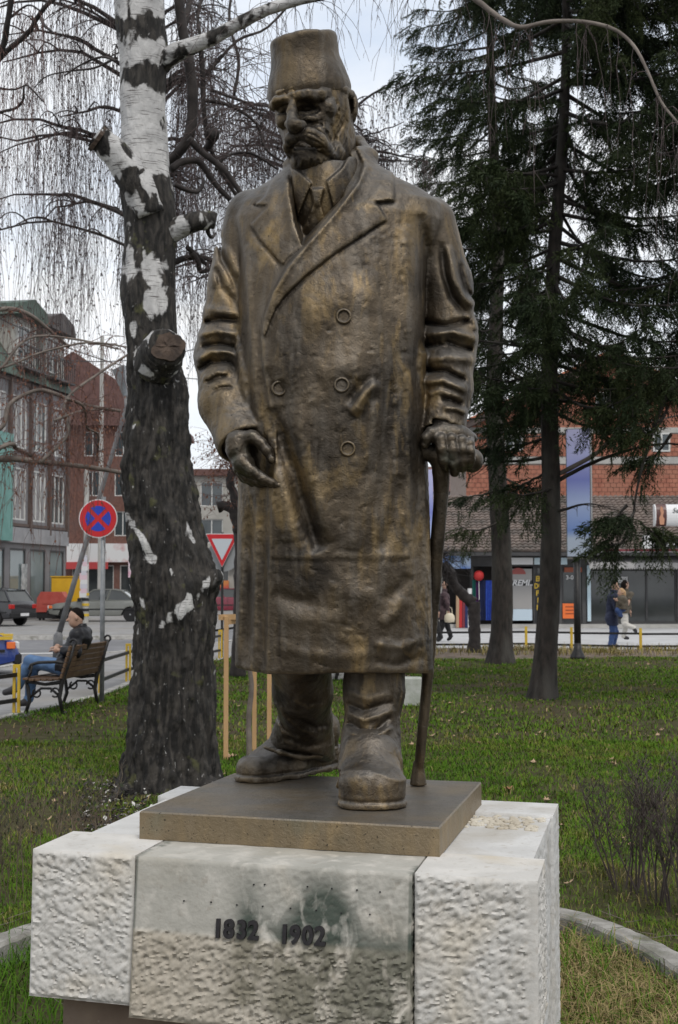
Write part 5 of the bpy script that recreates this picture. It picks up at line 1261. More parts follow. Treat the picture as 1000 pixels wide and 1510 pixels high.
    if hair:
        def f_h(X):
            h = Vector(J['head']); fdir = Vector(J['face']).normalized(); az = math.atan2(fdir.y, fdir.x) + math.pi / 2
            d = s_ell(X, h + Vector((0, 0, .012)) - fdir * .006, (.081 * K, .100 * K, .121 * K), az)
            if hair == 'long': d = smin(d, s_cone(X, tuple(h - fdir * .05), tuple(h - fdir * .06 + Vector((0, 0, -.22))), .08, .06), .03); d = smax(d, s_plane(X, h + fdir * .045 + Vector((0, 0, 0)), fdir), .01)
            else:
                d = smax(d, -(s_plane(X, h + Vector((0, 0, .060)) + fdir * .02, (Vector((0, 0, 1)) - fdir * .85).normalized())), .01)
            return d - (vnoise(X[0] * 60, X[1] * 60, X[2] * 60) - .5) * .008
        V, F = sdf_mesh(f_h, lo, hi, res * .8, coarse=3); link('hair', V, F, mats['hair'], root, True, True)
    return root
def p_(u, v, Y): return tuple(P(u, v, Y))
Y0 = 17.35
J = dict(head=p_(112, 911, Y0 + .15), face=(-.95, -.25, -.05), neck=p_(119, 926, Y0 + .18), shl=p_(113, 936, Y0 - .02), shr=p_(125, 934, Y0 + .38), hipl=p_(86, 986, Y0 - .02), hipr=p_(92, 982, Y0 + .28),
         ell=p_(113, 962, Y0 - .12), hal=p_(88, 959, Y0 - .02), elr=p_(118, 958, Y0 + .45), har=p_(90, 955, Y0 + .30), knl=p_(44, 975, Y0 + .0), kn_=0, anl=p_(36, 1015, Y0 + .15), tol=p_(22, 1022, Y0 + .15), knr=p_(50, 978, Y0 + .25), anr=p_(43, 1030, Y0 + .25), tor=p_(32, 1037, Y0 + .22))
J.pop('kn_'); J['hipl'] = p_(92, 984, Y0 - .02); J['hipr'] = p_(97, 981, Y0 + .28)
J['anl'] = p_(26, 1012, Y0 + .12); J['tol'] = p_(8, 1021, Y0 + .12)
figure('person', 'man in black leather jacket and blue jeans sitting cross-legged on the park bench', (J['hipl'][0], J['hipl'][1], 0), J, dict(skin=M_SKIN, top=M_LEATH, leg=M_JEAN, shoe=M_SHOE, hair=M_HAIR), hair='short', res=.014)
M_NAVYC = pmat('navy_parka', (.010, .014, .035), (.018, .024, .055), rough=.85, scale=9); M_DJ = pmat('dark_jeans', (.018, .04, .12), (.035, .07, .18), rough=.9, scale=7)
Y0 = 34.3
J = dict(head=p_(907, 863, Y0), face=(.9, -.2, -.35), neck=p_(905, 873, Y0), shl=p_(905, 880, Y0 - .2), shr=p_(902, 880, Y0 + .2), hipl=p_(902, 912, Y0 - .1), hipr=p_(901, 912, Y0 + .1), ell=p_(908, 896, Y0 - .26), hal=p_(914, 890, Y0 - .12), elr=p_(908, 896, Y0 + .26), har=p_(914, 889, Y0 + .1),
         knl=p_(904, 932, Y0 - .12), anl=p_(900, 952, Y0 - .14), tol=p_(907, 955, Y0 - .16), knr=p_(908, 932, Y0 + .1), anr=p_(905, 950, Y0 + .14), tor=p_(911, 953, Y0 + .14))
figure('person', 'man in a long navy parka and jeans standing on the shop pavement', (J['hipl'][0], Y0, 0), J, dict(skin=M_SKIN, top=M_NAVYC, leg=M_DJ, shoe=M_SHOE, hair=M_HAIR), hair='short', coatlen=P(0, 922, Y0).z, clothes='parka')
M_OLIVE = pmat('olive_jacket', (.06, .05, .035), (.09, .075, .055), rough=.9, scale=8); M_WHT = pmat('white_trousers', (.50, .48, .44), rough=.9); M_BLOND = pmat('blond_hair', (.32, .19, .09), (.42, .27, .14), rough=.7, scale=20)
Y0 = 37.5
J = dict(head=p_(922, 862, Y0), face=(.9, .3, 0), neck=p_(923, 871, Y0), shl=p_(924, 878, Y0 - .17), shr=p_(923, 878, Y0 + .17), hipl=p_(920, 902, Y0 - .08), hipr=p_(920, 902, Y0 + .08), ell=p_(931, 876, Y0 - .24), hal=p_(928, 885, Y0 - .34), elr=p_(927, 890, Y0 + .24), har=p_(929, 900, Y0 + .24),
         knl=p_(921, 920, Y0 - .08), anl=p_(935, 926, Y0 - .10), tol=p_(938, 931, Y0 - .1), knr=p_(923, 921, Y0 + .08), anr=p_(920, 938, Y0 + .1), tor=p_(926, 941, Y0 + .1))
wm = figure('person', 'woman in olive jacket and white trousers walking behind the man in the parka', (J['hipl'][0], Y0, 0), J, dict(skin=M_SKIN, top=M_OLIVE, leg=M_WHT, shoe=M_SHOE, hair=M_HAIR), hair='long')
Y0 = 33.9
chd = figure('person', 'fair-haired child held against the chest of the man in the parka', p_(917, 905, Y0), dict(head=p_(916, 874, Y0), face=(-.8, -.3, 0), neck=p_(917, 880, Y0), shl=p_(917, 884, Y0 - .1), shr=p_(918, 884, Y0 + .1), hipl=p_(917, 896, Y0 - .06), hipr=p_(917, 896, Y0 + .06), ell=p_(915, 889, Y0 - .14), hal=p_(911, 886, Y0 - .1), elr=p_(915, 889, Y0 + .14), har=p_(911, 886, Y0 + .1),
        knl=p_(912, 900, Y0 - .08), anl=p_(915, 908, Y0 - .1), tol=p_(914, 910, Y0 - .1), knr=p_(912, 900, Y0 + .08), anr=p_(915, 908, Y0 + .1), tor=p_(914, 910, Y0 + .1)), dict(skin=M_SKIN, top=M_OLIVE, leg=M_DJ, shoe=M_SHOE, hair=M_BLOND), hair='long', res=.02, K=.9)
M_PLUM = pmat('plum_coat', (.05, .03, .035), (.08, .05, .055), rough=.9, scale=8); M_BK = pmat('black_cloth', (.01, .01, .011), rough=.8)
Y0 = 38.6
J = dict(head=p_(657, 862, Y0), face=(-.9, -.3, 0), neck=p_(656, 871, Y0), shl=p_(655, 878, Y0 - .17), shr=p_(656, 878, Y0 + .17), hipl=p_(655, 902, Y0 - .08), hipr=p_(655, 902, Y0 + .08), ell=p_(660, 890, Y0 - .24), hal=p_(661, 901, Y0 - .22), elr=p_(656, 890, Y0 + .24), har=p_(654, 901, Y0 + .24),
         knl=p_(652, 921, Y0 - .08), anl=p_(648, 939, Y0 - .10), tol=p_(643, 943, Y0 - .1), knr=p_(659, 921, Y0 + .08), anr=p_(665, 938, Y0 + .1), tor=p_(661, 943, Y0 + .1))
wm2 = figure('person', 'woman in a plum coat with black boots walking near the crooked stump tree', (J['hipl'][0], Y0, 0), J, dict(skin=M_SKIN, top=M_PLUM, leg=M_BK, shoe=M_BK, hair=M_HAIR), hair='long', coatlen=P(0, 914, Y0).z, clothes='coat')
bg_ = thing('handbag', 'cream handbag carried by the woman in the plum coat', 'handbag', p_(663, 918, Y0 - .25), 0)
m = MB(); m.lathe([(.02, 0), (.15, .01), (.17, .1), (.15, .2), (.08, .26), (.02, .27)], 14); o = m.build('bag_body', pmat('cream_leather', (.60, .53, .40), rough=.5), bg_, smooth=True); o.scale = (.9, .45, 1)
MB().tube([(-.08, 0, .25), (-.06, 0, .4), (0, 0, .44), (.06, 0, .4), (.08, 0, .25)], .012, 6).build('strap', MATS['cream_leather'], bg_)
Y0 = 38.2
J2 = {k: (v if k == 'face' else (v[0] - .32, v[1] - .5, v[2])) for k, v in J.items()}
figure('person', 'person in black clothes mostly hidden by the cane, beside the woman in plum', (J2['hipl'][0], Y0, 0), J2, dict(skin=M_SKIN, top=M_BK, leg=M_BK, shoe=M_BK, hair=M_HAIR), hair='short', clothes='jacket')

# ---- cars: lofted bodies with cut wheel arches, glass, lamps, wheels
def car(name, lab, loc, rz, paint, kind='saloon', L_=4.4, W_=1.72, H_=1.42, stripe=None, cat='car'):
    root = thing(name, lab, cat, loc, rz)          # local +x = front
    h = L_ / 2; wb = L_ * .30
    if kind == 'saloon': low = [(-h, .42, .80), (-h + .12, .30, .92), (-h + .75, .27, .95), (-.6, .25, .93), (.3, .25, .92), (.75, .25, .92), (h - .35, .28, .80), (h - .05, .34, .68), (h, .42, .58)]; top = [(-h + .72, .94), (-h + 1.25, H_ - .06), (-.5, H_), (.25, H_ - .02), (.95, .93)]
    else: low = [(-h, .45, .85), (-h + .08, .32, .98), (-h + .5, .28, .99), (-.6, .25, .97), (.3, .25, .95), (.85, .26, .93), (h - .35, .28, .84), (h - .06, .34, .70), (h, .42, .58)]; top = [(-h + .12, .98), (-h + .42, H_ - .08), (-.6, H_), (.3, H_ - .02), (1.05, .94)]
    # body: cross-sections along x
    V = []; F = []; n = 10
    xs = np.linspace(-h, h, 47)
    lx = [a[0] for a in low]
    for x in xs:
        zb = np.interp(x, lx, [a[1] for a in low]); zt_ = np.interp(x, lx, [a[2] for a in low])
        e = 1 - .10 * max(0, (abs(x) - h + .5) / .5) ** 2
        for cxw in (wb + .02, -wb - .05):
            dd = abs(x - cxw)
            if dd < .36: zb = max(zb, .30 + math.sqrt(max(0, .36 ** 2 - dd ** 2)) * .95)
        w2 = W_ / 2 * e
        pr = [(-w2 + .06, zb), (-w2, zb + .03), (-w2 - .01, (zb + zt_) / 2), (-w2 + .03, zt_ - .06), (-w2 + .10, zt_), (w2 - .10, zt_), (w2 - .03, zt_ - .06), (w2 + .01, (zb + zt_) / 2), (w2, zb + .03), (w2 - .06, zb)]
        V += [(x, a, b) for a, b in pr]
    for i in range(len(xs) - 1):
        for k in range(n): a = i * n + k; b = i * n + (k + 1) % n; F.append((a, b, b + n, a + n))
    F += [tuple(range(n))[::-1], tuple(range((len(xs) - 1) * n, len(xs) * n))]
    bo = link('body', V, F, paint, root); smooth_by_angle(bo, 35)
    # cabin: pillars + roof as painted shell, glass set 12 mm behind
    def cabin(inset, zoff, xin):
        V = []; t = top
        for x, z in t:
            f = (z - .93) / (H_ - .93); w2 = W_ / 2 - .10 - .16 * f - inset
            xx = x + (xin if x < 0 else -xin)
            V += [(xx, -w2, z - zoff), (xx, w2, z - zoff)]
        V += [(top[0][0] + xin, -(W_ / 2 - .10 - inset), .90), (top[0][0] + xin, W_ / 2 - .1 - inset, .90), (top[-1][0] - xin, -(W_ / 2 - .10 - inset), .90), (top[-1][0] - xin, W_ / 2 - .1 - inset, .90)]
        return V
    V = cabin(0, 0, 0)
    link('glasshouse', V, [(0, 1, 3, 2), (2, 3, 5, 4), (4, 5, 7, 6), (6, 7, 9, 8), (0, 2, 4, 6, 8, 12), (9, 7, 5, 3, 1, 11, 13), (10, 11, 1, 0), (12, 8, 9, 13)], M_GLASS2, root)
    m = MB()
    for s_ in (0, 1):
        pts = [Vector(V[2 * i + s_]) for i in range(5)]
        for a, b in zip(pts[:-1], pts[1:]): m.beam(a, b, .07, .05)
        mid = V[4 + s_]; q = (mid[0] + .15, (W_ / 2 - .09) * (1 if s_ else -1), .93); m.beam(mid if True else q, q, .07, .05)
        m.beam((top[0][0], (W_ / 2 - .09) * (1 if s_ else -1), .93), (top[-1][0], (W_ / 2 - .09) * (1 if s_ else -1), .93), .06, .04)
    r0, r1 = top[1], top[3]; w2 = W_ / 2 - .24
    m.add([(r0[0] - .05, -w2, r0[1] + .0), (r0[0] - .05, w2, r0[1] + .0), (top[2][0], w2 + .02, H_ + .02), (top[2][0], -w2 - .02, H_ + .02), (r1[0] + .05, w2, r1[1] + .01), (r1[0] + .05, -w2, r1[1] + .01)], [(0, 3, 2, 1), (3, 5, 4, 2)])
    m.build('roof', paint, root)
    for s_ in (-1, 1):
        for cxw in (wb + .02, -wb - .05):
            wg = MB(); prof = [(.18, -.09), (.29, -.095), (.31, -.06), (.31, .06), (.29, .095), (.18, .09)]
            wh = MB().lathe(prof, 22).build('wheel', M_BK, root, smooth=False); wh.location = (cxw, s_ * (W_ / 2 - .10), .31 - (-loc[2] if False else 0)); wh.rotation_euler = (math.pi / 2, 0, 0)
            rm = MB().lathe([(.02, -.098), (.05, -.085), (.15, -.088), (.19, -.075), (.19, .075), (.15, .088), (.05, .085), (.02, .098)], 18).build('rim', M_POLE, wh)
    for s_ in (-1, 1):
        MB().box(h - .06, h + .012, s_ * (W_ / 2 - .28) - .16, s_ * (W_ / 2 - .28) + .16, .56, .70, .02).build('headlight', M_WS, root)
        MB().box(h - .22, h - .07, s_ * (W_ / 2 - .02) - .03, s_ * (W_ / 2 - .02) + .022, .58, .70, .01).build('indicator', M_ORG, root)
        MB().box(-h - .012, -h + .10, s_ * (W_ / 2 - .17) - .13, s_ * (W_ / 2 - .17) + .155, .68, .86, .02).build('tail_light', pmat('tail_red', (.40, .015, .012), rough=.25), root)
        MB().box(.75, .9, s_ * (W_ / 2 + .06) - .07, s_ * (W_ / 2 + .06) + .07, .93, 1.04, .02).build('mirror', M_BK, root)
        for q in (-.25, .75): MB().box(q - .006, q + .006, s_ * (W_ / 2 + .004) - .008, s_ * (W_ / 2 + .004) + .008, .35, .90).build('door_gap', M_BK, root)
        MB().box(-h + .2, h - .25, s_ * (W_ / 2 + .012) - .008, s_ * (W_ / 2 + .012) + .008, .52, .57).build('side_moulding', M_BK, root)
    MB().box(h - .10, h + .05, -W_ / 2 + .06, W_ / 2 - .06, .30, .50, .03).build('bumper', M_BK if stripe or kind == 'saloon' else paint, root)
    MB().box(-h - .05, -h + .10, -W_ / 2 + .06, W_ / 2 - .06, .32, .54, .03).build('bumper', M_BK, root)
    MB().box(-h - .066, -h - .051, -.26, .26, .40, .51).build('number_plate', M_WS, root); MB().box(h + .051, h + .066, -.26, .26, .36, .46).build('number_plate', M_WS, root)
    if stripe:
        MB().box(-h + .3, h - .12, -W_ / 2 - .024, -W_ / 2 - .006, .74, .80).build('yellow_stripe', stripe, root); MB().box(-h + .3, h - .12, W_ / 2 + .006, W_ / 2 + .024, .74, .80).build('yellow_stripe', stripe, root)
        MB().box(.9, h - .1, -W_ / 2 + .12, -W_ / 2 + .3, .80, .835).build('yellow_stripe', stripe, root)
    return root
s0 = G(72, 916, -.03)
car('parked_car', 'olive grey saloon car parked side-on behind the seated man', (xu(74, 60.0) + 2.2, 60.6, -.03), math.pi, pmat('olive_car_paint', (.16, .165, .15), (.18, .185, .17), rough=.3, coat=.5, scale=2), L_=4.5)
car('parked_car', 'black hatchback parked tail towards us at the left edge of the photo', (xu(30, 53.0) - 1.75, 54.2, -.03), math.pi - .42, pmat('black_car_paint', (.018, .018, .022), rough=.22, coat=.6), 'hatch', L_=4.0, H_=1.48)
car('taxi', 'blue car with a yellow stripe, only its front corner in the photo', (-7.85, 24.15, -.11), .33, pmat('blue_car_paint', (.012, .035, .19), rough=.25, coat=.6), 'hatch', L_=4.1, H_=1.45, stripe=M_YEL)
car('parked_car', 'dark red car parked in the far street between birch and statue', (xu(338, 72), 73, -.03), .2, pmat('red_car_paint', (.18, .012, .03), rough=.25, coat=.5), 'hatch', L_=4.0)
# yellow kiosk box and red skip
yb = thing('kiosk_box', 'bright yellow metal cabinet standing behind the olive saloon car', 'cabinet', (xu(76, 64), 64, -.03), -.05)
MB().box(0, 1.5, 0, 1.0, .08, 1.98, .03).build('cabinet_body', pmat('yellow_metal', (.68, .40, .015), (.60, .34, .015), scale=2, rough=.4), yb); MB().box(.05, 1.45, .05, .95, 0, .08).build('plinth', M_DARKM, yb)
MB().box(.04, .74, -.014, -.001, .2, 1.85).build('door_panel', MATS['yellow_metal'], yb); MB().box(.77, 1.46, -.014, -.001, .2, 1.85).build('door_panel', MATS['yellow_metal'], yb); MB().box(.70, .72, -.03, -.014, .9, 1.1).build('handle', M_DARKM, yb); MB().box(-.03, 1.53, -.04, 1.03, 1.98, 2.03).build('lid', MATS['yellow_metal'], yb)
rb = thing('refuse_skip', 'red refuse container with black base beside the yellow cabinet', 'container', (xu(53, 61.5), 61.7, -.03), 0)
m = MB(); m.prism([(0, .38), (1.25, .38), (1.3, 1.05), (1.15, 1.3), (.2, 1.3), (.03, 1.0)], 0, 1.0); m.build('container_body', pmat('faded_red', (.36, .05, .035), (.42, .08, .06), scale=3, rough=.5), rb); MB().box(.02, 1.28, .03, .97, .1, .38).build('base', M_BK, rb); MB().box(.3, 1.0, -.02, -.002, .75, 1.15).build('flap', MATS['faded_red'], rb)
for x in (.15, 1.1):
    for y in (.12, .85): MB().tube([(x, y, .06), (x + .001, y + .05, .06)], .06, 10).build('castor', M_BK, rb)
# totem with advertising, black post
tp = G(852, 972); tt = thing('advertising_totem', 'tall blue and white advertising totem on a black post before the shops', 'sign', (tp.x, tp.y, 0), -.30)
s_ = tp.y / FPX; z0, z1 = EYE + (HZ - 822) * s_, EYE + (HZ - 632) * s_
MB().tube([(0, 0, -.05), (0, 0, z0 + .05)], .075, 12).build('post', M_IRON, tt, smooth=True); MB().lathe([(.17, 0), (.16, .06), (.09, .2), (.075, .35)], 14).build('post_foot', M_IRON, tt, smooth=True)
MB().box(-.20, .33, -.13, .13, z0, z1, .01).build('light_box', pmat('totem_grey', (.10, .11, .115), (.13, .14, .145), scale=2, rough=.4), tt)
m_ = bpy.data.materials.new('totem_print'); m_.use_nodes = True; n, l = rampmix(m_); tc = n.new('ShaderNodeTexCoord'); sx_ = n.new('ShaderNodeSeparateXYZ'); l(tc.outputs['Generated'], sx_.inputs[0]); rp_ = n.new('ShaderNodeValToRGB'); e = rp_.color_ramp.elements
e[0].position = 0.0; e[0].color = (.42, .48, .58, 1); e[1].position = 1; e[1].color = (.42, .42, .62, 1)
for p__, c_ in ((.14, (.40, .47, .58, 1)), (.20, (.16, .26, .55, 1)), (.42, (.36, .44, .66, 1)), (.6, (.17, .20, .50, 1)), (.8, (.36, .38, .62, 1))): q = e.new(p__); q.color = c_
l(sx_.outputs[2], rp_.inputs[0]); l(rp_.outputs[0], n['Principled BSDF'].inputs['Base Color']); n['Principled BSDF'].inputs['Roughness'].default_value = .3
MB().box(-.18, .31, -.142, -.131, z0 + .02, z1 - .02).build('poster_face', m_, tt); MB().box(-.18, .31, .131, .142, z0 + .02, z1 - .02).build('poster_face', m_, tt)
# a second banner glimpsed between coat and cane
bb = thing('street_banner', 'narrow blue and white banner glimpsed between coat and cane', 'banner', (xu(629, 40), 40, 0), .1)
MB().tube([(-.22, 0, 0), (-.22, 0, 5.2)], .04, 8).build('post', M_POLE, bb); MB().box(-.16, .2, -.012, .012, 1.8, 5.0).build('banner_cloth', m_, bb)
# utility poles on the left street
for u, Y, va, r_, lab in ((127, 58, 690, .14, 'concrete pole papered with notices behind the olive saloon car'), (148, 84, 492, .16, 'tall wooden pole rising past the brown roof')):
    b = xu(u, Y); o = thing('utility_pole', lab, 'pole', (b, Y, -.05), 0); zt_ = EYE + (HZ - va) * Y / FPX
    MB().tube([(0, 0, 0), (0, 0, zt_)], [r_, r_ * .75], 10).build('shaft', M_CONC, o)
    if Y == 58:
        for k in range(9):
            MB().box(-.17 + rnd.uniform(-.08, .08), .1 + rnd.uniform(-.05, .1), -.17 - .004 * k, -.165 - .004 * k, 1.1 + k * .19, 1.38 + k * .19).build('notice', pmat('paper%d' % (k % 3), [(.6, .6, .6), (.6, .45, .5), (.5, .5, .55)][k % 3], rough=.8), o)
        for k in range(5): MB().lathe([(.155, .3 + k * .22), (.155, .41 + k * .22)], 10).build('hazard_band', M_YEL if k % 2 == 0 else M_BK, o)
    else: MB().beam((-.9, 0, zt_ - .5), (.9, 0, zt_ - .5), .1, .1).build('crossarm', M_BROWNF, o)
# white block out on the grass behind the legs
wb_ = G(606, 1040); o = thing('utility_cover', 'pale concrete block standing in the lawn behind the right boot', 'block', (wb_.x, wb_.y + .2, 0), -.1)
MB().box(-.16, .16, -.12, .12, -.05, .36, .02).build('block_body', pmat('pale_block', (.42, .43, .40), (.30, .32, .27), scale=8, rough=.9, bump=.4), o)
# staked sapling
sk = G(333, 1121)
M_STK = pmat('new_timber', (.42, .25, .11), (.50, .31, .15), rough=.7, scale=14, stretch=(1, 1, .12), bump=.2)
st = thing('tree_stakes', 'pale timber stakes and crossbar framing the young birch sapling', 'stakes', (sk.x + .2, sk.y, 0), 0)
def stake(u, vb, vt=905, w_=.042):
    b = G(u, vb); zt_ = EYE + (HZ - vt) * b.y / FPX; MB().box(b.x - w_ / 2, b.x + w_ / 2, b.y - .02, b.y + .02, -.1, zt_, .004).build('stake', M_STK, st, True)
    return b
a = stake(333, 1121, 908); b = stake(375, 1112, 908, .04); c = stake(397, 1095, 908, .045)
zt_ = EYE + (HZ - 910) * a.y / FPX
MB().beam((a.x - .06, a.y - .03, zt_), (b.x + .05, b.y - .02, zt_), .03, .05).build('crossbar', M_STK, st, True); MB().beam((a.x, a.y + .0, zt_ - .045), (c.x + .02, c.y + .03, zt_ - .045), .03, .045).build('crossbar', M_STK, st, True)
# ================================================================== stone pedestal
def stone_mat(name, c1, c2, c3, stain=0.0, bs=70, bst=.6, warm=None):
    m = bpy.data.materials.new(name); m.use_nodes = True; n, l = rampmix(m); b = n['Principled BSDF']; b.inputs['Roughness'].default_value = .9
    tc = n.new('ShaderNodeTexCoord')
    def noise(sc, det=5, st=(1, 1, 1), dist=0): 
        mp = n.new('ShaderNodeMapping'); mp.inputs['Scale'].default_value = st; l(tc.outputs['Object'], mp.inputs[0]); a = n.new('ShaderNodeTexNoise'); a.inputs['Scale'].default_value = sc; a.inputs['Detail'].default_value = det; a.inputs['Distortion'].default_value = dist; l(mp.outputs[0], a.inputs[0]); return a.outputs[0]
    def ramp(s_, p0, p1, a, bb): r_ = n.new('ShaderNodeValToRGB'); e = r_.color_ramp.elements; e[0].position = p0; e[1].position = p1; e[0].color = (*a, 1); e[1].color = (*bb, 1); l(s_, r_.inputs[0]); return r_.outputs[0]
    def mix(f, a, bb, mode='MIX'):
        x = n.new('ShaderNodeMix'); x.data_type = 'RGBA'; x.blend_type = mode; l(f, x.inputs[0])
        for i, s_ in ((6, a), (7, bb)):
            if isinstance(s_, tuple): x.inputs[i].default_value = (*s_, 1)
            else: l(s_, x.inputs[i])
        return x.outputs[2]
    col = ramp(noise(7, 6), .35, .68, c1, c2)
    col = mix(ramp(noise(2.6, 5, dist=.4), .52, .68, (0, 0, 0), (.8, .8, .8)), col, c3)
    col = mix(ramp(noise(38, 4), .60, .72, (0, 0, 0), (.5, .5, .5)), col, (.34, .30, .25))
    if stain:
        at = n.new('ShaderNodeAttribute'); at.attribute_name = 'stain'
        dk = n.new('ShaderNodeMath'); dk.operation = 'MULTIPLY'; l(at.outputs['Fac'], dk.inputs[0]); l(ramp(noise(16, 8, (1, 1, .6), .7), .34, .50, (0, 0, 0), (1, 1, 1)), dk.inputs[1])
        col = mix(dk.outputs[0], col, (.060, .075, .060))
        at2 = n.new('ShaderNodeAttribute'); at2.attribute_name = 'warm'; col = mix(at2.outputs['Fac'], col, (.40, .335, .25))
    geo = n.new('ShaderNodeNewGeometry'); col = mix(ramp(geo.outputs['Pointiness'], .44, .498, (.45, .45, .45), (0, 0, 0)), col, (.24, .22, .19))
    l(col, b.inputs['Base Color'])
    bu = n.new('ShaderNodeBump'); bu.inputs['Strength'].default_value = bst; bu.inputs['Distance'].default_value = .004; l(noise(bs, 6), bu.inputs['Height']); l(bu.outputs[0], b.inputs['Normal'])
    return m
M_STONE = stone_mat('hewn_limestone', (.49, .475, .445), (.60, .58, .545), (.50, .445, .355))
M_PANEL = stone_mat('stained_limestone', (.42, .40, .355), (.52, .495, .445), (.42, .375, .30), 1.0)
M_SIDE = stone_mat('rough_side_stone', (.48, .475, .46), (.58, .575, .56), (.40, .375, .33))
M_BASE = stone_mat('brown_footing', (.14, .10, .075), (.20, .15, .11), (.17, .13, .10))
PA = PL_ANG; ex = Vector((math.cos(PA), math.sin(PA), 0)); ey = Vector((-math.sin(PA), math.cos(PA), 0))
ZT = .79
Ofl = G(48, 1252, ZT); Ofr = G(793, 1300, ZT)
PA = math.atan2(Ofr.y - Ofl.y, Ofr.x - Ofl.x)
WT = (Ofr - Ofl).length
ped = thing('stone_pedestal', 'white rough-hewn stone pedestal inscribed 1832 1902 on a brown footing', 'pedestal', (Ofl.x, Ofl.y, -.12), PA)
ZB = .352
def hewn(x, z, s=1.0, seed=0.0):
    """diagonal chisel marks"""
    c = -.42 if seed in (1.0, 6.0) else .36
    a = x * .90 + z * c; b = -x * c + z * .90
    n = fbm(a * 36 + seed, b * 98, seed + a * 0, 3, .5)
    n2 = vnoise(a * 110 + seed, b * 110, seed * 2 + a * 0)
    n = 1 - np.abs(n - .5) * 5
    return (n - .5) * .0058 * s + (n2 - .5) * .006 * s
def block(name, x0, x1, y0, y1, z0, z1, mat, amp=1.0, lean=0.0, proud=0.0, res=.0055, seed=0.0, side=True, stain=None, skew=-.085):
    """rough front (and right side) as real relief; local frame, front at y0, bottom leans out by lean"""
    V = []; F = []; H_ = z1 - z0
    margin = .012
    nx = int((x1 - x0) / res); nz_ = int(H_ / res)
    xs = np.linspace(x0, x1, nx + 1); zs = np.linspace(z0, z1, nz_ + 1)
    Xg, Zg = np.meshgrid(xs, zs, indexing='ij')
    ed = np.minimum(np.minimum(Xg - x0, x1 - Xg), np.minimum(Zg - z0, z1 - Zg))
    A = amp(Xg, Zg) if callable(amp) else amp
    rel = hewn(Xg, Zg, 1, seed) * A * sstep(0, margin, ed) + .004 * A * sstep(0, margin, ed)
    Yg = y0 - lean * (z1 - Zg) / H_ - proud - rel
    # worn arrises
    Yg = Yg + .004 * (1 - sstep(0, .008, ed))
    Vf = np.stack([Xg.ravel(), Yg.ravel(), Zg.ravel()], 1)
    I = (np.arange(nx)[:, None] * (nz_ + 1) + np.arange(nz_)[None, :]).ravel()
    Ff = np.stack([I, I + nz_ + 1, I + nz_ + 2, I + 1], 1)
    ny = max(2, int((y1 - y0) / (res * 1.3)))
    ts = np.linspace(0, 1, ny + 1)
    def edge(ix, jz): return Yg[ix, jz]
    # sides: right and left, joined to the front edge
    allV = [Vf]; allF = [Ff]; base = len(Vf)
    for sgn, ix, xv in ((1, nx, x1), (-1, 0, x0)):
        yf = Yg[ix, :]
        Yg2 = yf[:, None] + (y1 - yf)[:, None] * ts[None, :]; Zg2 = np.repeat(zs[:, None], ny + 1, 1)
        ed2 = np.minimum(np.minimum(Zg2 - z0, z1 - Zg2), np.minimum(Yg2 - yf[:, None], y1 - Yg2))
        r2 = (hewn(Yg2 + 3 * seed, Zg2, 1.1, seed + 5) + .002) * sstep(0, .02, ed2) * (1.0 if side else 0.2) * (amp if not callable(amp) else 1)
        Xg2 = xv + sgn * r2
        v2 = np.stack([Xg2.ravel(), Yg2.ravel(), Zg2.ravel()], 1)
        I = (np.arange(nz_)[:, None] * (ny + 1) + np.arange(ny)[None, :]).ravel()
        f2 = np.stack([I, I + 1, I + ny + 2, I + ny + 1], 1) + base
        if sgn < 0: f2 = f2[:, ::-1]
        allV.append(v2); allF.append(f2); base += len(v2)
    # top with slight unevenness
    nyt = max(2, int((y1 - y0) / .02)); nxt = max(2, int((x1 - x0) / .02)); idx = np.round(np.linspace(0, nx, nxt + 1)).astype(int)
    xt = xs[idx]; yf = Yg[idx, nz_]; tt_ = np.linspace(0, 1, nyt + 1)
    Yt = yf[:, None] + (y1 - yf)[:, None] * tt_[None, :]; Xt = np.repeat(xt[:, None], nyt + 1, 1)
    edt = np.minimum(tt_, 1 - tt_)[None, :] * (y1 - y0); edx = np.minimum(Xt - x0, x1 - Xt)
    Zt = z1 + (fbm(Xt * 14, Yt * 14, Xt * 0, 3) - .55) * .006 * sstep(0, .02, np.minimum(edt, edx))
    v3 = np.stack([Xt.ravel(), Yt.ravel(), Zt.ravel()], 1); I = (np.arange(nxt)[:, None] * (nyt + 1) + np.arange(nyt)[None, :]).ravel()
    f3 = np.stack([I, I + nyt + 1, I + nyt + 2, I + 1], 1) + base
    allV.append(v3); allF.append(f3); base += len(v3)
    v4 = np.array([(x0, y0 - lean - proud, z0), (x1, y0 - lean - proud, z0), (x1, y1, z0), (x0, y1, z0), (x0, y1, z1), (x1, y1, z1)])
    f4 = np.array([(0, 3, 2, 1), (2, 3, 4, 5)]) + base; allV.append(v4); allF.append(f4)
    V = np.concatenate(allV); V[:, 0] += skew * np.maximum(V[:, 1], 0); F = np.concatenate(allF)
    at = None
    if stain:
        st, wm_ = stain(V[:, 0], V[:, 2]); at = {'stain': st, 'warm': wm_}
    o = link(name, V, F, mat, ped, False, False, attrs=at); smooth_by_angle(o, 50); return o
z0 = ZB + .12; z1 = ZT + .12
LOC = lambda u, v: (rotz(G(u, v, ZT) - Vector((Ofl.x, Ofl.y, 0)), -PA))
xa = LOC(211, 1257)[0]; xb = LOC(609, 1289)[0]
DP = .31
block('stone_block', 0, xa - .003, 0, DP, z0, z1, M_STONE, 1.0, lean=.012, seed=1.0)
block('stone_block', xb + .003, WT, 0, DP, z0, z1, M_STONE, lambda X, Z: .06 + .94 * sstep(.022, .034, WT - X + .004 * np.sin(Z * 40)), lean=.012, seed=9.0)
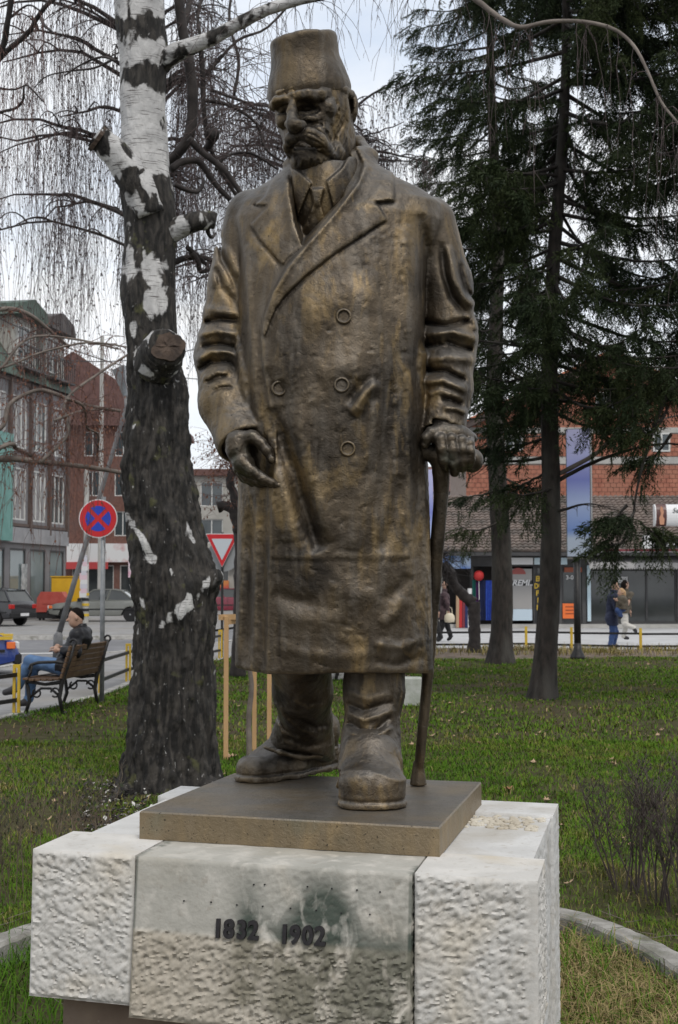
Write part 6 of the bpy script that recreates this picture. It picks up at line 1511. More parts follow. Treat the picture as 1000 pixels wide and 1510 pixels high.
def pamp(X, Z): return .10 + .95 * (1 - sstep(-.006, .014, Z - (z0 + .232 + .012 * (fbm(X * 14, X * 0, X * 0, 2) - .5) - .03 * (X - xa)))) + .25 * sstep(.62, .8, X)
def pstain(x, z):
    u = (x - xa) / (xb - xa); h = (z - z0) / (z1 - z0)
    def blob(cu, ch, su, sh): return np.exp(-((u - cu) / su) ** 2 - ((h - ch) / sh) ** 2)
    s_ = .95 * blob(.78, .30, .20, .26) + .9 * blob(.70, .68, .10, .22) + .42 * blob(.43, .62, .045, .28) + .5 * blob(.42, .25, .05, .30) + .55 * blob(.95, .25, .07, .35) + .5 * blob(.62, .12, .2, .12) + .4 * blob(.55, .5, .12, .2)
    s_ = s_ + .35 * ((u > .985) | (u < .015)) + .15
    wm_ = .55 * (1 - sstep(-.01, .01, z - (z0 + .228))) * (.4 + .6 * (1 - np.clip(u, 0, 1)))
    return np.clip(s_ * 1.35, 0, 1), np.clip(wm_, 0, 1)
PROUD = .012; LEAN = .045
block('inscribed_panel', xa + .004, xb - .004, 0, DP, z0 - .022, z1 - .001, M_PANEL, pamp, lean=LEAN, proud=.004, seed=4.0, stain=pstain, res=.005)
# middle and back courses
s1 = .055
block('stone_block', s1, WT - .038, DP + .003, 1.03, .10, z1 - .004, M_SIDE, .8, seed=13.0, res=.009, skew=-.075)
block('stone_block', .02, WT - .028, 1.033, 1.30, .10, z1 + .006, M_SIDE, .8, seed=17.0, res=.009, skew=-.075)
# pitted strip on the top right, small stones
m = MB()
x0_, x1_, y0_, y1_ = WT - .42, WT - .13, .78, 1.02
for k in range(150):
    x = rnd.uniform(x0_, x1_); y = rnd.uniform(y0_, y1_); s_ = rnd.uniform(.008, .016); z = z1 - .004
    m.lathe([(s_, -.004), (s_ * .9, s_ * .25), (s_ * .4, s_ * .45)], 6, (x, y, z))
m.build('pitted_strip', stone_mat('pitted_stone', (.50, .46, .38), (.60, .56, .48), (.38, .33, .25)), ped, kind='stuff')
block('footing', .075, WT - .06, .075, .9, 0, z0 - .003, M_BASE, .25, seed=21.0, res=.012)
# raised digits following the slope of the panel
M_DIG = pmat('dark_digits', (.014, .012, .014), (.025, .022, .024), rough=.5, metal=.2, scale=60)
def panel_y(z): return -LEAN * (z1 - z) / (z1 - z0 + .022) - .004
def on_panel(u, v):
    # intersect the pixel ray with the leaning panel plane (local frame)
    o = rotz(Vector((0, 0, EYE)) - Vector((Ofl.x, Ofl.y, -.12)), -PA); q = P(u, v, 4.0); d = rotz(q - Vector((0, 0, EYE)), -PA)
    lo, hi = 0.5, 2.0
    for _ in range(40):
        t = (lo + hi) / 2; p = [o[i] + d[i] * t for i in range(3)]
        if p[1] < panel_y(p[2]): lo = t
        else: hi = t
    return p
sl = math.atan2(LEAN, z1 - z0)
for s_, uc, vc in (('1832', 349, 1371), ('1902', 447, 1379.5)):
    for i, ch in enumerate(s_):
        wd = [-26, -10, 9, 26] if s_ == '1832' else [-26, -10.5, 8, 26]
        p = on_panel(uc + wd[i], vc + wd[i] * .055)
        text_obj(ch, .072, M_DIG, ped, (p[0], panel_y(p[2]) - .006, p[2]), (math.pi / 2 - sl, 0, 0), ext=.006, bold=.0024, name='numeral', res=6, sx=.9)
M_HOLE = pmat('hole', (.02, .02, .02), rough=1)
for u, v in ((272, 1328), (312, 1330), (350, 1334), (375, 1304), (391, 1304), (388, 1336), (429, 1339), (454, 1307), (467, 1342), (490, 1310), (504, 1346), (527, 1312), (546, 1348), (561, 1315)):
    p = on_panel(u, v); o = MB().lathe([(.0024, -.002), (.0024, .002)], 8).build('drill_hole', M_HOLE, ped); o.location = (p[0], panel_y(p[2]) - .0035, p[2]); o.rotation_euler = (math.pi / 2 - sl, 0, 0)
# ================================================================== the bronze statue
def bronze_mat(name, dark=1.0, gold=1.0, green=0.0, rough=0.38, dust=.75):
    dark *= 1.1
    m = bpy.data.materials.new(name); m.use_nodes = True; n, l = rampmix(m)
    b = n['Principled BSDF']; b.inputs['Metallic'].default_value = 0.78
    tc = n.new('ShaderNodeTexCoord')
    def noise(sc, det=5, dist=0.0, st=None, rough_=0.5):
        a = n.new('ShaderNodeTexNoise'); a.inputs['Scale'].default_value = sc; a.inputs['Detail'].default_value = det; a.inputs['Distortion'].default_value = dist; a.inputs['Roughness'].default_value = rough_
        if st:
            mp = n.new('ShaderNodeMapping'); mp.inputs['Scale'].default_value = st; l(tc.outputs['Object'], mp.inputs[0]); l(mp.outputs[0], a.inputs[0])
        else: l(tc.outputs['Object'], a.inputs[0])
        return a.outputs[0]
    def ramp(src, p0, p1, c0, c1):
        r_ = n.new('ShaderNodeValToRGB'); e = r_.color_ramp.elements; e[0].position = p0; e[1].position = p1; e[0].color = (*c0, 1); e[1].color = (*c1, 1); l(src, r_.inputs[0]); return r_.outputs[0]
    def mix(f, a, bb):
        x = n.new('ShaderNodeMix'); x.data_type = 'RGBA'
        l(f, x.inputs[0]) if not isinstance(f, float) else None
        if isinstance(f, float): x.inputs[0].default_value = f
        for i, s_ in ((6, a), (7, bb)):
            if isinstance(s_, tuple): x.inputs[i].default_value = (*s_, 1)
            else: l(s_, x.inputs[i])
        return x.outputs[2]
    d = dark
    base = ramp(noise(3.2, 6, 0.6), 0.36, 0.68, (0.026 * d, 0.021 * d, 0.016 * d), (0.125 * d, 0.096 * d, 0.064 * d))
    streak = ramp(noise(9, 5, 0.3, (3.0, 3.0, 0.55)), 0.46, 0.66, (0, 0, 0), (1, 1, 1))
    base2 = mix(streak, base, (0.17 * d, 0.15 * d, 0.125 * d))
    mm = n.new('ShaderNodeMix'); mm.data_type = 'RGBA'; mm.inputs[0].default_value = 0.35; l(base, mm.inputs[6]); l(base2, mm.inputs[7]); base = mm.outputs[2]
    goldm = ramp(noise(9, 7, 0.5, (1.2, 1.2, 0.4), 0.6), 00.50, 0.74, (0, 0, 0), (0.9 * gold, 0.85 * gold, 0.85 * gold))
    gm_ = n.new('ShaderNodeMath'); gm_.operation = 'MULTIPLY'; l(goldm, gm_.inputs[0]); l(ramp(noise(1.8, 3), .32, .56, (.10, .10, .10), (1, 1, 1)), gm_.inputs[1]); goldm = gm_.outputs[0]
    base = mix(goldm, base, (0.33 * d, 0.225 * d, 0.095 * d))
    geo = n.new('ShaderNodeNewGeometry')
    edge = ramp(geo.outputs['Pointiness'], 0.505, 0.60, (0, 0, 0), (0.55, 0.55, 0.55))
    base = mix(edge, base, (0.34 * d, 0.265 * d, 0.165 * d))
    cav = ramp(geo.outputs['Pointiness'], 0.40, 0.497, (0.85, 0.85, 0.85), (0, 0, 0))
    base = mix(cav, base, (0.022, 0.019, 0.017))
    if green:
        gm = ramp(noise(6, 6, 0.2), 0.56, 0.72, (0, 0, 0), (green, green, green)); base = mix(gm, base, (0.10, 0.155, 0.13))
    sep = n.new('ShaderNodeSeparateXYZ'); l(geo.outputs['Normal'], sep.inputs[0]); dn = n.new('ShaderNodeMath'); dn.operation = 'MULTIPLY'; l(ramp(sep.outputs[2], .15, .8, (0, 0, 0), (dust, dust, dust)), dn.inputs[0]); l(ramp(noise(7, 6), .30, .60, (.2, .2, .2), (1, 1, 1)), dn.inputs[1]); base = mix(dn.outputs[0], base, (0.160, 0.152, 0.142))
    pit = ramp(noise(120, 2), 0.66, 0.72, (0, 0, 0), (0.75, 0.75, 0.75)); base = mix(pit, base, (0.02, 0.018, 0.016))
    l(base, b.inputs['Base Color'])
    rr = n.new('ShaderNodeMapRange'); rr.inputs[3].default_value = rough - 0.06; rr.inputs[4].default_value = rough + 0.24
    l(noise(14, 5), rr.inputs[0]); l(rr.outputs[0], b.inputs['Roughness'])
    a1 = noise(55, 5, 0.8, None, 0.6); a2 = noise(260, 3)
    ad = n.new('ShaderNodeMath'); ad.operation = 'MULTIPLY_ADD'; ad.inputs[1].default_value = 0.3; l(a2, ad.inputs[0]); l(a1, ad.inputs[2])
    bu = n.new('ShaderNodeBump'); bu.inputs['Strength'].default_value = 0.55; bu.inputs['Distance'].default_value = 0.006
    l(ad.outputs[0], bu.inputs['Height']); l(bu.outputs[0], b.inputs['Normal'])
    return m
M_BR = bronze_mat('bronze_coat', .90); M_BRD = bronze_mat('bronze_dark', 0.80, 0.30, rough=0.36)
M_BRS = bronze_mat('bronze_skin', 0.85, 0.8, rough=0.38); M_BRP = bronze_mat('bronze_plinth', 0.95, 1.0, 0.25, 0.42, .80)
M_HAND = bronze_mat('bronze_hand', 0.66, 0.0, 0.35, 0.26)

YS = 4.75                                   # depth of the middle of the figure
U1 = YS / FPX                               # metres per photo pixel there
def W(u, v, d=0.0):                         # pixel + depth offset in pixel units (negative = nearer)
    p = P(u, v, YS + d * U1); return (p.x, p.y, p.z)
def rows(tab, dcol=True):
    """tab of (v, left, right, half depth px, depth offset px) -> arrays over z"""
    z = []; cx = []; a = []; b = []; cy = []
    for v, l_, r_, hb, off in tab:
        p = P(l_, v, YS); q = P(r_, v, YS)
        z.append(p.z); cx.append((p.x + q.x) / 2); a.append((q.x - p.x) / 2); b.append(hb * U1); cy.append(YS + off * U1)
    o = np.argsort(z); f = lambda t: np.array(t)[o]
    return f(z), f(cx), f(a), f(b), f(cy)
def s_loft(X, T, p=2.3, grow=0.0):
    z, cx, a, b, cy = T
    A = np.interp(X[2], z, a) + grow; B = np.interp(X[2], z, b) + grow
    dx = np.abs(X[0] - np.interp(X[2], z, cx)); dy = np.abs(X[1] - np.interp(X[2], z, cy))
    qa = dx / A; qb = dy / B
    k = (qa ** p + qb ** p) ** (1 / p) + 1e-6
    g = np.sqrt((qa ** (p - 1) / A) ** 2 + (qb ** (p - 1) / B) ** 2) / k ** (p - 1) + 1e-6
    return np.clip((k - 1) / g, -0.3, 2.0)
c1 = lambda x, y: (360 + x / 4.441, 20 + y / 4.441)
c2 = lambda x, y: (270 + x / 2.2222, 200 + y / 2.2222)
c3 = lambda x, y: (270 + x / 2.2222, 600 + y / 2.2222)
c4 = lambda x, y: (320 + x / 2.5, 940 + y / 2.5)
def S(*a, c=c2): return [c(*q) for q in a]

statue = thing('bronze_statue', 'weathered bronze statue of a moustached man in fez and long coat, leaning on a cane', 'statue', ((plate_c[0] + plate_c[2]) / 2)[:2] + (0.79,), PL_ANG)

# ---- coat: torso, two sleeves, collar
CT_ROWS = rows([(1010, 346, 636, 100, 0), (960, 347, 636, 102, -2), (900, 349, 634, 103, -4), (800, 351, 631, 104, -6), (720, 351, 628, 106, -9), (640, 348, 624, 110, -12),
                (560, 346, 623, 112, -13), (500, 347, 627, 110, -11), (430, 345, 630, 104, -6), (370, 341, 638, 97, 0), (330, 338, 652, 90, 4),
                (305, 346, 652, 82, 8), (285, 366, 628, 74, 12), (268, 392, 595, 66, 16), (252, 416, 568, 58, 18), (236, 428, 552, 52, 20), (222, 436, 545, 46, 22), (208, 446, 540, 42, 24)])
CR = Relief(270, 190, 730, 1030)
V_open = S((352, 100), (392, 350), (392, 356), (470, 262), (545, 100), (470, 60), (400, 60))
# under-panel is lower than the overlapping right half
front = [c2(668, 275), (571, 324), (540, 344), (495, 371), (450, 402), (418, 428), (400, 455), (390, 480), (386, 505), (389, 545), (396, 590), (404, 630), (405, 680), (400, 730), (397, 800), (395, 880), (393, 950), (392, 1040), (760, 1040), (760, 150), (571, 150)]
front = [(554, 150)] + [(448, 362), (423, 393), (400, 434), (388, 470), (385, 500), (389, 545), (396, 590), (404, 630), (405, 680), (400, 730), (397, 800), (395, 880), (393, 950), (392, 1040)] + [(760, 1040), (760, 150)]
CR.poly(front, 0.013, 2.2)
lapR = S((690, 60), (690, 215), (634, 219), (668, 277), (630, 300), (600, 322), (500, 385), (440, 432), (400, 462), (340, 520), (305, 565), (285, 610), (268, 660), (256, 640), (262, 600), (290, 520), (340, 430), (420, 340), (500, 250), (575, 150), (590, 90), (560, 30))
CR.poly(lapR, 0.013, 1.3)
CR.stroke(S((668, 277), (600, 324), (500, 387), (400, 466), (335, 530), (300, 580)), 4.0, -0.007)          # shadow under the lapel
lapL = S((318, 95), (290, 150), (268, 200), (238, 226), (270, 240), (221, 292), (250, 340), (290, 385), (325, 425), (345, 400), (392, 357), (372, 300), (350, 200), (352, 120))
CR.poly(lapL, 0.012, 1.3)
CR.stroke(S((221, 292), (250, 342), (290, 388), (325, 430)), 3.5, -0.008)
CR.stroke(S((234, 229), (272, 233)), 2.0, -0.012, taper=False); CR.stroke(S((634, 221), (690, 217)), 2.2, -0.013, taper=False)
CR.poly([c1(330, 900), c1(330, 1200), (436, 325), (447, 360), (470, 330), c1(640, 1200), c1(700, 960), c1(640, 860)], -0.085, 3.0)
# rolled edges of the opening
CR.stroke(S((330, 90), (345, 200), (362, 300), (388, 352)), 7, 0.012); CR.stroke(S((585, 40), (600, 100), (560, 170), (500, 245), (430, 330), (360, 410), (300, 510), (270, 600)), 6.5, 0.013)
CR.stroke(S((640, 120), (600, 190), (540, 270)), 9, -0.006)
# front edge bead, long vertical flutes of the left side
CR.stroke([(386, 500), (390, 560), (402, 630), (403, 700), (398, 800), (395, 900), (393, 990)], 4, 0.004, taper=False)
CR.stroke([(380, 560), (388, 640), (391, 720), (388, 820), (385, 900), (384, 990)], 7, -0.008)
for pts, w_, a_ in [([(352, 330), (357, 420), (364, 520), (372, 640)], 5, -0.009), ([(362, 360), (368, 450), (376, 560), (384, 640)], 6, 0.010),
                    ([(371, 730), (370, 820), (366, 900), (362, 985)], 9, -0.012), ([(358, 740), (354, 860), (351, 985)], 7, 0.010), ([(380, 720), (377, 850), (375, 985)], 6, 0.008),
                    ([(404, 600), (418, 660), (438, 720), (458, 775), (474, 812)], 13, -0.030), ([(430, 600), (448, 670), (470, 740), (484, 800)], 15, 0.016), ([(396, 540), (405, 600), (424, 680)], 10, -0.012),
                    ([(408, 690), (418, 740), (425, 800)], 16, 0.014), ([(520, 612), (540, 580), (556, 562)], 9, 0.022), ([(512, 596), (528, 574), (548, 556)], 6, -0.010), ([(470, 560), (500, 545), (540, 540)], 22, 0.010),
                    ([(555, 592), (548, 640), (536, 700)], 10, 0.011), ([(575, 560), (570, 660), (560, 760)], 9, -0.012), ([(600, 520), (604, 620), (606, 740), (604, 850)], 9, 0.012), ([(617, 400), (614, 500), (612, 620), (614, 760), (618, 930)], 8, -0.009),
                    ([(590, 700), (575, 780), (560, 815)], 10, -0.012), ([(545, 700), (530, 770), (520, 812)], 14, 0.012), ([(410, 560), (425, 620), (430, 660)], 11, -0.012),
                    ([(402, 872), (430, 884), (470, 890)], 10, -0.010), ([(410, 905), (450, 915), (500, 912)], 12, 0.006), ([(596, 880), (582, 905), (560, 920)], 9, 0.010), ([(550, 950), (590, 955), (625, 940)], 7, 0.009), ([(540, 972), (585, 980), (628, 968)], 6, -0.007),
                    ([(405, 950), (440, 962), (500, 968), (560, 966)], 9, 0.005), ([(480, 860), (520, 880), (560, 878)], 18, 0.010), ([(604, 848), (590, 868), (560, 885)], 8, -0.008),
                    ([(440, 470), (500, 440), (560, 430)], 26, 0.012), ([(620, 315), (628, 380), (630, 440), (624, 520)], 9, -0.024), ([(600, 330), (604, 420), (600, 520)], 16, 0.012),
                    ([(345, 310), (350, 380), (353, 470), (362, 560)], 5.5, -0.012), ([(430, 650), (445, 720), (462, 790), (470, 815)], 8, -0.012)]:
    CR.stroke(pts, w_, a_)
CR.stroke([(402, 827), (450, 829), (500, 827), (560, 830), (600, 826), (616, 822)], 3.0, -0.0022, taper=False)                 # pocket seam
CR.stroke([(402, 819), (450, 821), (520, 819), (600, 820)], 4.5, 0.002, taper=False)
CR.stroke([(413, 905), (410, 940), (412, 985)], 3, -0.008)
for k in range(520):      # sculptor's tool marks
    u = rnd.uniform(405, 612); v = rnd.uniform(330, 985)
    if v < 470 and u < 620 - (v - 250) * .9: continue
    a = rnd.gauss(2.6 if v < 830 else .25, .5); l_ = rnd.uniform(5, 15)
    CR.stroke([(u, v), (u + l_ * .5 * math.cos(a) + rnd.uniform(-1, 1), v + l_ * .5 * math.sin(a)), (u + l_ * math.cos(a), v + l_ * math.sin(a))], rnd.uniform(1.4, 2.3), rnd.choice((-.003, -.002, .0022)))
BTN = [(507, 467), (504, 568), (513, 662), (412, 573)]
for (u, v) in BTN:
    CR.stroke([(u - 1, v), (u + 1, v)], 13, -0.005, taper=False)
armR = [W(374, 322, 12), W(350, 425, 12), W(328, 525, 8), W(335, 595, -30), W(358, 650, -68), W(372, 684, -92)]
radR = [t * U1 for t in (44, 43, 41, 41, 37, 33)]
armL = [W(632, 330, 12), W(655, 420, 16), W(662, 500, 12), W(656, 575, -16), W(652, 640, -44)]
radL = [t * U1 for t in (42, 42, 42, 40, 34)]
SR = Relief(270, 250, 430, 720); SL = Relief(590, 250, 730, 700)
for pts, w_, a_ in [(S((70, 612), (120, 600), (195, 606)), 4, -0.024), (S((48, 655), (110, 640), (200, 655)), 6, 0.018), (S((60, 692), (120, 683), (190, 700)), 4, -0.026), (S((40, 738), (90, 708), (150, 706), (205, 735)), 6, 0.022),
                    (S((50, 770), (90, 742), (150, 742), (195, 775)), 4, -0.022), (S((60, 800), (100, 775), (150, 775)), 5, 0.010), (S((75, 812), (115, 790), (150, 787)), 2.5, -0.010), (S((85, 848), (120, 826), (165, 824)), 2.5, -0.011), (S((70, 570), (130, 575), (190, 590)), 6, 0.012),
                    (S((120, 330), (130, 400), (165, 470), (190, 540)), 5, -0.017), (S((105, 430), (130, 500), (185, 560)), 5, -0.013), (S((100, 330), (104, 420), (100, 500)), 7, 0.010), (S((140, 360), (165, 420), (185, 460)), 5, 0.010), (S((60, 540), (52, 600)), 6, 0.006)]:
    SR.stroke(pts, w_, a_)
for pts, w_, a_ in [(S((845, 350), (855, 450), (880, 530), (930, 590)), 5, -0.020), (S((870, 360), (890, 470), (920, 530), (955, 560)), 6, 0.016), (S((905, 420), (925, 500), (950, 540)), 3.5, -0.012),
                    (S((780, 610), (860, 625), (950, 600)), 5, -0.026), (S((790, 655), (880, 640), (966, 668)), 6, 0.020), (S((855, 672), (900, 690), (950, 702)), 4, -0.024), (S((780, 690), (840, 684), (880, 700)), 4, -0.018), (S((785, 735), (860, 725), (965, 735)), 8, 0.016),
                    (S((780, 770), (860, 772), (925, 805)), 4.5, -0.028), (S((785, 810), (850, 800), (935, 838)), 6, 0.020), (S((845, 862), (880, 866), (915, 885)), 3.5, -0.020), (S((800, 850), (840, 835), (920, 862)), 4, 0.010), (S((850, 890), (900, 895), (930, 910)), 4, 0.014), (S((815, 935), (860, 940), (905, 966)), 3, -0.018), (S((925, 590), (955, 612), (960, 640)), 4, 0.012)]:
    SL.stroke(pts, w_, a_)
HEM = P(500, 1000, YS - .25).z
def rough_(X):     # hammered clay surface
    n = fbm(X[0] * 30, X[1] * 30, X[2] * 22, 3, 0.6) - 0.5
    q = vnoise(X[0] * 6 + 3, X[1] * 6, X[2] * 4)
    r_ = vnoise(X[0] * 65 + X[2] * 38, X[1] * 60, X[2] * 50 - X[0] * 30)
    r2 = vnoise(X[0] * 110 + 7, X[1] * 90, X[2] * 70)
    m = sstep(.30, .62, q)
    return n * 0.006 + (np.abs(r_ - 0.5)) * (.002 + 0.005 * m) + (r2 - .5) * .003 * (.4 + m)
def f_coat(X):
    fr = sstep(0.02, -0.09, X[1] - YS)
    t = s_loft(X, CT_ROWS, 2.25) - CR.at(X) * fr
    inner = s_loft(X, CT_ROWS, 2.25, -0.035)
    hz_ = P(500, 985, YS).z + (0.012) * np.sin(X[0] * 9) - 0.02 * sstep(-0.1, 0.2, X[0])
    t = smax(t, hz_ - X[2], 0.012)
    t = smax(t, X[2] - P(500, 214, YS).z + 0.25 * (X[1] - YS), 0.02)
    t = smax(t, -np.maximum(inner, X[2] - hz_ - 0.10), 0.01)
    # cavity of the neck opening is closed by the shirt, which is a separate part
    r_ = s_chain(X, armR, radR, 0.03) - SR.at(X)
    ax = Vector(armR[5]) - Vector(armR[4]); ax.normalize(); cu = Vector(armR[4]) + ax * 0.022
    r_ = smax(r_, s_plane(X, cu, ax), 0.006)
    r_ = smax(r_, -smax(s_chain(X, armR[3:], [t_ - 0.018 for t_ in radR[3:]], 0.02), -s_plane(X, Vector(armR[4]), ax), 0.01), 0.006)
    l_ = s_chain(X, armL, radL, 0.03) - SL.at(X)
    ax = Vector(armL[4]) - Vector(armL[3]); ax.normalize(); cu = Vector(armL[4]) + ax * 0.004
    l_ = smax(l_, s_plane(X, cu, ax), 0.008)
    l_ = smax(l_, -smax(s_cone(X, armL[3], tuple(Vector(armL[4]) + ax * .1), radL[3] - .018, radL[4] - .018), -s_plane(X, Vector(armL[4]) - ax * .05, ax), 0.01), 0.006)
    k = 0.012
    d = smin(smin(t, r_, k), l_, k)
    # collar standing round the neck
    col = s_chain(X, [W(434, 262, -46), W(428, 244, -10), W(445, 226, 40), W(490, 214, 58), (W(528, 212, 40)), W(545, 232, 0), W(536, 258, -40), W(516, 290, -74)], [t_ * U1 for t_ in (9, 10, 10, 11, 12, 13, 12, 8)], 0.02)
    d = smin(d, col, 0.018)
    cav = s_ell(X, W(486, 214, 2), (44 * U1, 44 * U1, 34 * U1))
    d = smax(d, -cav, 0.01)
    return d - rough_(X) * (.3 + .5 * sstep(.0, -.12, X[1] - YS)) + 0.003
V, F = sdf_mesh(f_coat, (-0.62, 4.28, 1.28), (0.62, 5.10, 3.30), 0.0062)
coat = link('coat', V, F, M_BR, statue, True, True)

# ---- shirt, collar points and tie
SHR = Relief(400, 190, 560, 420)
SHR.poly([c1(300, 1010), c1(345, 1020), c1(442, 1112), c1(352, 1330), c1(322, 1210)], 0.016, 1.2)
SHR.poly([c1(700, 900), c1(640, 1010), c1(540, 1098), c1(588, 1278), c1(700, 1160), c1(760, 960)], 0.016, 1.2)
SHR.poly([c1(438, 1145), c1(522, 1145), c1(500, 1250), c1(455, 1250)], 0.022, 2)
SHR.poly([c1(452, 1250), c1(503, 1250), c1(560, 1420), c1(480, 1540), c1(370, 1440)], 0.017, 1.6)
SHR.stroke([c1(480, 1260), c1(470, 1330), c1(490, 1420)], 4, -0.006); SHR.stroke([c1(440, 1300), c1(420, 1380)], 3, -0.005)
def f_shirt(X):
    d = s_ell(X, W(478, 300, 6), (62 * U1, 84 * U1, 95 * U1))
    d = smin(d, s_cone(X, W(478, 250, -4), W(480, 320, 6), 42 * U1, 62 * U1), 0.02)
    d = smax(d, X[2] - P(480, 240, YS).z - 0.25 * (X[1] - YS), 0.01)
    return d - SHR.at(X) - rough_(X) * 0.5
V, F = sdf_mesh(f_shirt, (-0.3, 4.4, 1.9 + .5), (0.2, 5.0, 3.25), 0.005)
link('shirt_and_tie', V, F, M_BRS, statue, True, True)

# ---- head and neck, one surface
HR = Relief(380, 100, 560, 280)
for pts, w_, a_ in [([c1(170, 590), c1(200, 560), c1(270, 540)], 2.5, 0.004), ([c1(205, 540), c1(300, 500), c1(420, 480), c1(500, 490)], 2.2, -0.006), ([c1(190, 570), c1(230, 545), c1(275, 535)], 2.5, -0.003), ([c1(330, 475), c1(335, 540)], 1.8, -0.006), ([c1(275, 490), c1(285, 550)], 2, -0.006),
                    ([c1(400, 690), c1(450, 700), c1(500, 680)], 2.4, 0.004), ([c1(200, 640), c1(235, 655), c1(270, 645)], 1.6, -0.004),
                    ([c1(430, 740), c1(490, 725), c1(530, 765), c1(575, 850), c1(600, 920)], 3.0, -0.006), ([c1(560, 700), c1(580, 780), c1(610, 860)], 4, -0.004), ([c1(500, 690), c1(510, 740)], 2.5, -0.005), ([c1(600, 560), c1(610, 640), c1(590, 690)], 3, -0.006), ([c1(510, 560), c1(490, 610), c1(500, 650)], 2.6, -0.004),
                    ([c1(400, 775), c1(460, 795), c1(520, 840)], 1.2, -0.004), ([c1(430, 820), c1(500, 850), c1(545, 900)], 1.2, -0.004), ([c1(400, 800), c1(440, 830)], 1.2, -0.003),
                    ([c1(320, 868), c1(400, 880), c1(470, 882), c1(520, 876)], 2.0, -0.008)]:
    HR.stroke(pts, w_, a_)
for k in range(24):      # beard and side whisker combing
    u = 506 + rnd.uniform(-12, 8); v = 165 + k * 2.5
    HR.stroke([(u, v), (u - 2 - rnd.random() * 2, v + 9), (u - 8, v + 18)], 1.0, rnd.choice((-.0022, .0018)))
for k in range(14):
    u = 440 + k * 3.2; HR.stroke([(u, 232 + rnd.uniform(-3, 3)), (u + rnd.uniform(-4, 4), 248)], 1.1, rnd.choice((-.0028, .002)))
def hp(x, y, d): u, v = c1(x, y); return W(u, v, d)
u_ = lambda t: t * U1
def f_head(X):
    d = s_ell(X, W(461, 165, -4), (u_(55), u_(60), u_(66)), R(-20))
    d = smin(d, s_ell(X, W(461, 205, -12), (u_(42), u_(50), u_(46)), R(-20)), u_(14))
    d = smin(d, s_cone(X, W(486, 205, 18), W(484, 290, 14), u_(40), u_(44)), u_(14))
    # brow
    d = smin(d, s_chain(X, [hp(190, 604, -40), hp(225, 575, -55), hp(290, 552, -66)], [u_(7), u_(8.5), u_(8)], .01), u_(4))
    d = smin(d, s_chain(X, [hp(345, 532, -72), hp(420, 534, -73), hp(500, 532, -62), hp(556, 510, -45)], [u_(8), u_(9.5), u_(9), u_(6)], .01), u_(5))
    d = smin(d, s_chain(X, [hp(235, 525, -44), hp(330, 505, -54), hp(450, 503, -52)], [u_(7), u_(8), u_(8)], .01), u_(6))
    # eye sockets and lidded eyes
    d = smax(d, -s_ell(X, hp(236, 622, -60), (u_(14), u_(24), u_(9.5))), u_(2.5)); d = smax(d, -s_ell(X, hp(412, 612, -72), (u_(20), u_(28), u_(10.5))), u_(2.5))
    d = smax(d, -s_ell(X, hp(190, 690, -60), (u_(9), u_(26), u_(16))), u_(6))
    d = smin(d, s_ell(X, hp(242, 630, -34), (u_(8), u_(8), u_(5.5))), u_(1.5)); d = smin(d, s_ell(X, hp(412, 622, -43), (u_(13), u_(9), u_(6.5))), u_(1.5))
    d = smin(d, s_chain(X, [hp(365, 600, -52), hp(412, 588, -55), hp(470, 606, -50)], [u_(2.2), u_(3.2), u_(2.2)], .005), u_(1.5)); d = smin(d, s_chain(X, [hp(365, 650, -54), hp(415, 662, -56), hp(480, 640, -50)], [u_(2.5), u_(3.5), u_(2.5)], .005), u_(2))
    # nose
    d = smin(d, s_chain(X, [hp(318, 555, -66), hp(312, 640, -80), hp(315, 720, -96)], [u_(5.2), u_(6.2), u_(9)], .01), u_(3.5))
    d = smin(d, s_ell(X, hp(336, 738, -95), (u_(13), u_(12.5), u_(10.5))), u_(3))
    d = smin(d, s_ell(X, hp(375, 730, -84), (u_(8), u_(8), u_(7))), u_(2.5)); d = smin(d, s_ell(X, hp(292, 725, -80), (u_(6), u_(8), u_(6))), u_(2.5))
    # cheekbones, jowls
    d = smin(d, s_ell(X, hp(556, 622, -46), (u_(15), u_(16), u_(15))), u_(4)); d = smin(d, s_ell(X, hp(245, 700, -40), (u_(9), u_(10), u_(12))), u_(7))
    d = smax(d, -s_ell(X, hp(600, 800, -62), (u_(12), u_(16), u_(20))), u_(9))
    d = smin(d, s_ell(X, hp(430, 690, -62), (u_(10), u_(8), u_(4))), u_(3)); d = smin(d, s_ell(X, hp(500, 765, -56), (u_(9), u_(9), u_(9))), u_(5))
    # mouth hollow, moustache, lip and bearded chin
    d = smin(d, s_ell(X, hp(440, 968, -48), (u_(31), u_(31), u_(22)), R(-20)), u_(10))
    d = smin(d, s_chain(X, [hp(372, 796, -86), hp(430, 800, -89), hp(490, 838, -82), hp(545, 892, -68), hp(585, 950, -52)], [u_(8), u_(11.5), u_(12), u_(9.5), u_(4)], .01), u_(1.8))
    d = smin(d, s_chain(X, [hp(352, 798, -86), hp(312, 822, -80), hp(290, 875, -67), hp(302, 935, -54)], [u_(8), u_(9.5), u_(7.5), u_(4)], .01), u_(1.8))
    d = smin(d, s_ell(X, hp(400, 915, -64), (u_(20), u_(14), u_(8))), u_(5))
    d = smin(d, s_ell(X, hp(570, 940, -26), (u_(22), u_(26), u_(24))), u_(8))
    # ear with hollow
    e = s_ell(X, hp(705, 620, 14), (u_(8.5), u_(15), u_(25)), R(25)); e = smax(e, -s_ell(X, hp(690, 600, -2), (u_(7), u_(11), u_(14)), R(25)), u_(3))
    e = smin(e, s_ell(X, hp(680, 690, 4), (u_(6), u_(7), u_(8))), u_(3))
    d = smin(d, e, u_(3))
    d = smin(d, s_chain(X, [hp(580, 490, -44), hp(650, 500, -26), hp(700, 530, -6)], [u_(5), u_(7), u_(6)], .01), u_(3))
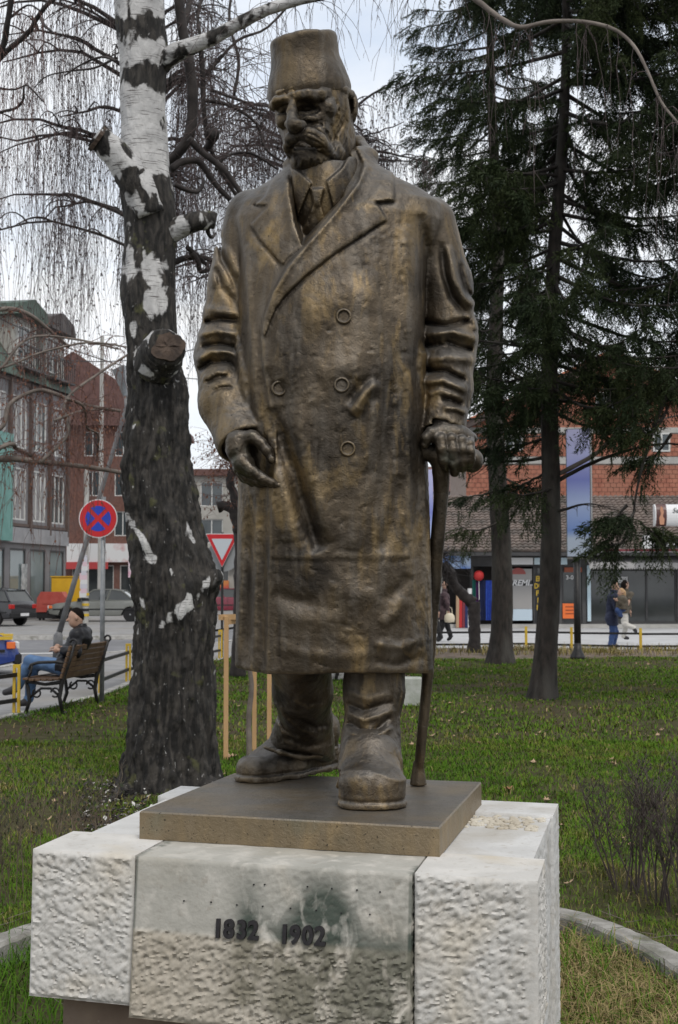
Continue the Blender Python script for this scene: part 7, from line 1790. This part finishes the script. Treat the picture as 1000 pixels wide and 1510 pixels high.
    d = smin(d, s_chain(X, [hp(640, 560, -22), hp(650, 680, -18), hp(630, 800, -18), hp(600, 900, -24)], [u_(8), u_(9), u_(10), u_(8)], .01), u_(6))
    tex = (fbm(X[0] * 75, X[1] * 75, X[2] * 75, 3) - .5) * 0.005 + (fbm(X[0] * 18, X[1] * 18, X[2] * 18, 2) - .5) * 0.006
    return d - HR.at(X) - tex
V, F = sdf_mesh(f_head, (-0.32, 4.42, 2.80), (0.20, 5.05, 3.50), 0.0034)
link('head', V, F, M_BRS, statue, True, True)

# ---- fez
hatT = Vector(W(446, 54, -16)); hatB = Vector(W(457, 146, 0))
def f_hat(X):
    ax = (hatT - hatB).normalized(); Lh = (hatT - hatB).length
    h = (X[0] - hatB.x) * ax.x + (X[1] - hatB.y) * ax.y + (X[2] - hatB.z) * ax.z
    px = X[0] - hatB.x - ax.x * h; py = X[1] - hatB.y - ax.y * h; pz = X[2] - hatB.z - ax.z * h
    r_ = np.sqrt(px ** 2 + py ** 2 + pz ** 2); a = np.arctan2(py, px)
    t = np.clip(h / Lh, 0, 1)
    rad = u_(64.5) - u_(13.5) * sstep(0.05, 0.75, t) - u_(2.2) * sstep(0.15, 0, t) + u_(1.2) * np.sin(3 * a + 1) * t + u_(1.2) * np.sin(a * 2)
    top = Lh + u_(2.5) * np.cos(a) * (r_ / u_(50)) - u_(4) * (r_ < u_(20)) * 0 - u_(4) * sstep(u_(44), 0, r_)
    d = smax(r_ - rad, h - top, u_(9))
    d = smax(d, -h - u_(0.5), u_(4))
    d = smax(d, -smax(r_ - rad + u_(8), h - u_(25), .005), .004)
    return d - (fbm(X[0] * 22, X[1] * 22, X[2] * 10, 3) - .5) * 0.008 - (fbm(X[0] * 80, X[1] * 80, X[2] * 80, 2) - .5) * 0.002
V, F = sdf_mesh(f_hat, (-0.30, 4.48, 3.14), (0.12, 5.02, 3.68), 0.0045)
link('fez', V, F, M_BRD, statue, True, True)

# ---- buttons
for (u, v) in BTN:
    # find the coat surface by marching from the front
    y = np.linspace(4.3, 4.75, 400); q = [P(u, v, yy) for yy in y]
    X = (np.array([a.x for a in q]), np.array([a.y for a in q]), np.array([a.z for a in q]))
    dd = f_coat(X); i = int(np.argmax(dd < 0.002)); c = q[i]
    def f_b(X, c=c):
        r_ = np.sqrt((X[0] - c.x) ** 2 + (X[2] - c.z) ** 2); yy = X[1] - c.y
        disc = smax(r_ - 0.0265, np.abs(yy) - 0.012, 0.006)
        disc = smax(disc, -smax(r_ - 0.0185, yy + 0.005, 0.004), 0.003)
        return disc
    V, F = sdf_mesh(f_b, (c.x - .04, c.y - .03, c.z - .04), (c.x + .04, c.y + .03, c.z + .04), 0.0026, coarse=3)
    link('button', V, F, M_BRS, statue, True, True)

# ---- hands
c7 = lambda x, y: (290 + x / 6.667, 600 + y / 6.667)
c6 = lambda x, y: (560 + x / 6.25, 560 + y / 6.25)
def h7(x, y, d): u, v = c7(x, y); return W(u, v, d)
def h6(x, y, d): u, v = c6(x, y); return W(u, v, d)
def f_hr(X):
    d = s_chain(X, [W(350, 640, -74), h7(400, 330, -92)], [u_(17), u_(17)], .02)
    d = smin(d, s_ell(X, h7(400, 400, -95), (u_(16), u_(17), u_(19))), u_(6))
    d = smin(d, s_chain(X, [h7(400, 430, -92), h7(455, 545, -97), h7(520, 620, -100)], [u_(16), u_(13), u_(10)], .02), u_(5))
    # index finger, then the three beyond it
    d = smin(d, s_chain(X, [h7(440, 540, -104), h7(535, 622, -109), h7(655, 712, -110), h7(745, 752, -110), h7(806, 776, -108)], [u_(10.5), u_(8.2), u_(7.5), u_(6.8), u_(5.6)], .006), u_(3))
    d = smin(d, s_chain(X, [h7(430, 600, -86), h7(500, 690, -88), h7(620, 745, -91), h7(740, 735, -96), h7(815, 715, -99)], [u_(10), u_(8), u_(7), u_(6), u_(5.2)], .006), u_(2))
    d = smin(d, s_chain(X, [h7(415, 600, -72), h7(470, 690, -70), h7(570, 745, -74), h7(680, 725, -80)], [u_(9), u_(8), u_(7), u_(5)], .006), u_(2))
    d = smin(d, s_chain(X, [h7(400, 560, -62), h7(440, 650, -58), h7(520, 700, -60), h7(600, 690, -66)], [u_(8), u_(7), u_(6), u_(4.6)], .006), u_(2))
    # thumb
    d = smin(d, s_chain(X, [h7(440, 320, -96), h7(545, 298, -102), h7(635, 358, -107), h7(695, 432, -110), h7(742, 525, -111)], [u_(12.5), u_(10), u_(8), u_(7), u_(5.4)], .006), u_(4))
    n = s_ell(X, h7(740, 515, -117), (u_(4.2), u_(2.2), u_(5))); d = smin(d, n, .002)
    n = s_ell(X, h7(808, 768, -113), (u_(4), u_(2), u_(3.2))); d = smin(d, n, .002)
    return d - (fbm(X[0] * 60, X[1] * 60, X[2] * 60, 3) - .5) * 0.006
V, F = sdf_mesh(f_hr, (-0.42, 4.36, 1.92), (-0.15, 4.75, 2.24), 0.0034)
link('hand', V, F, M_HAND, statue, True, True)
HD = -46
cane_top = Vector(W(655, 668, HD)); cane_tip = G(617, 1158, .88)
def f_hl(X):
    d = s_chain(X, [W(654, 622, HD + 6), h6(600, 470, HD)], [u_(25), u_(24)], .02)
    d = smin(d, s_ell(X, h6(640, 510, HD - 6), (u_(33), u_(26), u_(17))), u_(8))
    d = smin(d, s_ell(X, h6(760, 540, HD - 2), (u_(22), u_(22), u_(11))), u_(6))
    fg = [((560, 540), (575, 640), (592, 745), (600, 800), 10.0), ((655, 545), (672, 650), (690, 770), (690, 850), 10.0), ((750, 560), (764, 650), (772, 750), (765, 815), 9.2), ((826, 585), (838, 660), (838, 735), (825, 790), 7.8)]
    for a, b, c_, e, r0 in fg:
        ch = s_chain(X, [h6(a[0], a[1] - 30, HD - 14), h6(a[0], a[1] + 10, HD - 28), h6(*b, HD - 34), h6(*c_, HD - 31), h6(*e, HD - 18)], [u_(r0 * .95), u_(r0), u_(r0 * .86), u_(r0 * .84), u_(r0 * .70)], .004)
        d = smin(d, ch, u_(1.3))
        d = smin(d, s_ell(X, h6(a[0], a[1] + 8, HD - 30), (u_(r0 * .9), u_(r0 * .9), u_(r0 * .8))), u_(1.5))
    # thumb lying along the handle
    d = smin(d, s_chain(X, [h6(560, 480, HD - 16), h6(480, 500, HD - 24), h6(430, 545, HD - 26), h6(418, 590, HD - 26)], [u_(13), u_(10.5), u_(9), u_(6.5)], .006), u_(3))
    return d - (fbm(X[0] * 60, X[1] * 60, X[2] * 60, 3) - .5) * 0.005
V, F = sdf_mesh(f_hl, (0.24, 4.46, 1.94), (0.54, 4.80, 2.24), 0.0034)
link('hand', V, F, M_HAND, statue, True, True)

# ---- cane
def f_cane(X):
    m = cane_top * .35 + cane_tip * .65 + Vector((0.003, 0, 0))
    d = s_chain(X, [tuple(cane_top), tuple(m), tuple(cane_tip + Vector((0, 0, .04)))], [u_(11.5), u_(8.4), u_(7.2)], .01)
    tip = s_chain(X, [tuple(cane_tip + Vector((0, 0, .075))), tuple(cane_tip)], [u_(8), u_(13)], .01)
    d = smin(d, smax(tip, cane_tip.z - X[2], .004), .006)
    return d - (fbm(X[0] * 40, X[1] * 40, X[2] * 15, 2) - .5) * 0.004
V, F = sdf_mesh(f_cane, (0.18, 4.5, 0.85), (0.48, 5.0, 2.20), 0.0048)
cane = link('walking_cane', V, F, M_BRD, statue, True, True)
def f_hdl(X):
    d = s_chain(X, [h6(385, 655, HD), h6(560, 690, HD), h6(760, 720, HD), h6(860, 740, HD)], [u_(14), u_(10), u_(12), u_(15)], .02)
    d = smin(d, s_ell(X, h6(850, 748, HD), (u_(15), u_(15), u_(17))), .01)
    d = smin(d, s_cone(X, h6(560, 720, HD), tuple(cane_top + (cane_tip - cane_top) * .12), u_(14), u_(10)), .03)
    return smax(d, -(X[0] - h6(335, 650, 0)[0]), .006) - (fbm(X[0] * 40, X[1] * 40, X[2] * 40, 2) - .5) * 0.004
V, F = sdf_mesh(f_hdl, (0.22, 4.5, 1.85), (0.56, 4.8, 2.15), 0.0042)
o = link('handle', V, F, M_BRD, statue, True, True); o.parent = cane

# ---- trouser legs and boots
LR = Relief(330, 960, 660, 1210)
for pts, w_, a_ in [(S((215, 250), (230, 300), (250, 340), (300, 365), c=c4), 3.5, -0.012), (S((215, 240), (250, 300), (300, 340), (380, 370), c=c4), 5, 0.010), (S((240, 360), (330, 400), (420, 380), c=c4), 5, -0.010), (S((300, 300), (360, 330), (410, 320), c=c4), 4, -0.009), (S((280, 230), (340, 260), (400, 250), c=c4), 5, 0.008),
                    (S((480, 240), (540, 270), (600, 250), (650, 235), c=c4), 4, -0.013), (S((480, 275), (540, 305), (600, 290), (655, 265), c=c4), 5, 0.011), (S((480, 310), (530, 340), (560, 350), c=c4), 4, -0.012), (S((640, 290), (600, 330), (570, 350), c=c4), 4, -0.012), (S((480, 345), (540, 365), (600, 355), (650, 330), c=c4), 4, 0.009),
                    (S((480, 200), (560, 230), (640, 205), c=c4), 5, 0.006), (S((480, 380), (550, 400), (640, 370), c=c4), 3.5, -0.010), (S((470, 420), (560, 385), (650, 430), c=c4), 4, 0.007), (S((470, 440), (560, 410), (650, 450), c=c4), 3, -0.007), (S((560, 180), (565, 300)), 8, 0.004)]:
    LR.stroke(pts, w_, a_)
def w4(x, y, d): u, v = c4(x, y); return W(u, v, d)
DR = -34     # depth of the forward leg, pixels before the middle
def f_legL(X):
    T = [w4(308, 60, 30), w4(316, 200, 88), w4(322, 300, 134), w4(316, 375, 168), w4(311, 408, 182)]
    d = s_chain(X, T, [u_(47), u_(43), u_(40), u_(46), u_(54)], .04)
    f = w4(240, 424, 150); d = smax(d, (f[2] - .30 * (X[1] - f[1]) - .10 * (X[0] - f[0]) - X[2]) * .93, .008)
    return d - LR.at(X) * sstep(.08, -.04, X[1] - T[2][1]) - rough_(X) * .6
V, F = sdf_mesh(f_legL, (-0.42, 4.6, .86), (0.10, 5.5, 1.75), 0.0055); link('trouser_leg', V, F, M_BRD, statue, True, True)
def f_legR(X):
    T = [w4(585, 60, DR + 10), w4(578, 200, DR + 8), w4(570, 330, DR + 2), w4(566, 400, DR - 4), w4(566, 460, DR - 26)]
    d = s_chain(X, T, [u_(45), u_(41), u_(36), u_(39), u_(46)], .04)
    d = smax(d, (1.000 - .62 * (X[1] - 4.50) - .25 * np.abs(X[0] - .11) - X[2]) * .82, .006)
    return d - LR.at(X) * sstep(.08, -.02, X[1] - T[1][1]) - rough_(X) * .6
V, F = sdf_mesh(f_legR, (-0.05, 4.35, .86), (0.45, 5.0, 1.75), 0.0052); link('trouser_leg', V, F, M_BR, statue, True, True)
Z0 = 0.88
def boot(X, pts, rads, up, ur, ht):
    x2 = (X[0], X[1], X[2] * 0); c = s_chain(x2, [(a, b, 0) for a, b in pts], rads, .05)
    lo_ = smax(c, X[2] - Z0 - ht, .055); d = smin(lo_, s_chain(X, up, ur, .04), .045); d = smax(d, Z0 + .004 - X[2], .004)
    so = smax(smax(c - .005, X[2] - Z0 - .020, .005), Z0 - X[2], .003)
    seam = .004 * np.exp(-((X[2] - Z0 - .026) / .004) ** 2)
    return smin(d + seam, so, .002) - (fbm(X[0] * 26, X[1] * 26, X[2] * 26, 3) - .5) * .009
def f_bootL(X):
    return boot(X, [(-.300, 5.055), (-.225, 5.17), (-.13, 5.30), (-.05, 5.42)], [.082, .098, .082, .086], [(-.24, 5.15, .945), (-.15, 5.27, 1.0), (-.08, 5.36, 1.03)], [.075, .085, .085], .088)
V, F = sdf_mesh(f_bootL, (-0.5, 4.8, Z0 - .02), (0.14, 5.6, Z0 + .25), 0.005); link('boot', V, F, M_BRD, statue, True, True)
def f_bootR(X):
    return boot(X, [(.080, 4.455), (.125, 4.465), (.105, 4.60), (.12, 4.76)], [.080, .080, .090, .088], [(.10, 4.50, .950), (.105, 4.60, 1.02), (.11, 4.70, 1.04)], [.078, .09, .09], .122) - .003 * np.exp(-((X[2] - Z0 - .108 - .02 * np.sin(X[0] * 22)) / .007) ** 2)
V, F = sdf_mesh(f_bootR, (-0.08, 4.3, Z0 - .02), (0.32, 5.0, Z0 + .25), 0.0048); link('boot', V, F, M_BR, statue, True, True)
def f_cuffR(X):      # trouser edge lying over the instep
    a = [w4(447, 548, -62), w4(466, 500, -84), w4(515, 470, -102), w4(566, 464, -106), w4(622, 484, -98), w4(664, 526, -82), w4(686, 556, -62)]
    return s_chain(X, a, [u_(3.4), u_(4), u_(4.4), u_(4.6), u_(4.4), u_(4), u_(3.4)], .01) - rough_(X) * .5
V, F = sdf_mesh(f_cuffR, (-0.08, 4.3, Z0), (0.34, 4.95, Z0 + .3), 0.005); link('trouser_cuff', V, F, M_BR, statue, True, True)
def f_cuffL(X):
    a = [w4(178, 404, 128), w4(235, 424, 120), w4(310, 442, 128), w4(380, 436, 150), w4(438, 408, 190)]
    return s_chain(X, a, [u_(3.4), u_(4), u_(4.4), u_(4.2), u_(3.6)], .01) - rough_(X) * .5
V, F = sdf_mesh(f_cuffL, (-0.45, 4.7, Z0), (0.10, 5.5, Z0 + .4), 0.0055); link('trouser_cuff', V, F, M_BRD, statue, True, True)

# ---- bronze base plate
c_ = [rotz(p - statue.location, -PL_ANG) for p in plate_c]
V = []; cxp = sum(p[0] for p in c_) / 4; cyp = sum(p[1] for p in c_) / 4
for z, q in ((0, 0), (.083, 0), (.088, .005)):
    for p in c_: d = Vector((cxp - p[0], cyp - p[1], 0)).normalized() * q; V.append((p[0] + d.x, p[1] + d.y, z))
F = [(0, 3, 2, 1), (8, 9, 10, 11)] + [(k * 4 + i, k * 4 + (i + 1) % 4, k * 4 + 4 + (i + 1) % 4, k * 4 + 4 + i) for k in (0, 1) for i in range(4)]
link('bronze_plate', V, F, M_BRP, statue)
# ================================================================== grass, leaves, shrubs
NR.seed(77); rnd.seed(77)
def blade_mat(name, ramp_):
    m = bpy.data.materials.new(name); m.use_nodes = True; n, l = rampmix(m); b = n['Principled BSDF']; b.inputs['Roughness'].default_value = .9; b.inputs['Specular IOR Level'].default_value = .08
    at = n.new('ShaderNodeAttribute'); at.attribute_name = 'hue'; r_ = n.new('ShaderNodeValToRGB'); e = r_.color_ramp.elements
    e[0].position = ramp_[0][0]; e[0].color = (*ramp_[0][1], 1); e[1].position = ramp_[-1][0]; e[1].color = (*ramp_[-1][1], 1)
    for p, c in ramp_[1:-1]: q = e.new(p); q.color = (*c, 1)
    l(at.outputs['Fac'], r_.inputs[0]); l(r_.outputs[0], b.inputs['Base Color']); return m
M_GRASS = blade_mat('grass_blade', [(0, (.036, .092, .008)), (.35, (.068, .150, .012)), (.62, (.115, .175, .02)), (.80, (.16, .14, .04)), (1, (.33, .25, .13))])
def blades(x, y, h, wd, lean, hue, name, zoff=0.0, curl=1.0, parent=None, z=None):
    n = len(x); a = NR.uniform(0, 6.283, n); b = a + NR.uniform(1.2, 1.9, n)
    z0_ = (lawn_h(x, y) if z is None else z) + zoff - .006
    dx, dy = np.cos(a), np.sin(a); wx, wy = np.cos(b) * wd * .5, np.sin(b) * wd * .5
    L__ = lean * h
    P0 = np.stack([x - wx, y - wy, z0_], 1); P1 = np.stack([x + wx, y + wy, z0_], 1)
    mx, my, mz = x + dx * L__ * .35, y + dy * L__ * .35, z0_ + h * .62
    P2 = np.stack([mx + wx * .8, my + wy * .8, mz], 1); P3 = np.stack([mx - wx * .8, my - wy * .8, mz], 1)
    P4 = np.stack([x + dx * L__ * curl, y + dy * L__ * curl, z0_ + h * np.clip(1.05 - lean * .35, .2, 1)], 1)
    V = np.stack([P0, P1, P2, P3, P4], 1).reshape(-1, 3); I = np.arange(n)[:, None] * 5
    F = np.concatenate([I + np.array([[0, 1, 2]]), I + np.array([[0, 2, 3]]), I + np.array([[3, 2, 4]])])
    return link(name, V, F, M_GRASS, kind='stuff', attrs={'hue': np.repeat(np.clip(hue, 0, 1), 5)})
def scatter(n, y0, y1, pw=1.0, m=.4):
    y = y0 + (y1 - y0) * NR.rand(n) ** pw; x = (NR.rand(n) * 2 - 1) * (.262 * y + m); return x, y
def clumps(x, y): return fbm(x * 1.1, y * 1.1, x * 0 + 2, 3) , fbm(x * 6, y * 6, x * 0 + 8, 2)
def on_lawn(x, y):
    k = in_poly(x, y, LAWN) & ~ring_in(x, y)
    k &= ~((np.abs(x + 1.28) < .42) & (np.abs(y - YB) < .4))
    return k
for i, (n, a, b, h0, w0) in enumerate(((70000, 4.6, 8.8, .042, .0040), (95000, 8.4, 14.0, .042, .0058), (120000, 13.5, 32.6, .050, .0115))):
    x, y = scatter(n, a, b, .75 if i else .8); c1_, c2_ = clumps(x, y)
    dens = (.42, .30, .26)[i] + 1.2 * sstep(.36, .55, c1_) * (.55 + .9 * c2_)
    k = on_lawn(x, y) & (NR.rand(n) < dens) & ~((y > 29.8) & (NR.rand(n) < .9)); x, y, c1_, c2_ = x[k], y[k], c1_[k], c2_[k]
    hue = .20 + .34 * NR.rand(len(x)) + .55 * (c2_ - .45) - .5 * (c1_ - .5) + .28 * (NR.rand(len(x)) < .14) + .12 * (fbm(x * .35, y * .35, x * 0, 2) < .42)
    blades(x, y, h0 * NR.uniform(.45, 1.45, len(x)) * (.6 + .8 * c2_), w0 * NR.uniform(.7, 1.3, len(x)), NR.uniform(.2, 1.5, len(x)), hue, 'grass')
# dry tufts on the earth strip by the pavement
x = NR.uniform(1.0, 9.5, 9000); y = NR.uniform(30.0, 33.1, 9000); c_ = fbm(x * 1.5, y * 1.5, x * 0, 2); k = NR.rand(9000) < .25 + 1.2 * sstep(.45, .6, c_) * sstep(3.0, 4.5, x); x, y = x[k], y[k]
blades(x, y, NR.uniform(.05, .22, len(x)), np.full(len(x), .014), NR.uniform(.2, 1.3, len(x)), .72 + .3 * NR.rand(len(x)), 'dry_grass', z=np.full(len(x), .04))
# rank grass and straw inside the edging
x = NR.uniform(-1.75, 1.65, 26000); y = NR.uniform(4.2, 7.0, 26000); c1_, c2_ = clumps(x * 1.7, y * 1.7); k = ring_in(x, y) & (NR.rand(26000) < .35 + 1.0 * sstep(.38, .56, c1_)); x, y, c2_ = x[k], y[k], c2_[k]
n = len(x); hue = np.where(x > .6, np.where(NR.rand(n) < .55, .25 + .3 * NR.rand(n), .82 + .2 * NR.rand(n)), .05 + .4 * NR.rand(n))
blades(x, y, NR.uniform(.05, .20, n) * (.5 + c2_), NR.uniform(.003, .0055, n), NR.uniform(.3, 1.8, n), hue, 'rank_grass')
x = NR.uniform(.75, 1.65, 4200); y = NR.uniform(4.4, 6.9, 4200); k = ring_in(x, y); x, y = x[k], y[k]; n = len(x)
blades(x, y, NR.uniform(.04, .12, n), NR.uniform(.003, .005, n), NR.uniform(2.5, 5.5, n), .85 + .2 * NR.rand(n), 'straw', zoff=.02)
# fallen leaves
M_OAK = pmat('fallen_leaf', (.22, .10, .05), (.34, .17, .09), rough=.85, scale=30); M_OAK2 = pmat('fallen_leaf_pale', (.36, .24, .15), (.44, .31, .20), rough=.85, scale=30)
def leaf(s_, seed, curl=.35):
    r_ = random.Random(seed); rad = [.18, .75, .55, 1.0, .6, .95, .62, 1.1, .62, .95, .6, 1.0, .55, .75]; n = len(rad); V = [(0, 0, 0)]; 
    for k in range(n):
        a = 2 * math.pi * k / n - math.pi / 2; q = rad[k] * s_ * r_.uniform(.85, 1.15); x, y = q * math.cos(a), q * math.sin(a); V.append((x, y, curl * (x * x * 1.4 + y * y * .5) / s_ + r_.uniform(0, .12) * s_))
    V += [(v[0], v[1], v[2] - .0012) for v in V]
    F = [(0, 1 + k, 1 + (k + 1) % n) for k in range(n)] + [(n + 1, n + 2 + (k + 1) % n, n + 2 + k) for k in range(n)] + [(1 + k, n + 2 + k, n + 2 + (k + 1) % n, 1 + (k + 1) % n) for k in range(n)]
    return V, F
for i, (u, v, s_, lab, mt, zz) in enumerate(((838, 1462, .05, 'large curled brown leaf lying against the right foot of the pedestal', M_OAK, -.06), (980, 1498, .035, 'curled brown leaf in the straw at the bottom right corner', M_OAK, -.08), (749, 1162, .045, 'brown leaf on the lawn just right of the bronze plate', M_OAK, .02), (341, 1116, .055, 'orange brown leaf at the foot of the left timber stake', M_OAK2, .03),
                                            (806, 1348, .025, 'small pink brown leaf beside the shrub stems', M_OAK2, .03), (480, 1082, .05, 'pale leaf on the grass between the boots', M_OAK2, .03), (640, 1046, .05, 'brown leaf on the grass beside the cane', M_OAK2, .03), (905, 1124, .04, 'tan leaf on the lawn at the right', M_OAK2, .02))):
    g = G(u, v, zz); V, F = leaf(s_, i, .5); o = tag(link('fallen_leaf', V, F, mt), lab, 'leaf', 'fallen leaves'); o.location = (g.x, g.y, float(lawn_h(np.array([g.x]), np.array([g.y]))[0]) + .02); o.rotation_euler = (rnd.uniform(-.5, .5), rnd.uniform(-.4, .4), rnd.uniform(0, 6))
Va = []; Fa = []; base = 0
for i in range(640):
    y = rnd.uniform(6.5, 31) if i < 500 else rnd.uniform(29.8, 32.9); x = rnd.uniform(-1, 1) * (.262 * y + .3)
    if not on_lawn(np.array([x]), np.array([y]))[0]: continue
    V, F = leaf(rnd.uniform(.012, .034), i); a = rnd.uniform(0, 6.28); z = float(lawn_h(np.array([x]), np.array([y]))[0]) + rnd.uniform(.005, .03); tl = rnd.uniform(-.5, .5)
    Va += [(x + p[0] * math.cos(a) - p[1] * math.sin(a), y + p[0] * math.sin(a) + p[1] * math.cos(a), z + p[2] + p[0] * tl) for p in V]; Fa += [tuple(q + base for q in f) for f in F]; base += len(V)
link('leaf_litter', Va, Fa, M_OAK2, kind='stuff')
# bare clipped shrubs by the edging
M_SHR = pmat('shrub_stem', (.045, .033, .030), (.085, .065, .058), rough=.85, scale=20)
def shrub(lab, x, y, h, n, seed, r0=.006, spread=.2, mat=M_SHR, leafy=0, grp='bare shrubs around the pedestal'):
    rnd.seed(seed); NR.seed(seed); t = thing('bare_shrub', lab, 'shrub', (x, y, 0), 0, grp); z0_ = float(lawn_h(np.array([x]), np.array([y]))[0]) - .02
    st = []; tw = []; ends = []
    for i in range(n):
        a = rnd.uniform(0, 6.283); o = rnd.random() ** .5 * spread * .35; p = np.array([x + o * math.cos(a), y + o * math.sin(a), z0_]); e = np.array([x + math.cos(a) * spread * rnd.uniform(.3, 1), y + math.sin(a) * spread * rnd.uniform(.3, 1), z0_ + h * rnd.uniform(.75, 1.05)])
        q = wig(p, e, 9, .014); st.append((q, r0, r0 * .4))
        for k in range(15):
            j = rnd.randrange(3, 9); a2 = rnd.uniform(0, 6.283); l2 = h * rnd.uniform(.10, .38) * (1.25 - j / 12); e2 = q[j] + np.array([math.cos(a2) * l2 * .55, math.sin(a2) * l2 * .55, l2 * .85]); q2 = wig(q[j], e2, 5, .008); tw.append((q2, r0 * .42, r0 * .2))
            for _ in range(3):
                b = q2[rnd.randrange(1, 5)]; a3 = rnd.uniform(0, 6.283); l3 = l2 * rnd.uniform(.25, .55); tw.append((np.array([b, b + np.array([math.cos(a3) * l3 * .7, math.sin(a3) * l3 * .7, l3 * .6])]), r0 * .26, r0 * .14)); ends.append(tw[-1][0])
    V, F = tubes(st, 6); link('stems', V, F, mat, t, True, True, kind='stuff'); V, F = tubes(tw, 3); link('twigs', V, F, mat, t, True, kind='stuff')
    if leafy: leaf_bits(ends, leafy, .012, pmat('shrub_leaf', (.035, .055, .025), (.06, .045, .03), rough=.6, scale=9), 'leaves', t)
    return t
for i, (u, v, h, n, lab) in enumerate(((897, 1322, .62, 6, 'bare clipped shrub nearest the pedestal on the right'), (940, 1338, .66, 6, 'second bare shrub from the pedestal on the right'), (975, 1352, .66, 6, 'third bare shrub along the edging on the right'), (1012, 1372, .7, 6, 'bare shrub cut by the right edge of the photo'))):
    g = G(u, v); shrub(lab, g.x + .12, g.y + .16, h, n + 3, 50 + i, .0056, .28, leafy=90)
for i, (u, v, h, n, lab) in enumerate(((8, 1330, .62, 5, 'thin bare shrub at the left edge of the photo'), (60, 1318, .60, 5, 'thin bare shrub left of the pedestal, before the lawn'), (112, 1290, .58, 5, 'thin bare shrub close behind the left stone block'), (150, 1262, .5, 5, 'thin bare shrub between left stone block and birch roots'))):
    g = G(u, v); shrub(lab, g.x - .02, g.y + .1, h, n, 70 + i, .0032, .30, pmat('thin_stem', (.10, .075, .05), (.16, .125, .09), rough=.85, scale=12), leafy=200)
# twigs lying on the soil
tw = []
for i in range(90):
    x = rnd.choice((rnd.uniform(-1.7, -1.1), rnd.uniform(.8, 1.6))); y = rnd.uniform(4.6, 6.6); z = float(lawn_h(np.array([x]), np.array([y]))[0]) + .02; a = rnd.uniform(0, 6.28); l_ = rnd.uniform(.06, .22); tw.append((wig((x, y, z), (x + l_ * math.cos(a), y + l_ * math.sin(a), z + rnd.uniform(0, .04)), 5, .006), .0022, .001))
V, F = tubes(tw, 4); link('fallen_twigs', V, F, M_TWIGL, kind='stuff')
# bark litter by the birch foot
Va = []; Fa = []
for i in range(520):
    u = rnd.uniform(120, 225); v = rnd.uniform(1168, 1235) ; g = G(u, v + (205 - u) * .12); s_ = rnd.uniform(.008, .03); a = rnd.uniform(0, 6.28); z = float(lawn_h(np.array([g.x]), np.array([g.y]))[0]) + rnd.uniform(0, .05); n = len(Va)
    c, s2 = math.cos(a) * s_, math.sin(a) * s_; k = rnd.uniform(-.6, .6) * s_
    Va += [(g.x - c, g.y - s2, z - k), (g.x + s2 * .5, g.y - c * .5, z + .002), (g.x + c, g.y + s2, z + k), (g.x - s2 * .5, g.y + c * .5, z + .004), (g.x, g.y, z - .01)]; Fa += [(n, n + 1, n + 2, n + 3), (n, n + 4, n + 1), (n + 1, n + 4, n + 2), (n + 2, n + 4, n + 3), (n + 3, n + 4, n)]
fm = [1 if rnd.random() < .22 else 0 for _ in range(520)]; fm = [f for f in fm for _ in range(5)]
link('bark_litter', Va, Fa, kind='stuff', mats=[M_TWIGD, M_STONE], fmat=fm)
